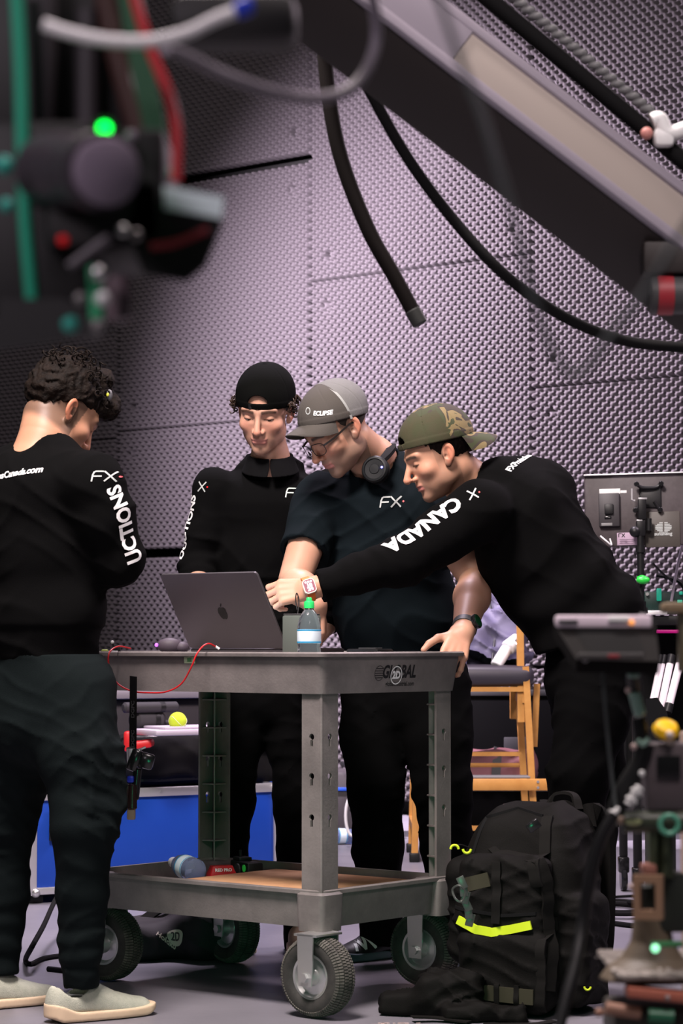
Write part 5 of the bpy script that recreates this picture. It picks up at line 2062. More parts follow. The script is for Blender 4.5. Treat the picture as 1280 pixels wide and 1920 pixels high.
lo, hi = bbox([s[0] for s in sp4] + [s4L, s4R, e4L, e4R, w4L, w4R], 0.20)
top4 = sdf_obj('sweatshirt', sweat4, lo, hi, 0.0065, cloth_black_m, man4)
bv4 = bvh_of(top4)
sd = (e4L - s4L).normalized()
outw = Vector((-0.15, -0.93, 0.36)).normalized()
yv = outw.cross(sd)
lay('sleeve_lettering', text_bm('CANADA', 0.062, bold=0.045, maxedge=0.008, sx=0.92), print_white_m, top4, hit(792, 986, bv4), sd, yv, bv4, 0.0025, 0.3)
fx_logo(top4, hit(876, 930, bv4), (0.93, -0.1, 0.30), (0.2, 0.0, 0.95), 0.026, bv4, m=print_white_m, only_x=True)
lay('back_lettering', text_bm('FXProductionsCanada.com', 0.0235, bold=0.04, maxedge=0.008, sx=0.95, align='LEFT'), print_white_m, top4, hit(952, 884, bv4), (0.40, 0.88, 0.22), (-0.75, 0.2, 0.55), bv4)
hip4 = at(1112, 1222, 6.84)
legs4 = [(hip4 + l4 * 0.09 + Vector((0, 0, -0.03)), at(1085, 1450, 6.68), at(1072, 1740, 6.76), 0.108, 0.080, 0.060),
         (hip4 - l4 * 0.09 + Vector((0.0, 0, -0.03)), at(1118, 1450, 6.96), at(1088, 1740, 7.0), 0.108, 0.080, 0.060)]
lo, hi = bbox([hip4] + [l[1] for l in legs4] + [l[2] for l in legs4], 0.18)
sdf_obj('trousers', lambda P: plane_cut(trous(P, hip4, l4, (0.168, 0.135), legs4, 61), P, hip4 + Vector((0, 0, 0.06)), (-0.3, 0, 1), 0.004), lo, hi, 0.009, pants_black_m, man4)
for l in legs4:
    a = l[2]
    shoe('shoe', (a.x + 0.07, a.y + 0.015), (a.x - 0.20, a.y - 0.04), man4, black_m, dark_grey_m)

# camouflage cloth: hard-edged blotches
cm = bpy.data.materials.new('camouflage_cloth')
cm.use_nodes = True
nt = cm.node_tree
b = nt.nodes['Principled BSDF']
b.inputs['Roughness'].default_value = 0.85
tc = nt.nodes.new('ShaderNodeTexCoord')
n1 = nt.nodes.new('ShaderNodeTexNoise'); n1.inputs['Scale'].default_value = 15; n1.inputs['Detail'].default_value = 1.5; n1.inputs['Distortion'].default_value = 1.2
nt.links.new(tc.outputs['Object'], n1.inputs['Vector'])
r_ = nt.nodes.new('ShaderNodeValToRGB'); r_.color_ramp.interpolation = 'CONSTANT'
es = r_.color_ramp.elements
es[0].position = 0; es[0].color = (0.036, 0.043, 0.016, 1)
es[1].position = 0.46; es[1].color = (0.036, 0.027, 0.019, 1)
e = es.new(0.53); e.color = (0.18, 0.135, 0.06, 1)
e = es.new(0.60); e.color = (0.036, 0.043, 0.016, 1)
e = es.new(0.70); e.color = (0.034, 0.027, 0.021, 1)
nt.links.new(n1.outputs['Fac'], r_.inputs['Fac'])
nt.links.new(r_.outputs['Color'], b.inputs['Base Color'])
olive_m = mat('olive_cap_cloth', (0.036, 0.040, 0.015), 0.85, color2=(0.046, 0.039, 0.018), nscale=25, bump=(500, 0.2, 0.002))


def hole4(q):
    w = s_ell(q, (0, 0.085, 0.066), (0.034, 0.05, 0.026))
    return smax(w, 0.072 - q[:, 2], 0.001)


H4s = H4 @ Matrix.Scale(0.985, 4)
cp4 = cap_dome(H4s, [olive_m, cm], man4, cz=0.052, zf=0.056, zb=0.018, rad=(0.0875, 0.108, 0.0925), hole=hole4)
me = cp4.data
off = origin_of(cp4)
Hi = H4s.inverted()
for pl_ in me.polygons:
    q = Hi @ (pl_.center + off)
    if q.y < -0.030 or (q.z > 0.125 and q.y < 0.02):
        pl_.material_index = 1
cap_brim(H4s, cm, cp4, PI, 0.060, 0.032, 0.012, 5.5, (0.0875, 0.108), tilt=-0.38, under=black_m)
mb = MB(H4s); mb.box((-0.0, 0.0925, 0.064), (0.05, 0.004, 0.016), 0.001); mb.build('closing_strap', olive_m, cp4)


def hair4(q):
    x, y, z = q[:, 0], q[:, 1], q[:, 2]
    d = s_ell(q, (0, -0.018, 0.040), (0.0785, 0.100, 0.085))
    n = np.sin(x * 150 + 3 * np.sin(y * 110)) * np.sin(z * 160 + 2 * np.sin(y * 150))
    d = d - 0.0015 * n
    d = smax(d, z - 0.05, 0.004)
    d = smax(d, -0.040 - z - 0.2 * np.minimum(0, y + 0.05), 0.006)
    d = smax(d, y - 0.034 - 0.8 * np.maximum(0, z - 0.018), 0.005)
    d = smax(d, -(z + 0.008) * (y > -0.015) - 1.0 * (y <= -0.015), 0.004)
    ear = s_ell(np.stack([np.abs(x), y, z], 1), (0.082, -0.012, -0.006), (0.022, 0.024, 0.034))
    return smax(d, -ear, 0.004)


lo, hi = hbox(H4)
sdf_obj('hair', local_fn(H4, hair4, 0.97), lo, hi, 0.003, hair_m, man4)

wt, TT, sg, fc, cs = watch('smartwatch', 'square smartwatch with orange strap and lit face on the wrist above the bottle', w4L.lerp(e4L, -0.01), e4L - w4L, (0.10, -0.97, 0.22),
      mat('smartwatch_screen', (0.02, 0.005, 0.02), 0.2, emit=((0.35, 0.02, 0.05), 0.9)), mat('orange_strap', (0.75, 0.16, 0.015), 0.5), mat('titanium_case', (0.72, 0.60, 0.48), 0.3, metal=0.6), square=True, rr=0.032, size=0.0205)
# lit dials and figures on its face (an upright reading as the wearer holds it)
s_dir = TT.to_3x3() @ Vector((1, 0, 0)); d_dir = TT.to_3x3() @ Vector((0, 1, 0)); n_dir = (TT.to_3x3() @ Vector((0, 0, 1))) * sg
lit = mat('screen_white', (0.9, 0.9, 0.95), 0.4, emit=((0.95, 0.92, 1.0), 1.6))
yy_ = s_dir if s_dir.z > 0 else -s_dir
xx_ = yy_.cross(n_dir)
cen = TT.translation + n_dir * 0.0079
lay('screen_figures', text_bm('10', 0.015, bold=0.05), lit, fc, cen + yy_ * 0.001, xx_, yy_, None, 0.0004)
lay('screen_figures', text_bm('24', 0.015, bold=0.05), lit, fc, cen - yy_ * 0.0085, xx_, yy_, None, 0.0004)
for k in (-1, 0, 1):
    lay('screen_dial', disc_bm((0.0075 * k, 0.0115), 0.0028, 0, 12), lit, fc, cen, xx_, yy_, None, 0.0004)

# ------------------------------------------------------------------ BACKPACK
bp_c = at(985, 1890, 6.32)
bp_c.z = 0
BA = R(-28)
BX = Vector((math.cos(BA), math.sin(BA), 0))      # across the front panel
BN = Vector((math.sin(BA), -math.cos(BA), 0))     # front panel outward
BPT = frame(bp_c, BX, -BN, (0, 0, 1))
BM3 = np.array(BPT.to_3x3(), np.float32)
pack = thing('backpack', 'big black backpack with a neon yellow strip standing on the floor right of the cart', 'backpack', bp_c)


def bp_sdf(P):
    q = (P - V3(bp_c)) @ BM3
    x, y, z = q[:, 0], q[:, 1], q[:, 2]
    tp = np.clip((z - 0.28) / 0.25, 0, 1)
    qq = q.copy()
    qq[:, 0] = x / (1 - 0.30 * tp ** 2)
    qq[:, 1] = (y - 0.02 - 0.03 * tp) / (1 - 0.25 * tp ** 2)
    d = s_box(qq, (0, 0.02, 0.262), (0.168, 0.125, 0.262), 0.075)
    d = smin(d, s_box(q, (-0.01, -0.115, 0.300), (0.120, 0.045, 0.105), 0.035), 0.012)
    d = smin(d, s_box(q, (0.005, -0.125, 0.115), (0.125, 0.05, 0.100), 0.035), 0.012)
    d = smin(d, s_box(q, (-0.165, 0.01, 0.25), (0.035, 0.08, 0.13), 0.03), 0.02)
    d = smin(d, s_box(q, (0.165, 0.01, 0.16), (0.035, 0.09, 0.14), 0.03), 0.02)
    d = d + wob(P, 14, 0.009, 71) + creases(P, 0.007, 0.9, 72)
    return smax(d, 0.002 - z, 0.004)


pack_m = mat('pack_nylon', (0.0046, 0.0043, 0.0040), 0.75, spec=0.12, bump=(300, 0.3, 0.002))
lo, hi = bbox([bp_c + Vector((-0.28, -0.28, 0)), bp_c + Vector((0.28, 0.28, 0.56))], 0.01)
lo[2] = -0.01
pb_ = sdf_obj('pack_body', bp_sdf, lo, hi, 0.0065, pack_m, pack)
bvp = bvh_of(pb_)


def strip_on(name, pts, w, m, parent, bvh, n, th=0.003, lift=0.003):
    """webbing laid along a surface: points are pack-local (x, z) seen from direction n"""
    n = Vector(n).normalized()
    P3 = []
    for i in range(len(pts) - 1):
        for k in range(8):
            P3.append(Vector(pts[i]).lerp(Vector(pts[i + 1]), k / 8))
    P3.append(Vector(pts[-1]))
    out = []
    for p in P3:
        hit, nn, _, _ = bvh.ray_cast(p + n * 0.6, -n, 1.2)
        if hit is not None: out.append(hit + n * lift)
    mb = MB()
    # ribbon facing n
    rings = []
    for i, p in enumerate(out):
        tg = (out[min(i + 1, len(out) - 1)] - out[max(i - 1, 0)]).normalized()
        sd_ = tg.cross(n).normalized() * w / 2
        rings.append([p + sd_ + n * th, p - sd_ + n * th, p - sd_ - n * th, p + sd_ - n * th])
    mb.ring_loft(rings)
    return mb.build(name, m, parent)


strap_m = mat('pack_webbing', (0.008, 0.0075, 0.007), 0.75, spec=0.12)
olive_web_m = mat('olive_webbing', (0.030, 0.028, 0.014), 0.8)
neon_m = mat('neon_yellow', (0.62, 0.80, 0.02), 0.6)


def BPp(x, y, z): return BPT @ Vector((x, y, z))


strip_on('neon_strip', [BPp(-0.112, -0.1, 0.240), BPp(-0.06, -0.1, 0.217), BPp(-0.02, -0.1, 0.212), BPp(0.03, -0.1, 0.222), BPp(0.088, -0.1, 0.236)], 0.022, neon_m, pb_, bvp, BN)
strip_on('olive_panel', [BPp(-0.105, -0.1, 0.325), BPp(-0.03, -0.1, 0.345)], 0.036, olive_web_m, pb_, bvp, BN)
strip_on('olive_panel', [BPp(-0.09, -0.1, 0.062), BPp(0.0, -0.1, 0.060), BPp(0.10, -0.1, 0.058)], 0.038, olive_web_m, pb_, bvp, BN)
for xx in (-0.055, 0.0, 0.055):
    strip_on('webbing_loop', [BPp(xx, -0.1, 0.085), BPp(xx, -0.1, 0.035)], 0.014, strap_m, pb_, bvp, BN, lift=0.006)
strip_on('compression_strap', [BPp(-0.01, -0.1, 0.39), BPp(-0.005, -0.1, 0.32), BPp(-0.008, -0.1, 0.235)], 0.024, strap_m, pb_, bvp, BN, lift=0.006)
strip_on('compression_strap', [BPp(0.075, -0.1, 0.50), BPp(0.085, -0.1, 0.42), BPp(0.10, -0.1, 0.33)], 0.03, strap_m, pb_, bvp, BN, lift=0.005)
strip_on('side_strap', [BPp(0.115, -0.1, 0.25), BPp(0.118, -0.1, 0.12), BPp(0.115, -0.1, 0.02)], 0.026, strap_m, pb_, bvp, BN, lift=0.004)
# zip lines
for pts in ([BPp(-0.12, -0.1, 0.40), BPp(-0.10, -0.1, 0.49), BPp(-0.02, -0.1, 0.515), BPp(0.06, -0.1, 0.50)], [BPp(-0.13, -0.1, 0.27), BPp(0.0, -0.1, 0.255), BPp(0.11, -0.1, 0.265)]):
    strip_on('zip', pts, 0.008, black_matte_m, pb_, bvp, BN, th=0.002, lift=0.002)


def zip_pull(px, py, Y, r, m, parent, flip=1):
    c = at(px, py, Y)
    mb = MB()
    pts = [c + Vector((r * math.cos(a), 0, flip * r * math.sin(a))) for a in [PI + PI * k / 8 for k in range(9)]]
    mb.tube(pts, r * 0.32, n=8, smooth=2)
    return mb.build('zip_pull', m, parent)


zip_pull(875, 1592, 6.12, 0.010, neon_m, pb_)
zip_pull(852, 1592, 6.17, 0.010, neon_m, pb_, -1)
mb = MB(); mb.tube([at(852, 1590, 6.17), at(862, 1584, 6.19), at(880, 1590, 6.22)], 0.0022, n=6); mb.build('zip_cord', strap_m, pb_)
zip_pull(1101, 1850, 6.13, 0.008, neon_m, pb_)
# keys and clip of metal hanging on the left of the pack
mb = MB()
for k in range(6):
    p = at(866 + 3 * k, 1655 + 14 * k, 6.05 + 0.004 * k)
    mb.box(p, (0.020, 0.004, 0.032), 0.0015, rot=Matrix.Rotation(R(-25 + 20 * (k % 3)), 3, 'Y'))
mb.tube([at(848, 1668, 6.06), at(860, 1660, 6.05), at(872, 1672, 6.05), at(866, 1690, 6.05), at(854, 1686, 6.05)], 0.003, n=6, closed=True)
mb.build('metal_charms', mat('tarnished_metal', (0.10, 0.11, 0.10), 0.35, metal=0.6), pb_)
mb = MB(); mb.box(at(1000, 1548, 6.03), (0.034, 0.010, 0.024), 0.003, rot=Matrix.Rotation(R(-35), 3, 'Y')); mb.build('strap_buckle', black_gloss_m, pb_)
# top handle and shoulder straps on the right
mb = MB(); mb.tube([BPp(0.02, 0.10, 0.515), BPp(0.04, 0.11, 0.548), BPp(0.09, 0.11, 0.548), BPp(0.11, 0.10, 0.51)], 1.0, flat=(0.012, 0.004), smooth=6, up=(0, 0, 1)); mb.build('grab_handle', strap_m, pack)
for dx, dz in ((0.0, 0.0), (-0.13, 0.01)):
    mb = MB()
    mb.tube([BPp(0.11 + dx, 0.12, 0.49 + dz), BPp(0.15 + dx, 0.165, 0.485), BPp(0.15 + dx, 0.185, 0.40), BPp(0.15 + dx, 0.18, 0.28), BPp(0.145 + dx, 0.175, 0.15), BPp(0.13 + dx, 0.15, 0.06)], 1.0, flat=(0.032, 0.010), smooth=6, up=(BPT.to_3x3() @ Vector((0.5, 0.85, 0))))
    mb.build('shoulder_strap', pack_m, pack)
strip_on('side_strap', [at(1028, 1600, 6.1), at(1052, 1660, 6.1), at(1060, 1760, 6.1), at(1040, 1860, 6.1)], 0.035, strap_m, pb_, bvp, (0.55, -0.83, 0), lift=0.006)
# hip belt spread over the floor to the left
def belt(P):
    a, b_, c_ = at(890, 1858, 6.16), at(800, 1852, 6.22), at(738, 1868, 6.24)
    d = s_box(P, (a + b_) / 2 + Vector((0, 0, -0.0)), (0.085, 0.05, 0.045), 0.03, np.array([[0.98, 0.12, 0], [-0.12, 0.98, 0], [0.0, 0.1, 1]], np.float32))
    d = smin(d, s_box(P, Vector(((b_.x + c_.x) / 2, 6.22, 0.03)), (0.075, 0.045, 0.026), 0.012, np.array([[0.97, 0.2, 0], [-0.2, 0.97, 0], [0, 0, 1]], np.float32)), 0.03)
    d = smin(d, s_box(P, Vector((a.x + 0.02, 6.12, 0.022)), (0.10, 0.04, 0.018), 0.01), 0.02)
    d = d + wob(P, 22, 0.010, 75) + creases(P, 0.012, 1.0, 76)
    return smax(d, 0.002 - P[:, 2], 0.003)


lo, hi = bbox([at(735, 1870, 6.2), at(910, 1850, 6.15), at(820, 1840, 6.3)], 0.10)
lo[2] = -0.01
sdf_obj('hip_belt', belt, lo, hi, 0.006, pack_m, pack)
for (a, b_, c_) in (((880, 1893, 6.06), (820, 1890, 6.10), (772, 1893, 6.09)), ((905, 1905, 6.02), (1000, 1908, 6.0), (1040, 1898, 6.02))):
    mb = MB()
    mb.tube([Vector((at(*p).x, p[2], 0.006 + 0.004 * i)) for i, p in enumerate((a, b_, c_))], 1.0, flat=(0.016, 0.002), smooth=5, up=(0, 0, 1))
    mb.build('loose_strap', strap_m, pack)

# ------------------------------------------------------------------ DIRECTOR'S CHAIR
Yc = 10.5
ch = thing('director_chair', 'tall wooden folding chair with a black padded seat behind the cart', 'chair', (at(890, 1600, Yc).x, Yc, 0))
cx0, cx1 = at(778, 1500, Yc).x, at(1000, 1500, Yc).x
DZ = 0.46


def bar(name, a, b, w, t, m=beech_m, par=ch, up=(0, 0, 1)):
    mb = MB()
    a, b = Vector(a), Vector(b)
    mb.tube([a, b], 1.0, flat=(w / 2, t / 2), smooth=0, up=up)
    return mb.build(name, m, par)


yf, yb = Yc - 0.02, Yc + DZ
for x_ in (cx0, cx1):
    lean = 0.035 if x_ == cx1 else -0.02
    bar('leg', (x_ + lean * 0.2, yf, 0.02), (x_ - lean, yf, 0.84), 0.028, 0.042, up=(0, 1, 0))
    bar('leg', (x_ + lean * 0.2, yb, 0.02), (x_ - lean, yb, 0.84), 0.028, 0.042, up=(0, 1, 0))
    bar('arm_post', (x_ - lean * 1.2 - 0.012, yf + 0.02, 0.60), (x_ - lean * 1.6, yf + 0.02, 1.10), 0.030, 0.036, up=(0, 1, 0))
    bar('arm_post', (x_ - lean * 1.2 - 0.012, yb - 0.02, 0.60), (x_ - lean * 1.6, yb - 0.02, 1.35), 0.030, 0.036, up=(0, 1, 0))
    bar('side_rail', (x_, yf, 0.15), (x_, yb, 0.15), 0.03, 0.03)
    bar('side_rail', (x_ - lean, yf - 0.01, 0.70), (x_ - lean, yb, 0.70), 0.03, 0.034)
    mb = MB()
    for yy in (yf, yb):
        mb.box((x_ + lean * 0.2, yy, 0.02), (0.045, 0.055, 0.04), 0.006)
    mb.build('foot_cap', black_m, ch)
    mb = MB(); mb.box((x_ - lean * 1.5, (yf + yb) / 2, 1.12), (0.045, DZ + 0.1, 0.022), 0.005); mb.build('armrest', beech_m, ch)
# cross braces and rails
bar('front_rail', (cx0 + 0.02, yf, 0.742), (cx1 - 0.02, yf, 0.742), 0.02, 0.030, up=(0, 1, 0))
for z_, dy in ((0.455, 0.18), (0.40, 0.30)):
    bar('stretcher', (cx0, yf + dy, z_), (cx1 - 0.04, yf + dy, z_), 0.018, 0.022, up=(0, 1, 0))
bar('folding_strut', at(1006, 1282, Yc + 0.1), at(1001, 1400, Yc + 0.1), 0.026, 0.03, up=(0, 1, 0))
mb = MB(); mb.box(((cx0 + cx1) / 2 + 0.02, yf - 0.06, 0.335), (cx1 - cx0 + 0.09, 0.02, 0.050), 0.004); fr = mb.build('footrest', beech_m, ch)
mb = MB(); mb.box(((cx0 + cx1) / 2 - 0.01, yf - 0.0, 0.366), (cx1 - cx0 - 0.02, 0.12, 0.008), 0.002); mb.build('footrest_mat', grey_m, fr)
mb = MB()
for z_ in (0.325, 0.350): mb.cyl((cx1 + 0.012, yf - 0.068, z_ - 0.002), (cx1 + 0.012, yf - 0.074, z_ - 0.002), 0.006, n=12)
mb.build('bolt', zinc_m, fr)
bar('low_rail', (cx0, yf, 0.145), (cx1, yf, 0.145), 0.02, 0.03, up=(0, 1, 0))


def seat_f(P):
    d = s_box(P, ((cx0 + cx1) / 2 - 0.005, yf + 0.20, 0.80), (0.265, 0.225, 0.042), 0.035)
    return d - 0.006 * np.cos((P[:, 0] - (cx0 + cx1) / 2) * 6)


c_ = Vector(((cx0 + cx1) / 2, yf + 0.2, 0.8))
lo, hi = bbox([c_], 0.32); lo[2] = 0.72; hi[2] = 0.9
sdf_obj('seat_cushion', seat_f, lo, hi, 0.012, mat('black_vinyl', (0.035, 0.03, 0.04), 0.42), ch)


# jacket over the seat and back
def jacket(P):
    a = at(925, 1255, Yc + 0.12); b_ = at(915, 1110, Yc + 0.36)
    d = s_econe(P, a, b_, (1, 0, 0), 0.125, 0.06, 0.115, 0.05)
    d = smin(d, s_cone(P, at(945, 1160, Yc + 0.22), at(975, 1225, Yc + 0.14), 0.055, 0.04), 0.03)
    d = smin(d, s_cone(P, at(900, 1180, Yc + 0.2), at(890, 1248, Yc + 0.12), 0.06, 0.05), 0.03)
    return d + wob(P, 22, 0.016, 81) + creases(P, 0.022, 0.6, 82)


lo, hi = bbox([at(880, 1262, Yc + 0.2), at(990, 1090, Yc + 0.3)], 0.12)
jk = thing('jacket', 'purple-grey jacket heaped on the seat of the tall wooden chair', 'jacket', at(925, 1250, Yc + 0.2))
jb = sdf_obj('jacket_cloth', jacket, lo, hi, 0.010, mat('violet_grey_nylon', (0.085, 0.078, 0.135), 0.6), jk)
mb = MB(); mb.tube([at(915, 1120, Yc + 0.28), at(927, 1180, Yc + 0.18), at(922, 1245, Yc + 0.06)], 0.006); mb.build('jacket_zip', black_m, jb)
tu = thing('white_tube', 'white cylindrical tube leaning on the jacket on the tall chair', 'tube', at(935, 1250, Yc - 0.05))
mb = MB(); mb.cyl(at(929, 1249, Yc + 0.0), at(950, 1216, Yc + 0.05), 0.026, n=20, bev=0.004); mb.cyl(at(950, 1216, Yc + 0.05), at(972, 1200, Yc + 0.09), 0.034, n=20, bev=0.006)
mb.build('tube_barrel', white_m, tu)
mb = MB(); mb.tube([at(966, 1202, Yc + 0.02), at(976, 1194, Yc + 0.0), at(980, 1204, Yc + 0.0), at(972, 1210, Yc + 0.0)], 0.004, n=6, closed=True); mb.build('tube_ring', zinc_m, tu)
# black box covering the foam behind the chair
c0, c1 = at(872, 1300, 11.5), at(1060, 1300, 11.5)
rc = thing('black_box', 'large black box standing behind the tall wooden chair', 'case', ((c0.x + c1.x) / 2, 11.75, 0))
rw = c1.x - c0.x
mb = MB(); mb.box(((c0.x + c1.x) / 2, 11.76, 0.375), (rw, 0.50, 0.69), 0.006); mb.build('case_panel', mat('deep_black', (0.0018, 0.0018, 0.002), 0.9, spec=0.05), rc)
for zz in (0.045, 0.705):
    mb = MB(); mb.box(((c0.x + c1.x) / 2, 11.508, zz), (rw, 0.012, 0.03), 0.003); mb.build('edge_strip', mat('dull_black_edge', (0.02, 0.02, 0.022), 0.5), rc)
for sx in (-0.35, 0.35):
    mb = MB(); mb.box(((c0.x + c1.x) / 2 + sx * rw, 11.76, 0.015), (0.06, 0.4, 0.03), 0.004); mb.build('skid', black_m, rc)
mb = MB(); mb.box(((c0.x + c1.x) / 2, 11.504, 0.45), (0.11, 0.012, 0.09), 0.004); mb.build('latch', MATS['dull_black_edge'], rc)
# soft bag on the floor behind the chair
bgp = at(915, 1560, Yc + 0.52)
pk = thing('floor_bag', 'dusty pink padded bag behind the footrest of the tall chair', 'bag', (bgp.x, bgp.y, 0.30))
lo, hi = bbox([Vector((bgp.x, bgp.y, 0.35))], 0.34); lo[2] = 0.28; hi[2] = 0.50
sdf_obj('bag_body', lambda P: smax(s_box(P, (bgp.x, bgp.y + 0.06, 0.37), (0.22, 0.10, 0.080), 0.05) + wob(P, 14, 0.016, 91) + creases(P, 0.015, 0.5, 92), 0.302 - P[:, 2], 0.004), lo, hi, 0.014, mat('dusty_pink', (0.21, 0.085, 0.10), 0.7), pk)
mb = MB(); mb.tube([(bgp.x + 0.03, bgp.y - 0.045, 0.315), (bgp.x + 0.04, bgp.y - 0.03, 0.43), (bgp.x + 0.05, bgp.y + 0.06, 0.46)], 1.0, flat=(0.02, 0.004), up=(0, 1, 0)); mb.build('bag_strap', dark_grey_m, pk)

lbx = thing('low_box', 'low black box on the floor under the dusty pink bag', 'box', (bgp.x, bgp.y + 0.06, 0))
mb = MB(); mb.box((bgp.x + 0.04, bgp.y + 0.06, 0.135), (0.52, 0.22, 0.27), 0.006); mb.build('box_shell', MATS['deep_black'], lbx)
mb = MB(); mb.box((bgp.x + 0.04, bgp.y + 0.06, 0.285), (0.53, 0.23, 0.03), 0.006); mb.build('box_lid', MATS['dull_black_edge'], lbx)
mb = MB(); mb.box((bgp.x + 0.09, bgp.y - 0.053, 0.20), (0.05, 0.006, 0.03), 0.002); mb.build('box_latch', mat('pale_pink_knob', (0.6, 0.45, 0.42), 0.4), lbx)

# ------------------------------------------------------------------ FLIGHT CASE and what lies on it
A0 = at(62, 1690, 8.8); A0.z = 0
A1 = at(520, 1640, 9.35); A1.z = 0
cu = (A1 - A0).normalized()
cv = Vector((-cu.y, cu.x, 0))
clen = (A1 - A0).length
CTf = frame(A0, cu, cv, (0, 0, 1))
HC = 0.40
fc_ = thing('flight_case', 'bright blue flight case with aluminium edges standing on the floor behind the cart', 'case', A0 + cu * clen / 2)
mb = MB(CTf); mb.box((clen / 2, 0.28, 0.035 + (HC - 0.035) / 2), (clen - 0.02, 0.54, HC - 0.045), 0.003)
cb = mb.build('case_panel', blue_case_m, fc_)
for (c, s_) in (((clen / 2, 0.005, HC - 0.012), (clen, 0.012, 0.034)), ((clen / 2, 0.005, 0.045), (clen, 0.012, 0.026)), ((0.0, 0.005, HC / 2 + 0.015), (0.030, 0.012, HC - 0.03)),
                ((clen, 0.005, HC / 2 + 0.015), (0.030, 0.012, HC - 0.03)), ((0.0, 0.28, HC - 0.012), (0.014, 0.55, 0.034)), ((clen, 0.28, HC - 0.012), (0.014, 0.55, 0.034)), ((0.0, 0.28, 0.045), (0.014, 0.55, 0.026))):
    mb = MB(CTf); mb.box(c, s_, 0.003); mb.build('edge_strip', alu_m, fc_)
for x_ in (0.01, clen - 0.01):
    for z_ in (0.04, HC - 0.01):
        mb = MB(CTf); mb.sphere((x_, 0.0, z_), 0.017, u=12, v=8); mb.build('ball_corner', zinc_m, fc_)
    mb = MB(CTf); mb.box((x_ * 0.96 + 0.02, 0.05, 0.015), (0.05, 0.05, 0.03), 0.006); mb.build('foot', black_m, fc_)
hx = 0.085
mb = MB(CTf); mb.box((hx, -0.004, 0.285), (0.050, 0.006, 0.12), 0.003); hp_ = mb.build('handle_plate', black_gloss_m, fc_)
mb = MB(CTf); mb.tube([(hx, -0.008, 0.235), (hx, -0.032, 0.245), (hx, -0.032, 0.325), (hx, -0.008, 0.335)], 0.008, n=8, smooth=4); mb.build('handle', zinc_m, hp_)
for k in range(5):
    mb = MB(CTf); mb.cyl((0.12 + k * 0.2, -0.001, HC - 0.012), (0.12 + k * 0.2, -0.005, HC - 0.012), 0.005, n=10); mb.build('rivet', zinc_m, fc_)


def on_case(px, py, Y): return at(px, py, Y)


# soft black equipment bag
gb_c = A0 + cu * 0.78 + cv * 0.26
sb = thing('equipment_bag', 'long soft black equipment bag lying on the blue flight case', 'bag', (gb_c.x, gb_c.y, HC))
SM = np.array(frame((0, 0, 0), cu, cv, (0, 0, 1)).to_3x3(), np.float32)
lo, hi = bbox([gb_c + cu * 0.30, gb_c - cu * 0.32, gb_c + Vector((0, 0, HC + 0.1))], 0.24); lo[2] = HC - 0.01; hi[2] = HC + 0.26
sbb = sdf_obj('bag_body', lambda P: smax(s_box(P, (gb_c.x, gb_c.y, HC + 0.095), (0.33, 0.18, 0.092), 0.05, SM) + wob(P, 9, 0.012, 93) + creases(P, 0.008, 0.5, 94), HC + 0.002 - P[:, 2], 0.004), lo, hi, 0.012, mat('bag_cloth', (0.010, 0.0095, 0.010), 0.9, spec=0.12), sb)
bvs = bvh_of(sbb)
strip_on('zip', [gb_c - cu * 0.30 + Vector((0, 0, HC + 0.15)), gb_c + Vector((0, 0, HC + 0.17)), gb_c + cu * 0.3 + Vector((0, 0, HC + 0.16))], 0.012, black_gloss_m, sbb, bvs, (-0.3, -0.85, 0.25))
strip_on('piping', [gb_c - cu * 0.30 + Vector((0, 0, HC + 0.03)), gb_c + Vector((0, 0, HC + 0.025)), gb_c + cu * 0.3 + Vector((0, 0, HC + 0.03))], 0.010, black_m, sbb, bvs, (-0.3, -0.9, 0))
# red cloth edge
q = at(262, 1396, 8.95)
mb = MB(); mb.box(q, (0.10, 0.12, 0.03), 0.01, rot=Matrix.Rotation(R(-8), 3, 'Y')); mb.box(at(240, 1390, 8.9), (0.03, 0.05, 0.075), 0.01)
tag(mb.build('red_pouch', red_m), 'red pouch on the left end of the black equipment bag', 'pouch')
# crate of gear behind: pale top band, dark sides
q = at(355, 1370, 9.5)
gc = thing('storage_crate', 'dark storage crate with a pale lid behind the tennis ball', 'crate', (q.x, 9.7, 0))
mb = MB(CTf); mb.box((clen * 0.55, 0.86, 0.36), (clen * 0.98, 0.46, 0.715), 0.02); mb.build('crate_body', mat('crate_dark', (0.035, 0.03, 0.034), 0.6), gc)
mb = MB(CTf); mb.box((clen * 0.55, 0.84, 0.745), (clen * 1.02, 0.50, 0.055), 0.012); mb.build('crate_lid', mat('pale_lilac_plastic', (0.30, 0.27, 0.31), 0.5), gc)
# pale laptop-like tray with the ball on it
q = at(325, 1372, 8.95)
zt_ = q.z
tt = thing('folded_tablecloth', 'pale lilac folded sheet under the tennis ball on the equipment bag', 'sheet', (q.x, q.y, zt_ - 0.012))
TTm = frame((q.x + 0.02, q.y + 0.02, zt_), cu, cv, (0, 0, 1))
mb = MB(TTm); mb.box((0.0, 0, 0), (0.30, 0.20, 0.022), 0.008); mb.build('sheet_fold', mat('lilac_sheet', (0.50, 0.44, 0.52), 0.6), tt)
mb = MB(TTm); mb.box((0.02, 0.01, 0.016), (0.24, 0.17, 0.010), 0.004); mb.build('sheet_top_fold', MATS['lilac_sheet'], tt)
q = at(333, 1352, 8.93)
ball = thing('tennis_ball', 'fluorescent yellow-green tennis ball on the pale folded sheet', 'ball', (q.x, q.y, q.z - 0.0335))
mb = MB(); mb.sphere(q, 0.0335, u=28, v=18); bl = mb.build('felt', mat('ball_felt', (0.60, 0.78, 0.04), 0.9, bump=(900, 0.5, 0.002)), ball)
mb = MB()
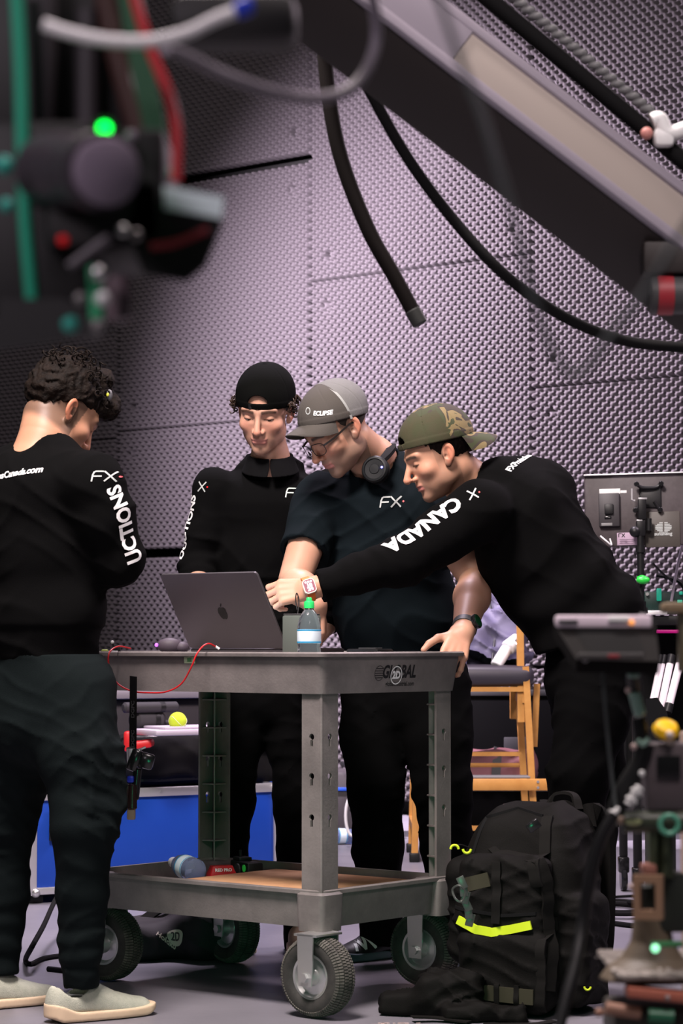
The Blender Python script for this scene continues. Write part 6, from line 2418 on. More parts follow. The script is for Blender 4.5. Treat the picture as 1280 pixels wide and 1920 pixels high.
mb.tube([q + Vector((math.sin(t) * 0.030 + 0.0 * t, -0.0, 0)) * 0 + Vector((0.0338 * math.cos(t) * math.cos(0.55 * math.sin(2 * t)), 0.0338 * math.sin(t) * math.cos(0.55 * math.sin(2 * t)), 0.0338 * math.sin(0.55 * math.sin(2 * t)))) for t in [2 * PI * k / 40 for k in range(40)]], 0.0009, n=5, closed=True, smooth=1)
mb.build('seam', mat('seam_white', (0.75, 0.8, 0.6), 0.7), bl)
# rolled black cases to the left of the ball
for i, (px, py, L_, r_, lab) in enumerate(((282, 1326, 0.23, 0.020, 'thin black roll topmost in the heap left of the tennis ball'), (276, 1350, 0.13, 0.042, 'thick black roll in the heap left of the tennis ball'), (300, 1356, 0.20, 0.012, 'slim dark rod under the thick roll left of the tennis ball'))):
    q = at(px, py, 9.02 + 0.03 * i)
    t_ = thing('equipment_roll', lab, 'roll', (q.x, q.y, q.z - r_))
    mb = MB(); mb.cyl(q - cu * L_ / 2, q + cu * L_ / 2, r_, n=18, bev=r_ * 0.4); mb.build('roll_body', mat('roll_cloth', (0.03, 0.027, 0.032), 0.7), t_)
    mb = MB(); mb.lathe([(r_ * 1.03, -0.01), (r_ * 1.05, 0), (r_ * 1.03, 0.01)], q + cu * L_ * 0.2, cu, n=18, cap=False); mb.build('roll_strap', black_m, t_)
# small bottles at the right end of the crate
for i, (px, py) in enumerate(((486, 1345), (497, 1340), (491, 1358))):
    q = at(px, py, 9.35 + 0.05 * i)
    bottle((q.x, q.y, q.z - 0.06), (0, 0, 1), ('clear water bottle left of the row between the legs behind the cart', 'clear water bottle right of the row between the legs behind the cart', 'clear water bottle in front in the group between the legs behind the cart')[i], 0.15, white_m)
q = at(495, 1376, 9.42)
sh_ = thing('bottle_tray', 'low grey tray carrying the clear bottles between the legs', 'tray', (q.x, q.y, q.z - 0.03))
mb = MB(CTf); lq = CTf.inverted() @ q; mb.box((lq.x, lq.y + 0.03, q.z), (0.20, 0.22, 0.05), 0.01); mb.build('tray_body', MATS['crate_dark'], sh_)
mb = MB(CTf); mb.box((lq.x, lq.y + 0.03, q.z + 0.024), (0.21, 0.23, 0.010), 0.004); mb.build('tray_rim', grey_m, sh_)
# blue slatted crate at the right
q = at(534, 1515, 9.75)
bc = thing('blue_crate', 'blue slatted plastic crate right of the blue flight case', 'crate', (q.x + 0.03, q.y + 0.15, 0.12))
for k in range(5):
    mb = MB(); mb.box((q.x + 0.03, q.y, 0.17 + k * 0.05), (0.19, 0.02, 0.034), 0.003); mb.build('slat', mat('crate_blue', (0.01, 0.07, 0.45), 0.45), bc)
mb = MB(); mb.box((q.x + 0.03, q.y + 0.16, 0.27), (0.19, 0.28, 0.28), 0.006); mb.build('crate_body', MATS['crate_blue'], bc)
mb = MB(); mb.box((q.x + 0.03, q.y + 0.12, 0.065), (0.21, 0.30, 0.13), 0.01); mb.build('crate_base', black_m, bc)

# ------------------------------------------------------------------ SANDBAG and cables on the floor
q = at(324, 1770, 7.33)
sn = thing('sandbag', 'black sandbag with a pale round emblem on the floor between the cart wheels', 'sandbag', (q.x, q.y, 0))


def sand(P):
    c = Vector((q.x + 0.0, q.y, 0.055))
    M = np.array(frame((0, 0, 0), Vector((0.93, 0.37, 0)), Vector((-0.37, 0.93, 0)), (0, 0, 1)).to_3x3(), np.float32)
    d = s_box(P, c + Vector((-0.06, 0.02, 0.0)), (0.115, 0.12, 0.060), 0.05, M)
    d = smin(d, s_box(P, c + Vector((0.09, 0.0, 0.02)), (0.085, 0.13, 0.080), 0.06, M), 0.04)
    return smax(d + wob(P, 16, 0.010, 95) + creases(P, 0.006, 0.6, 96), 0.002 - P[:, 2], 0.004)


lo, hi = bbox([Vector((q.x, q.y, 0.07))], 0.26); lo[2] = -0.01; hi[2] = 0.22
snb = sdf_obj('bag_body', sand, lo, hi, 0.007, mat('sandbag_cloth', (0.016, 0.012, 0.016), 0.75), sn)
bvn = bvh_of(snb)
tilt = Vector((-0.25, -0.72, 0.65)).normalized()
xs_ = Vector((0.94, -0.30, 0.0)); ys_ = tilt.cross(xs_)
lay('emblem', refine(disc_bm((0, 0), 0.026, 0, 28, 0.70), 0.010), mat('pale_emblem', (0.62, 0.52, 0.45), 0.6), snb, hit(330, 1757, bvn), xs_, ys_, bvn, 0.002)
lay('emblem_lettering', text_bm('2D', 0.024, bold=0.03, maxedge=0.01), mat('emblem_ink', (0.05, 0.04, 0.04), 0.6), snb, hit(330, 1757, bvn), xs_, ys_, bvn, 0.0035)
lay('bag_lettering', text_bm('Holdko', 0.018, bold=0.03, maxedge=0.01), MATS['pale_emblem'], snb, hit(312, 1764, bvn), Vector((0.9, -0.35, -0.2)), ys_, bvn, 0.002)
mb = MB(); mb.tube([Vector((q.x - 0.13, q.y + 0.02, 0.08)), Vector((q.x - 0.05, q.y + 0.05, 0.135)), Vector((q.x + 0.02, q.y + 0.06, 0.165)), Vector((q.x + 0.08, q.y + 0.06, 0.13))], 1.0, flat=(0.018, 0.003), up=(0.1, -0.5, 1)); mb.build('carry_strap', strap_m, sn)


def floor_pt(px, py, r=0.007):
    Y = FPX * CAM_Z / (py - 1202)
    p = at(px, py, Y)
    return Vector((p.x, p.y, r))


mb = MB()
mb.tube([at(150, 1560, 8.2), at(128, 1640, 7.9), at(100, 1695, 7.6), at(82, 1735, 7.2), at(60, 1775, 6.95), floor_pt(48, 1798), floor_pt(58, 1806), floor_pt(85, 1795), floor_pt(140, 1790), floor_pt(180, 1800), floor_pt(140, 1818), floor_pt(90, 1815)], 0.008, n=8, smooth=6)
tag(mb.build('floor_cable', black_matte_m), 'black cable dropping to the floor in a loop between the left legs', 'cable')


def coil(name, label, px, py, rx, ry, turns, r, m, seed):
    c = floor_pt(px, py)
    rg = random.Random(seed)
    pts = []
    N = int(turns * 12)
    for k in range(N):
        a = 2 * PI * k / 12
        j = 1 + 0.12 * math.sin(a * 0.37 + seed) + rg.uniform(-0.03, 0.03)
        pts.append(c + Vector((rx * j * math.cos(a), ry * j * math.sin(a), 0.004 + r * 0.6 * k / 12)))
    mb = MB(); mb.tube(pts, r, n=7, smooth=3)
    return tag(mb.build(name, m), label, 'cable')


coil('coiled_cable', 'black cable coiled on the floor right of the backpack', 1160, 1708, 0.11, 0.18, 3.3, 0.008, black_matte_m, 3)
coil('coiled_cable', 'black cable coiled on the floor at the far right edge', 1300, 1690, 0.09, 0.18, 3.2, 0.008, black_matte_m, 5)
mb = MB(); mb.tube([floor_pt(1040, 1735), floor_pt(1120, 1728), floor_pt(1200, 1736), floor_pt(1300, 1730)], 0.010, n=8)
tag(mb.build('floor_cable', black_matte_m), 'straight black cable across the floor right of the backpack', 'cable')
mb = MB(); mb.tube([floor_pt(1120, 1683), floor_pt(1190, 1679), floor_pt(1300, 1672)], 0.005, n=8)
tag(mb.build('floor_cable', black_matte_m), 'thin black cable on the pale floor under the rolling equipment table', 'cable')
# heap of cables, white loop and bottle behind the legs
coil('coiled_cable', 'black cable coil on the floor behind the front post of the cart', 648, 1540, 0.07, 0.25, 2.3, 0.010, black_matte_m, 8)
c0 = at(660, 1530, 11.2)
mb = MB()
mb.tube([c0 + Vector((0.03 * math.cos(a), 0, 0.09 * math.sin(a))) + Vector((0, 0, 0.0)) for a in [2 * PI * k / 16 for k in range(16)]], 0.007, n=8, closed=True, smooth=3)
c0 = at(652, 1500, 11.25)
tag(mb.build('white_cable', white_m), 'white cable standing in a loop behind the middle legs', 'cable')
q = floor_pt(660, 1580)
bottle((q.x, q.y, 0.036), (-0.8, -0.3, 0.05), 'blue-tinted water bottle lying on the floor behind the middle legs', 0.16, mat('blue_cap', (0.02, 0.08, 0.5), 0.4), clear_blue)
q = at(655, 1490, 11.8)
eb = thing('equipment_box', 'dark equipment box with a blue stripe in the gap right of the front post', 'box', (q.x, 11.9, 0))
mb = MB(); mb.box((q.x, 11.9, 0.16), (0.34, 0.3, 0.32), 0.02); mb.build('box_shell', MATS['crate_dark'], eb)
mb = MB(); mb.box((q.x, 11.745, 0.235), (0.34, 0.012, 0.016), 0.002); mb.build('box_stripe', MATS['crate_blue'], eb)
mb = MB(); mb.tube([at(642, 1432, 11.7), at(655, 1440, 11.6), at(668, 1470, 11.6), at(660, 1520, 11.5)], 0.014); mb.build('box_cable', black_m, eb)

# ------------------------------------------------------------------ ROLLING TABLE WITH MONITOR, right background
Ym = 8.6
tc_ = at(1262, 1150, 9.0)
rt = thing('equipment_table', 'black rolling equipment table at the right edge behind the leaning person', 'table', (tc_.x + 0.06, 9.05, 0))
tx, tz = tc_.x + 0.08, 1.045
mb = MB(); mb.box((tx, 9.05, tz - 0.02), (0.52, 0.5, 0.035), 0.006); mb.build('table_top', black_m, rt)
mb = MB(); mb.box((tx, 9.05, 0.30), (0.52, 0.46, 0.03), 0.006); mb.build('lower_shelf', black_m, rt)
for sx in (-0.24, 0.24):
    for sy in (-0.22, 0.22):
        mb = MB(); mb.box((tx + sx, 9.05 + sy, 0.58), (0.03, 0.03, 0.90), 0.004); lg = mb.build('leg', black_m, rt)
        mb = MB(); mb.cyl((tx + sx - 0.012, 9.05 + sy, 0.045), (tx + sx + 0.012, 9.05 + sy, 0.045), 0.045, n=20, bev=0.006); mb.box((tx + sx, 9.05 + sy, 0.10), (0.04, 0.05, 0.06), 0.006); mb.build('caster', black_gloss_m, lg)
mb = MB(); mb.box((tx, 9.27, 0.66), (0.50, 0.02, 0.72), 0.003); mb.build('back_panel', black_matte_m, rt)
mb = MB(); mb.box((tx - 0.02, 8.80, 0.985), (0.30, 0.012, 0.012), 0.002); mb.build('magenta_strip', mat('magenta_strip', (0.25, 0.0, 0.10), 0.4, emit=((0.55, 0.0, 0.20), 0.35)), rt)
# monitor
mon = thing('monitor', 'flat monitor seen from behind with battery plate and bracket, at the right edge', 'monitor', at(1200, 1090, Ym))
mx0, mx1 = at(1106, 950, Ym).x, at(1310, 950, Ym).x
mzt, mzb = at(1106, 886, Ym).z, at(1106, 1024, Ym).z
mw = mx1 - mx0 + 0.04
MT = frame(((mx0 + mx1) / 2, Ym, (mzt + mzb) / 2), Vector((0.985, -0.17, 0.02)).normalized(), Vector((0.17, 0.985, 0)), Vector((0.0, 0.10, 0.995)).normalized())
mh = mzt - mzb
mb = MB(MT); mb.box((0, 0.012, 0), (mw, 0.03, mh), 0.008); ms = mb.build('back_shell', mat('monitor_shell', (0.040, 0.030, 0.033), 0.55, color2=(0.058, 0.045, 0.049), nscale=40), mon)
mb = MB(MT); mb.box((0, 0.031, 0), (mw - 0.02, 0.004, mh - 0.02), 0.001); mb.build('screen', black_gloss_m, mon)
mb = MB(MT); mb.box((0, -0.004, mh / 2 - 0.003), (mw, 0.03, 0.005), 0.001); mb.build('top_edge', alu_m, ms)


def mpt(px, py): 
    p = at(px, py, Ym)
    return MT.inverted() @ p


def mbox(name, x0, y0, x1, y1, th, m, par=ms, off=0.0, bev=0.003):
    a, b_ = mpt(x0, y0), mpt(x1, y1)
    mb = MB(MT); mb.box(((a.x + b_.x) / 2, -0.003 - th / 2 - off, (a.z + b_.z) / 2), (abs(b_.x - a.x), th, abs(a.z - b_.z)), bev)
    return mb.build(name, m, par)


vp = mbox('battery_plate', 1121, 925, 1162, 987, 0.022, mat('plate_dark', (0.03, 0.026, 0.03), 0.5), mon, 0.0, 0.004)
mbox('plate_latch', 1133, 945, 1150, 964, 0.012, black_m, vp, 0.022)
mbox('plate_contact', 1133, 968, 1146, 973, 0.004, black_gloss_m, vp, 0.022)
mbox('plate_label', 1127, 981, 1148, 986, 0.003, grey_m, vp, 0.022)
mbox('white_sticker', 1122, 916, 1162, 925, 0.002, print_white_m)
mbox('white_sticker', 1162, 919, 1174, 924, 0.002, print_white_m)
st_ = mbox('info_label', 1156, 999, 1197, 1022, 0.002, mat('lilac_label', (0.45, 0.33, 0.44), 0.6), mon)
lay('label_logo', strokes_bm([[(-0.016, 0.010), (-0.016, -0.002)], [(-0.016, 0.010), (-0.008, 0.010)], [(-0.005, 0.010), (0.005, -0.002)], [(0.005, 0.010), (-0.005, -0.002)]], 0.003), print_black_m, st_, at(1168, 1006, Ym - 0.03), (1, 0, 0), (0, 0, 1))
for k in range(3):
    lay('label_print', strokes_bm([[(-0.028, 0), (0.02, 0)]], 0.0022), mat('label_ink', (0.16, 0.10, 0.15), 0.6), st_, at(1176, 1012 + 3.4 * k, Ym - 0.03), (1, 0, 0), (0, 0, 1))
vt = mbox('access_panel', 1208, 960, 1276, 1026, 0.006, mat('panel_olive', (0.055, 0.047, 0.040), 0.5), mon)
for r__ in range(7):
    for c__ in (0, 1):
        hw_ = (8, 12, 15, 15.5, 15, 12, 8)[r__]
        x0 = 1244 - hw_ if c__ == 0 else 1245.5
        mbox('vent_slot', x0, 980 + r__ * 2.9, x0 + hw_ - 1.5, 981.7 + r__ * 2.9, 0.002, print_grey_m, vt, 0.006, 0.0)
lay('panel_lettering', text_bm('sunsheng', 0.017, bold=0.03), print_grey_m, vt, at(1243, 1001, Ym - 0.03), (1, -0.17, 0.02), (0, 0.1, 1))
br = mbox('mount_plate', 1198, 912, 1240, 952, 0.010, black_m, mon, 0.0, 0.004)
for (px, py) in ((1192, 908), (1238, 907), (1236, 956), (1190, 957)):
    q = at(px, py, Ym - 0.02); mb = MB(); mb.cyl(q, q + Vector((0, -0.02, 0)), 0.009, n=14, bev=0.002); mb.build('mount_knob', black_gloss_m, br)
mb = MB(); mb.tube([at(1192, 908, Ym - 0.02), at(1204, 914, Ym - 0.02), at(1228, 914, Ym - 0.02), at(1238, 907, Ym - 0.02)], 0.006); mb.tube([at(1190, 957, Ym - 0.02), at(1204, 940, Ym - 0.02)], 0.006); mb.tube([at(1236, 956, Ym - 0.02), at(1226, 940, Ym - 0.02)], 0.006); mb.build('mount_arms', black_m, br)
mb = MB(); mb.tube([at(1184, 916, Ym - 0.05), at(1184, 937, Ym - 0.05), at(1190, 939, Ym - 0.05)], 0.004, n=6, smooth=0); mb.box(at(1204, 935, Ym - 0.05), (0.030, 0.02, 0.006), 0.001); mb.box(at(1198, 976, Ym - 0.05), (0.020, 0.02, 0.005), 0.001); mb.build('bright_bracket', alu_m, br)
mb = MB(); mb.box(at(1203, 955, Ym - 0.045), (0.028, 0.03, 0.075), 0.005); mb.box(at(1201, 990, Ym - 0.045), (0.034, 0.03, 0.06), 0.008); mb.sphere(at(1190, 997, Ym - 0.05), 0.020); mb.cyl(at(1216, 972, Ym - 0.05), at(1216, 995, Ym - 0.05), 0.010); mb.build('tilt_head', black_m, mon)
mb = MB(); mb.cyl(at(1200, 1000, Ym - 0.045), at(1201, 1128, Ym - 0.045), 0.0125, n=16); mb.cyl(at(1200, 1024, Ym - 0.045), at(1200, 1036, Ym - 0.045), 0.017, n=16); po = mb.build('stand_pole', black_m, mon)
mb = MB(); q = at(1201, 1128, Ym - 0.045); mb.box((q.x, (q.y + 8.84) / 2, 1.058), (0.05, 8.84 - q.y, 0.022), 0.003); mb.cyl((q.x, q.y, 1.0), (q.x, q.y, 1.09), 0.018, n=16); mb.box((q.x, 8.83, 1.0), (0.05, 0.03, 0.10), 0.003); mb.build('table_clamp', black_m, mon)
mb = MB(); mb.sphere(at(1205, 1088, Ym - 0.09), 0.022, s=(1.1, 0.8, 0.62)); mb.tube([at(1196, 1084, Ym - 0.07), at(1204, 1082, Ym - 0.09), at(1215, 1087, Ym - 0.09)], 0.007); mb.build('green_grip', mat('green_grip', (0.02, 0.55, 0.05), 0.4), po)
mb = MB(); mb.tube([at(1125, 1005, Ym - 0.03), at(1138, 1016, Ym - 0.04), at(1146, 1022, Ym - 0.03), at(1143, 1010, Ym - 0.02)], 0.003, n=6); mb.build('cable_tail', white_m, ms)
# instruments on the table
q = at(1245, 1115, 8.85)
iv = thing('signal_converter', 'green-lit black converter box with ports on the equipment table', 'device', (q.x, q.y, tz))
mb = MB(); mb.box((q.x + 0.02, q.y, tz + 0.045), (0.20, 0.12, 0.08), 0.005); cvx = mb.build('converter_case', mat('converter_green_black', (0.008, 0.03, 0.024), 0.4), iv)
mb = MB(); mb.box(at(1235, 1115, 8.78), (0.018, 0.008, 0.045), 0.003); mb.build('port', mat('teal_port', (0.02, 0.30, 0.20), 0.4, emit=((0.0, 0.5, 0.3), 0.25)), cvx)
mb = MB(); mb.box(at(1276, 1112, 8.78), (0.012, 0.008, 0.012), 0.002); mb.box(at(1274, 1128, 8.78), (0.018, 0.008, 0.012), 0.002); mb.build('button', MATS['teal_port'], cvx)
mb = MB(); mb.cyl(at(1213, 1114, 8.79), at(1213, 1114, 8.775), 0.006, n=14); mb.cyl(at(1258, 1100, 8.79), at(1258, 1100, 8.775), 0.006, n=14); mb.build('socket', zinc_m, cvx)
q = at(1228, 1141, 8.82)
mb = MB(); mb.box((q.x, q.y - 0.02, tz + 0.008), (0.075, 0.05, 0.016), 0.003)
tag(mb.build('white_adapter', white_m), 'flat white adapter block at the front edge of the equipment table', 'adapter')
q = at(1206, 1105, 8.84)
mb = MB(); mb.box((q.x, q.y, tz + 0.035), (0.035, 0.03, 0.07), 0.004)
tag(mb.build('white_block', white_m), 'upright white block under the green grip at the table corner', 'block')
mb = MB(); mb.tube([at(1222, 1055, 8.7), at(1245, 1078, 8.75), at(1262, 1092, 8.8)], 0.004)
tag(mb.build('table_cable', black_m), 'thin black cable slanting down behind the converter box', 'cable')
mb = MB(); mb.tube([at(1230, 1078, 8.9), at(1250, 1082, 8.9), at(1275, 1092, 8.9), at(1290, 1120, 8.9)], 0.008)
tag(mb.build('table_cable', black_m), 'thick black cable lying above the converter box', 'cable')
# stand of white light tubes under the table
for i, (x0, x1, w_) in enumerate(((1216, 1236, 0.008), (1224, 1243, 0.008), (1238, 1256, 0.013), (1254, 1274, 0.014))):
    a, b_ = at(x0, 1340 - 6 * i, 8.68), at(x1, 1243, 8.74)
    t_ = thing('light_tube', ('slim pale light tube, leftmost of the slanted set below the table', 'slim silver light tube, second in the slanted set below the table', 'wide white light tube, third in the slanted set below the table', 'wide white light tube, rightmost of the slanted set below the table')[i], 'tube', (a.x, a.y, a.z), 'slanted light tubes below the table')
    mb = MB(); mb.cyl(a, b_, w_, n=18); mb.build('tube_body', mat('tube_white', (0.82, 0.76, 0.80), 0.35), t_)
    mb = MB(); d_ = (b_ - a).normalized(); mb.cyl(b_ - d_ * 0.004, b_ + d_ * 0.03, w_ * 1.15, n=18); mb.cyl(a - d_ * 0.03, a + d_ * 0.004, w_ * 1.15, n=18); mb.build('end_cap', black_m, t_)
q = at(1238, 1345, 8.66)
tb_ = thing('tube_rack', 'black angular rack holding the slanted light tubes', 'rack', (q.x, q.y, 0))
mb = MB(); mb.ring_loft([[at(1210, 1310, 8.60 + d), at(1232, 1308, 8.60 + d), at(1250, 1335, 8.60 + d), at(1262, 1400, 8.60 + d), at(1212, 1400, 8.60 + d)] for d in (0, 0.10)]); mb.build('rack_side', black_gloss_m, tb_)
mb = MB(); mb.box((q.x, 8.69, 0.25), (0.10, 0.08, 0.49), 0.004); mb.box((q.x + 0.02, 8.69, 0.012), (0.12, 0.12, 0.024), 0.004); mb.build('rack_foot', black_m, tb_)

# ------------------------------------------------------------------ OVERHEAD: camera crane arm and hanging cables
axd = Vector((0.80, 0.10, -0.596)).normalized()
cpt = at(1000, 258, 3.65)
upn = Vector((0, -0.72, 0.72))
upn = (upn - axd * upn.dot(axd)).normalized()          # lit face normal
lon = axd.cross(upn).normalized()
if lon.z > 0: lon = -lon                                # underside normal
AT = frame(cpt, axd, upn, axd.cross(upn))
sgn = 1 if (axd.cross(upn)).dot(lon) > 0 else -1
W1 = 0.130
crane = thing('crane_arm', 'large grey camera crane arm slanting down across the top right', 'crane', cpt)
# local: x along arm, y = lit face normal, z*sgn = underside normal; the visible ridge is at y=0, z=0
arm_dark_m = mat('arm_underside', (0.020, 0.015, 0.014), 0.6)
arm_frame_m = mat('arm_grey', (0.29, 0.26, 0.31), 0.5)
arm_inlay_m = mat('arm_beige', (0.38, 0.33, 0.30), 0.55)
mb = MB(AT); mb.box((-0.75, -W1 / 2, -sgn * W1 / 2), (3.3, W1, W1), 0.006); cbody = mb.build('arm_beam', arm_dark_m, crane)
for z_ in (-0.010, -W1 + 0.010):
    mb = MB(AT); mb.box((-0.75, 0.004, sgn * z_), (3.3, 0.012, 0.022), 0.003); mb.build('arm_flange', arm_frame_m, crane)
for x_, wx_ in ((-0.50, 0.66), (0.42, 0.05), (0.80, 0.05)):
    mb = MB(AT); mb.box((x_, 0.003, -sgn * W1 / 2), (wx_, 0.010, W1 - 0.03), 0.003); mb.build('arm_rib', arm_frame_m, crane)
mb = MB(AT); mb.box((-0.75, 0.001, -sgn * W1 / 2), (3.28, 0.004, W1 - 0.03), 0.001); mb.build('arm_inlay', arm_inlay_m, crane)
# dark motor with red bands below the far end of the arm
q = at(1245, 553, 3.7)
mb = MB(); mb.cyl(q + Vector((-0.025, 0, 0)), q + Vector((0.10, 0, 0)), 0.030, n=24, bev=0.004); mo = mb.build('motor', dark_grey_m, crane)
for dx_, zz, rr_ in ((0.0, 0.0, 0.0315), (0.05, 0.0, 0.0315)):
    mb = MB(); mb.cyl(q + Vector((dx_ - 0.012, 0, 0)), q + Vector((dx_ + 0.012, 0, 0)), rr_, n=24); mb.build('red_band', red_dim_m, mo)
mb = MB(); mb.box(q + Vector((0.03, 0, 0.055)), (0.13, 0.05, 0.05), 0.006); mb.build('motor_mount', arm_dark_m, crane)

# ribbed hose with white coupling, above the arm
a, b_ = at(930, -22, 3.75), at(1236, 232, 3.75)
rh = thing('ribbed_hose', 'dark ribbed hose with a white coupling running above the crane arm', 'hose', b_)
d_ = (b_ - a).normalized()
mb = MB(); mb.cyl(a - d_ * 0.2 + Vector((-0.012, 0.01, -0.014)), b_ + d_ * 0.9 + Vector((-0.012, 0.01, -0.014)), 0.014, n=14); mb.build('hose_core', black_matte_m, rh)
mb = MB()
L_ = (b_ - a).length
for k in range(24):
    c = a + d_ * (L_ * (k - 2) / 22)
    mb.sphere(c + Vector((0.004, 0, 0.004)), 0.0088, u=10, v=7, s=(1.4, 0.9, 0.8))
o = mb.build('hose_ribs', mat('rib_grey', (0.14, 0.14, 0.145), 0.5), rh); o['kind'] = 'stuff'
mb = MB(); mb.tube([at(1222, 228, 3.74), at(1236, 224, 3.74), at(1246, 246, 3.74), at(1262, 250, 3.74), at(1290, 240, 3.74)], 0.013, n=14); mb.box(at(1244, 258, 3.74), (0.032, 0.025, 0.03), 0.008); cpl = mb.build('coupling', white_m, rh)
mb = MB(); mb.sphere(at(1212, 250, 3.73), 0.010); mb.build('pink_tip', mat('pink_tip', (0.6, 0.25, 0.22), 0.5), cpl)


def hang(name, label, pts, r, m, cat='cable'):
    mb = MB(); mb.tube([at(*p) for p in pts], r, n=12, smooth=8)
    return tag(mb.build(name, m), label, cat)


hang('hanging_cable', 'long black cable sagging from behind the crane arm to the right edge', [(640, 60, 4.4), (690, 165, 4.4), (760, 290, 4.45), (840, 400, 4.5), (940, 510, 4.5), (1050, 590, 4.55), (1160, 636, 4.6), (1260, 650, 4.6), (1340, 652, 4.6)], 0.0105, black_matte_m)
hs = thing('hanging_hose', 'thick dark hose with open end hanging from the top centre', 'hose', at(788, 606, 4.6))
mb = MB(); mb.tube([at(*p) for p in [(604, -40, 4.6), (606, 60, 4.6), (616, 180, 4.6), (640, 300, 4.6), (690, 430, 4.6), (740, 520, 4.6), (786, 606, 4.6)]], 0.0145, n=14, smooth=8); hb = mb.build('hose_body', mat('hose_brown_black', (0.008, 0.006, 0.0055), 0.8, spec=0.15), hs)
a, b_ = at(772, 580, 4.6), at(788, 609, 4.6)
mb = MB(); mb.cyl(a, b_, 0.0155, n=16, bev=0.003); mb.build('end_sleeve', mat('sleeve_grey', (0.03, 0.032, 0.03), 0.7), hb)
mb = MB(); mb.sphere(at(600, 62, 4.58), 0.012); mb.build('pink_clip', MATS['pink_tip'], hb)
hang('thin_cable', 'thin grey-green cord hanging across the crane arm', [(808, -40, 1.15), (830, 20, 1.15), (862, 110, 1.15), (905, 220, 1.15), (930, 300, 1.15), (965, 420, 1.15), (990, 520, 1.15), (1015, 610, 1.15), (1060, 695, 1.15), (1100, 690, 1.15), (1150, 620, 1.15), (1200, 560, 1.15), (1250, 480, 1.15), (1300, 400, 1.15)], 0.0019, mat('cord_grey_green', (0.075, 0.085, 0.085), 0.5))

# ------------------------------------------------------------------ FOREGROUND: cinema camera rig, top left (far out of focus)
Yr = 1.45


def rp(px, py, dy=0.0): return at(px, py, Yr + dy)


U = Yr / FPX                                # metres per pixel at that depth
rig = thing('cinema_camera', 'dark cinema camera rig with lens and cables filling the top left', 'camera', rp(200, 640))
rigm = mat('rig_black', (0.010, 0.009, 0.010), 0.6)
mb = MB(); mb.box(rp(215, 385, 0.06), (U * 230, 0.12, U * 230), 0.006); mb.box(rp(90, 440, 0.08), (U * 200, 0.12, U * 380), 0.006); bod = mb.build('camera_body', rigm, rig)
mb = MB(); mb.lathe([(U * 60, -0.05), (U * 72, -0.045), (U * 72, -0.01), (U * 66, 0.0), (U * 66, 0.03), (U * 72, 0.035), (U * 72, 0.05)], rp(140, 320, -0.02), Vector((0.42, -0.88, -0.18)), n=40); ln = mb.build('lens_barrel', mat('lens_grey', (0.055, 0.045, 0.055), 0.4), rig)
mb = MB(); mb.lathe([(U * 58, 0.048), (U * 62, 0.058), (U * 52, 0.060)], rp(140, 320, -0.02), Vector((0.42, -0.88, -0.18)), n=40); mb.build('lens_ring', mat('lens_ring_lilac', (0.25, 0.20, 0.26), 0.4), ln)
# matte box on the right with hood
mb = MB(); mb.ring_loft([[rp(255, 340, d), rp(420, 372, d), rp(415, 425, d), rp(385, 500, d), rp(350, 528, d), rp(270, 515, d), rp(240, 440, d)] for d in (0.0, 0.10)]); mx_ = mb.build('matte_box', rigm, rig)
mb = MB(); mb.ring_loft([[rp(306, 348, d), rp(420, 370, d), rp(416, 410, d), rp(308, 392, d)] for d in (-0.008, -0.003)]); mb.build('name_plate', mat('pale_blue_plate', (0.80, 0.93, 0.95), 0.5), mx_)
mb = MB(); mb.tube([rp(282, 463, -0.006), rp(330, 455, -0.006), rp(390, 430, -0.006)], U * 7, n=8); mb.build('red_trim', red_dim_m, mx_)
# upright rods and the green tube
mb = MB(); mb.tube([rp(30, -30, 0.02), rp(38, 120, 0.02), rp(42, 300, 0.02), rp(48, 420, 0.02), rp(58, 540, 0.02), rp(66, 620, 0.02)], U * 13, n=12); mb.build('green_tube', mat('green_tube', (0.01, 0.34, 0.20), 0.5), rig)
mb = MB(); mb.box(rp(78, 100, 0.05), (U * 50, 0.03, U * 330), 0.004); mb.box(rp(95, 540, 0.05), (U * 60, 0.03, U * 200), 0.004); mb.cyl(rp(165, 20, 0.05), rp(165, 520, 0.05), U * 22, n=16); mb.build('rig_rod', mat('rig_grey', (0.035, 0.028, 0.034), 0.6), rig)
mb = MB(); mb.tube([rp(240, -30, 0.03), rp(255, 60, 0.03), rp(270, 150, 0.03), rp(290, 240, 0.03), rp(300, 330, 0.03)], 1.0, flat=(U * 22, U * 5), up=(0, -1, 0)); mb.build('ribbon_dark_green', mat('ribbon_green', (0.012, 0.09, 0.035), 0.5), rig)
mb = MB(); mb.tube([rp(285, 260, 0.02), rp(300, 300, 0.02), rp(312, 335, 0.02)], U * 13, n=10); mb.build('green_plug', mat('bright_green_plug', (0.03, 0.32, 0.14), 0.5), rig)
mb = MB(); mb.tube([rp(190, -30, 0.05), rp(215, 90, 0.05), rp(250, 220, 0.05), rp(282, 330, 0.05)], U * 20, n=10); mb.build('ribbon_brown', mat('ribbon_brown', (0.05, 0.018, 0.015), 0.5), rig)
mb = MB(); mb.tube([rp(246, -30), rp(262, 30), rp(285, 100), rp(310, 160), rp(326, 210), rp(332, 260), rp(330, 340)], U * 10, n=10); mb.build('red_cable', mat('red_cable', (0.5, 0.02, 0.03), 0.5), rig)
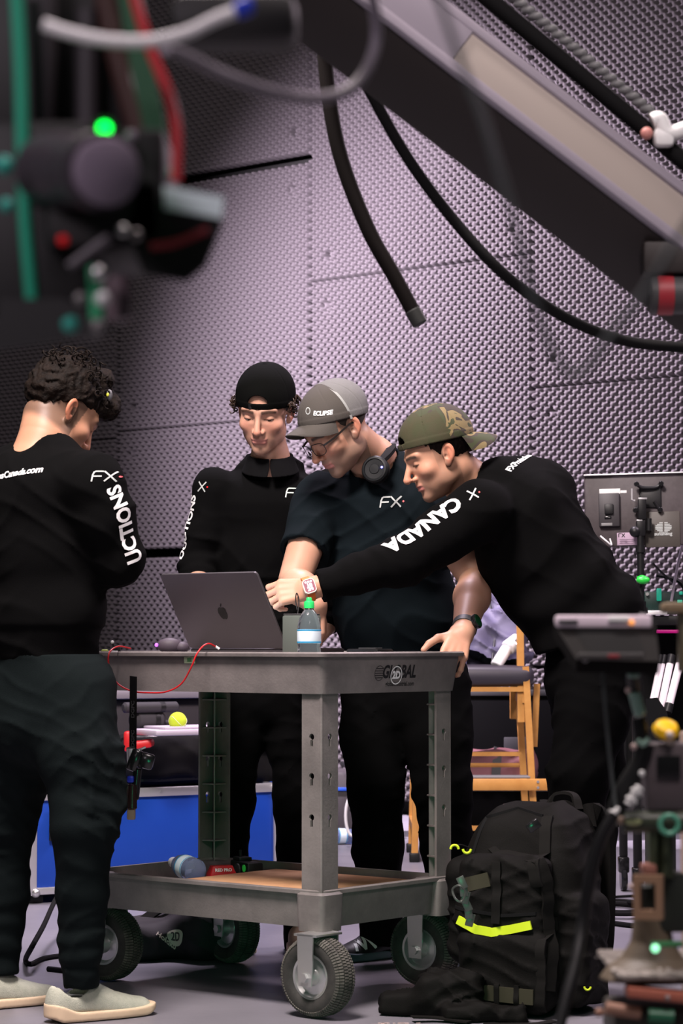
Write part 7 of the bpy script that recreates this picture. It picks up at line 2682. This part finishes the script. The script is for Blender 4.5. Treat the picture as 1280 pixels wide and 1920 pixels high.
# indicator and connectors; the pale connector spheres paint in highlights
mb = MB(); mb.cyl(rp(196, 241, -0.030), rp(196, 241, -0.024), U * 12, n=20); mb.build('green_indicator', mat('green_led', (0.0, 0.6, 0.05), 0.4, emit=((0.0, 1.0, 0.06), 5.0)), bod)
mb = MB(); mb.cyl(rp(196, 241, -0.023), rp(196, 241, 0.05), U * 22, n=20); mb.build('indicator_bezel', rigm, bod)
mb = MB(); mb.tube([rp(205, 445, -0.02), rp(170, 470, -0.02), rp(130, 500, -0.02)], U * 9, n=8); mb.build('lever', mat('lever_grey', (0.10, 0.085, 0.10), 0.4), bod)
mb = MB(); mb.sphere(rp(118, 450, -0.01), U * 10); mb.build('record_lamp', mat('red_lamp', (0.5, 0.0, 0.0), 0.4, emit=((1.0, 0.01, 0.02), 0.15)), bod)
for (px, py, r_, m_, nm) in ((230, 432, 11, zinc_m, 'screw'), (255, 440, 11, mat('dull_steel', (0.3, 0.28, 0.28), 0.3, metal=0.6), 'screw'), (184, 512, 15, zinc_m, 'connector'), (192, 560, 14, white_m, 'connector'), (150, 560, 12, MATS['dull_steel'], 'connector'),
                             (182, 610, 12, MATS['dull_steel'], 'connector'), (132, 608, 16, mat('teal_plug', (0.03, 0.35, 0.28), 0.35), 'connector'), (12, 385, 14, MATS['teal_plug'], 'connector'), (8, 310, 18, MATS['teal_plug'], 'connector'), (245, 255, 10, MATS['lens_ring_lilac'], 'screw'), (210, 308, 14, MATS['teal_plug'], 'connector')):
    mb = MB(); mb.sphere(rp(px, py, -0.025), U * r_, u=14, v=9); mb.build(nm, m_, bod)
mb = MB(); mb.cyl(rp(178, 500, 0.0), rp(182, 600, 0.0), U * 14, n=14); mb.build('green_connector', MATS['bright_green_plug'], bod)
mb = MB(); mb.cyl(rp(220, 520, 0.03), rp(225, 600, 0.03), U * 24, n=16); mb.build('pink_grip', mat('pink_grey_grip', (0.16, 0.11, 0.13), 0.5), bod)
mb = MB(); mb.ring_loft([[rp(0, 560, d), rp(120, 560, d), rp(215, 620, d), rp(120, 640, d), rp(-20, 660, d)] for d in (0.0, 0.08)]); mb.build('base_plate', rigm, rig)
mb = MB(); mb.box(rp(110, 130, 0.10), (U * 330, 0.08, U * 330), 0.01); mb.box(rp(440, 45, 0.12), (U * 260, 0.05, U * 100), 0.01); mb.build('rear_housing', rigm, rig)

# cables in front of the rig
wc = thing('video_cable', 'pale grey cable arching across the top left with a blue plug', 'cable', rp(455, 15))
mb = MB(); mb.tube([rp(82, 46, -0.05), rp(130, 62, -0.05), rp(200, 76, -0.05), rp(280, 78, -0.05), rp(350, 62, -0.05), rp(400, 38, -0.05), rp(440, 22, -0.05)], U * 12, n=12); wcb = mb.build('cable_jacket', mat('pale_cable', (0.86, 0.83, 0.84), 0.5), wc)
mb = MB(); mb.cyl(rp(440, 22, -0.05), rp(475, 8, -0.05), U * 17, n=14, bev=0.002); mb.build('blue_plug', mat('blue_plug', (0.02, 0.05, 0.55), 0.4), wcb)
hang('video_cable', 'long grey cable looping from the camera rig up beside the crane arm', [(310, 90, 1.42), (360, 112, 1.45), (430, 145, 1.5), (520, 175, 1.55), (600, 184, 1.6), (660, 165, 1.62), (695, 115, 1.63), (706, 50, 1.63), (690, -40, 1.6)], U * 12.5, mat('grey_cable', (0.22, 0.19, 0.23), 0.5))

# ------------------------------------------------------------------ FOREGROUND: motion-control head with small monitor, bottom right
Yf = 2.7
UF = Yf / FPX


def fp(px, py, dy=0.0): return at(px, py, Yf + dy)


fm = thing('field_monitor', 'small tilted field monitor with silver top edge at the lower right', 'monitor', fp(1190, 1245))
a, b_, c_, d_ = fp(1038, 1170), fp(1228, 1170), fp(1236, 1240, -0.07), fp(1080, 1236, -0.07)
nrm = ((b_ - a).cross(d_ - a)).normalized()
mb = MB(); th = nrm * 0.016
mb.ring_loft([[a, b_, c_, d_], [a + th, b_ + th, c_ + th, d_ + th]]); fms = mb.build('monitor_shell', mat('shell_dark', (0.007, 0.006, 0.006), 0.8, spec=0.15), fm)
def lerp4(u, v): return (a * (1 - u) + b_ * u) * (1 - v) + (d_ * (1 - u) + c_ * u) * v
sgn_n = -1 if nrm.y > 0 else 1
off_ = nrm * (-0.001 if nrm.y > 0 else 0.017)
mb = MB(); mb.ring_loft([[lerp4(0.16, 0.08) + off_ * k, lerp4(0.80, 0.08) + off_ * k, lerp4(0.84, 0.84) + off_ * k, lerp4(0.18, 0.84) + off_ * k] for k in (1.0, 1.15)]); mb.build('screen', black_matte_m, fms)
mb = MB(); mb.box(fp(1130, 1166, 0.0), (UF * 178, 0.026, UF * 24), 0.003); te = mb.build('top_bezel', mat('silver_lilac', (0.84, 0.71, 0.81), 0.45), fm)
mb = MB(); mb.box(fp(1160, 1161, -0.014), (UF * 40, 0.004, UF * 12), 0.002); mb.build('white_tag', print_white_m, te)
mb = MB(); mb.box(fp(1065, 1166, -0.014), (UF * 36, 0.004, UF * 8), 0.001); mb.build('slot', dark_grey_m, te)
mb = MB(); mb.sphere(fp(1184, 1167, -0.014), UF * 5); mb.build('orange_lamp', mat('orange_lamp', (0.8, 0.3, 0.05), 0.4, emit=((1.0, 0.35, 0.08), 0.9)), te)
mb = MB(); mb.box(fp(1145, 1231, -0.085), (UF * 120, 0.006, UF * 12), 0.002); bz = mb.build('bottom_bezel', mat('bezel_grey', (0.045, 0.042, 0.042), 0.7), fm)
mb = MB(); mb.box(fp(1150, 1230, -0.09), (UF * 20, 0.003, UF * 6), 0.0005); mb.build('red_badge', red_dim_m, bz)
mb = MB(); mb.cyl(fp(1207, 1150, 0.01), fp(1203, 1172, 0.01), UF * 8, n=14); mb.sphere(fp(1097, 1236, -0.08), UF * 6); mb.build('corner_screw', grey_m, fm)
# articulated arm of the monitor
mb = MB(); mb.cyl(fp(1186, 1240, -0.03), fp(1190, 1300), UF * 14, n=16); mb.cyl(fp(1196, 1345), fp(1204, 1392), UF * 14, n=16); mb.tube([fp(1210, 1395), fp(1200, 1430), fp(1170, 1480), fp(1150, 1530)], UF * 18, n=14); ar = mb.build('arm_tube', black_m, fm)
mb = MB(); mb.sphere(fp(1178, 1255, -0.03), UF * 7); mb.build('green_ball', mat('green_joint', (0.02, 0.30, 0.15), 0.4), ar)
mb = MB(); mb.cyl(fp(1188, 1298, -0.01), fp(1200, 1342, -0.01), UF * 11, n=16, bev=0.002); mb.box(fp(1186, 1266, -0.02), (UF * 22, 0.02, UF * 10), 0.003); mb.build('joint_sleeve', mat('joint_grey_green', (0.25, 0.40, 0.33), 0.4), ar)
mb = MB(); mb.sphere(fp(1177, 1294, -0.02), UF * 5.5); mb.sphere(fp(1188, 1400, -0.02), UF * 6); mb.build('joint_knob', mat('pale_pink_knob', (0.6, 0.45, 0.42), 0.4), ar)
mb = MB(); mb.tube([fp(1195, 1388, -0.02), fp(1205, 1396, -0.02), fp(1216, 1385, -0.02)], UF * 5, n=10); mb.build('joint_ring', MATS['joint_grey_green'], ar)
mb = MB()
d0, d1 = fp(1200, 1475, -0.03), fp(1176, 1512, -0.03)
dv = (d1 - d0)
for k in range(5):
    mb.cyl(d0 + dv * (k / 5), d0 + dv * ((k + 0.72) / 5), UF * (9 + (k % 2) * 3), n=16, bev=0.001)
mb.sphere(fp(1203, 1450, -0.03), UF * 6); mb.build('ribbed_connector', white_m, ar)
mb = MB(); mb.box(fp(1148, 1530, -0.03), (UF * 16, 0.012, UF * 22), 0.003); mb.sphere(fp(1157, 1518, -0.03), UF * 5); mb.build('white_knob', white_m, ar)

mh_ = thing('camera_dolly_head', 'motion-control dolly head with tan brackets and a red plate at the bottom right', 'dolly', fp(1215, 1905))
mb = MB(); mb.box(fp(1250, 1455, 0.02), (UF * 88, 0.05, UF * 125), 0.004); hb_ = mb.build('control_box', mat('control_grey', (0.085, 0.068, 0.075), 0.5), mh_)
mb = MB(); mb.box(fp(1253, 1438, -0.006), (UF * 44, 0.004, UF * 42), 0.001); mb.build('control_screen', black_gloss_m, hb_)
mb = MB(); mb.lathe([(UF * 22, -0.005), (UF * 25, 0.0), (UF * 20, 0.006), (UF * 8, 0.008)], fp(1248, 1368, 0.0), Vector((0.1, -0.55, 0.83)), n=28); yk = mb.build('yellow_knob', mat('yellow_knob', (0.95, 0.55, 0.01), 0.4), hb_)
mb = MB(); mb.sphere(fp(1255, 1378, -0.012), UF * 8); mb.cyl(fp(1250, 1372, 0.0), fp(1258, 1396, 0.0), UF * 9, n=12); mb.build('knob_stem', mat('pale_stem', (0.6, 0.5, 0.46), 0.4), yk)
mb = MB(); mb.cyl(fp(1168, 1541), fp(1290, 1541), UF * 20, n=18); mb.cyl(fp(1150, 1536), fp(1172, 1540), UF * 10, n=14); sh2 = mb.build('cross_shaft', mat('dark_olive_metal', (0.035, 0.045, 0.028), 0.45), mh_)
mb = MB(); mb.sphere(fp(1187, 1541, -0.015), UF * 11, s=(1.4, 0.7, 0.6)); mb.build('pale_lug', mat('pale_lime', (0.45, 0.50, 0.25), 0.4), sh2)
mb = MB(); mb.sphere(fp(1163, 1538, -0.015), UF * 8); mb.build('orange_lug', MATS['tan_plug'], sh2)
mb = MB(); mb.tube([fp(1254 + 17 * math.cos(t), 1546 + 17 * math.sin(t), -0.02) for t in [2 * PI * k / 14 for k in range(14)]], UF * 5, n=10, closed=True, smooth=3); mb.build('teal_ring', mat('teal_ring', (0.10, 0.36, 0.24), 0.4), sh2)
mb = MB()
for px in (1226, 1248): mb.cyl(fp(px, 1560), fp(px - 2, 1640), UF * 8, n=14)
mb.box(fp(1237, 1600, 0.02), (UF * 46, 0.03, UF * 90), 0.003); mb.build('column', mat('olive_column', (0.05, 0.065, 0.035), 0.5), mh_)
brk = mat('tan_bracket', (0.30, 0.18, 0.11), 0.5)
mb = MB(AT_ := frame(fp(1217, 1680, -0.02), (0.97, -0.22, 0), (0, 0, 1), Vector((0.97, -0.22, 0)).cross(Vector((0, 0, 1)))))
mb.plate([(-UF * 27, -UF * 40), (UF * 27, -UF * 40), (UF * 27, UF * 40), (-UF * 27, UF * 40)], [[(-UF * 14, -UF * 24), (UF * 14, -UF * 24), (UF * 14, UF * 26), (-UF * 14, UF * 26)]], 0.02); bk_ = mb.build('bracket_frame', brk, mh_)
mb = MB(); mb.box(fp(1215, 1630, 0.0), (UF * 26, 0.03, UF * 22), 0.003); mb.build('bracket_top', mat('rosy_block', (0.30, 0.13, 0.10), 0.5), bk_)
mb = MB(); mb.sphere(fp(1185, 1663, -0.03), UF * 7); mb.sphere(fp(1198, 1706, -0.03), UF * 4); mb.build('bracket_bolt', MATS['pale_pink_knob'], bk_)
mb = MB(); mb.box(fp(1252, 1690, 0.03), (UF * 60, 0.04, UF * 110), 0.004); mb.box(fp(1217, 1690, 0.03), (UF * 50, 0.03, UF * 60), 0.003); mb.build('gearbox', mat('gearbox_dark', (0.02, 0.024, 0.02), 0.5), mh_)
# flared pedestal
def flare(P):
    c = fp(1228, 1740)
    q = P - V3(c)
    z = q[:, 2] / UF            # px up
    w = np.interp(-z, [-20, 0, 30, 60, 80, 100], [34, 36, 40, 58, 85, 100]) * UF
    r_ = np.sqrt((q[:, 0]) ** 2 + (q[:, 1] - 0.03) ** 2)
    d = (r_ - w) * 0.6
    return smax(smax(d, -0.060 - q[:, 2], 0.002), q[:, 2] - 0.012, 0.002)


lo, hi = bbox([fp(1228, 1740, 0.03)], 0.075); lo[0] -= 0.01; hi[0] += 0.01
sdf_obj('pedestal', flare, lo, hi, 0.0028, mat('pedestal_tan', (0.13, 0.10, 0.07), 0.55), mh_)
mb = MB(); mb.box(fp(1250, 1770, -0.035), (UF * 60, 0.01, UF * 10), 0.002); mb.build('green_vane', mat('green_vane', (0.05, 0.20, 0.08), 0.5), mh_)
mb = MB(); mb.sphere(fp(1228, 1778, -0.05), UF * 8); mb.build('indicator_lamp', mat('bright_lamp', (0.5, 0.9, 0.6), 0.3, emit=((0.3, 1.0, 0.55), 1.2)), mh_)
mb = MB(); q = fp(1235, 1822, 0.0); mb.box(q + Vector((0.02, 0.06, 0)), (UF * 240, 0.22, UF * 12), 0.004); pt_ = mb.build('turntable', mat('speckled_plate', (0.10, 0.085, 0.075), 0.55, color2=(0.34, 0.30, 0.27), nscale=90), mh_)
mb = MB()
rg = random.Random(4)
for k in range(60):
    c = q + Vector((rg.uniform(-0.06, 0.08), rg.uniform(-0.05, 0.10), UF * 7))
    mb.sphere(c, UF * rg.uniform(2.0, 5.0), u=8, v=5, s=(1.3, 1.2, 0.7))
o = mb.build('grit', mat('grit', (0.22, 0.19, 0.17), 0.7, color2=(0.5, 0.46, 0.42), nscale=60), pt_); o['kind'] = 'stuff'
mb = MB(); mb.box(fp(1240, 1868, -0.04) + Vector((0.02, 0, 0)), (UF * 200, 0.03, UF * 20), 0.003, rot=Matrix.Rotation(R(6), 3, 'Y')); rp_ = mb.build('red_plate', mat('salmon_plate', (0.42, 0.13, 0.085), 0.5), mh_)
mb = MB(); mb.sphere(fp(1251, 1871, -0.058), UF * 5); mb.build('plate_bolt', MATS['dull_steel'], rp_)
mb = MB(); mb.box(fp(1230, 1912, 0.02), (UF * 180, 0.12, UF * 64), 0.006); lb_ = mb.build('lower_gearbox', mat('lower_dark', (0.03, 0.026, 0.02), 0.55), mh_)
mb = MB(); mb.sphere(fp(1123, 1898, -0.03), UF * 8); mb.cyl(fp(1135, 1890, -0.04), fp(1200, 1900, -0.04), UF * 12, n=14); mb.build('pivot', mat('pivot_tan', (0.30, 0.16, 0.11), 0.5), lb_)
mb = MB(); mb.cyl(fp(1215, 1905, -0.05), fp(1262, 1908, -0.05), UF * 14, n=14); mb.build('green_roller', mat('roller_green', (0.02, 0.12, 0.06), 0.4), lb_)
# column carrying the head down to the floor
q = fp(1235, 1940, 0.03)
mb = MB(); mb.cyl((q.x, q.y, 0.03), q, 0.05, n=24); mb.cyl((q.x, q.y, 0.0), (q.x, q.y, 0.03), 0.16, n=32, bev=0.006); mb.build('floor_pedestal', black_m, mh_)
# beige upright and tan block at the right edge
up_ = thing('beige_upright', 'beige upright post with a tan block on top at the right edge', 'post', (fp(1284, 1400, 0.25).x, Yf + 0.25, 0))
q = fp(1288, 1300, 0.25)
mb = MB(); mb.box((q.x, q.y, 0.42), (UF * 26, 0.03, 0.84), 0.003); mb.build('post_shaft', mat('beige_post', (0.42, 0.31, 0.26), 0.5), up_)
q = fp(1265, 1140, 0.25)
mb = MB(); mb.box(q, (UF * 52, 0.05, UF * 22), 0.004); mb.build('tan_block', mat('tan_block', (0.20, 0.145, 0.085), 0.5), up_)
mb = MB(); q2 = fp(1282, 1200, 0.25); mb.box(q2, (UF * 22, 0.03, UF * 130), 0.003); mb.build('block_stem', mat('stem_olive', (0.10, 0.085, 0.05), 0.5), up_)

hang('foreground_cable', 'thick black cable dropping from the monitor arm in front of the backpack', [(1152, 1525, 2.66), (1125, 1575, 2.66), (1105, 1650, 2.66), (1092, 1730, 2.66), (1080, 1800, 2.64), (1062, 1870, 2.62), (1040, 1960, 2.6)], UF * 11, black_m)
hang('foreground_cable', 'thin grey-green cable hanging beside the monitor arm', [(1128, 1245, 2.68), (1134, 1320, 2.68), (1142, 1410, 2.68), (1152, 1500, 2.68), (1157, 1530, 2.68)], UF * 3.2, MATS['cord_grey_green'])
hang('antenna_wire', 'thin grey wire rising from the front of the converter box on the equipment table', [(1290, 960, 8.78), (1286, 990, 8.78), (1270, 1060, 8.78), (1258, 1128, 8.78)], 0.0050, MATS['grey_cable'])

# speckled tape mark on the floor at the front
p0 = floor_pt(745, 1916, 0.0006)
mb = MB()
rg = random.Random(9)
for k in range(60):
    c = p0 + Vector((rg.uniform(-0.06, 0.06), rg.uniform(-0.07, 0.05), 0.0))
    mb.box(c, (rg.uniform(0.006, 0.018), rg.uniform(0.004, 0.010), 0.001))
o = tag(mb.build('worn_tape', mat('worn_tape', (0.55, 0.42, 0.40), 0.7)), 'worn speckled tape mark on the floor in front of the cart', 'tape', kind='stuff')
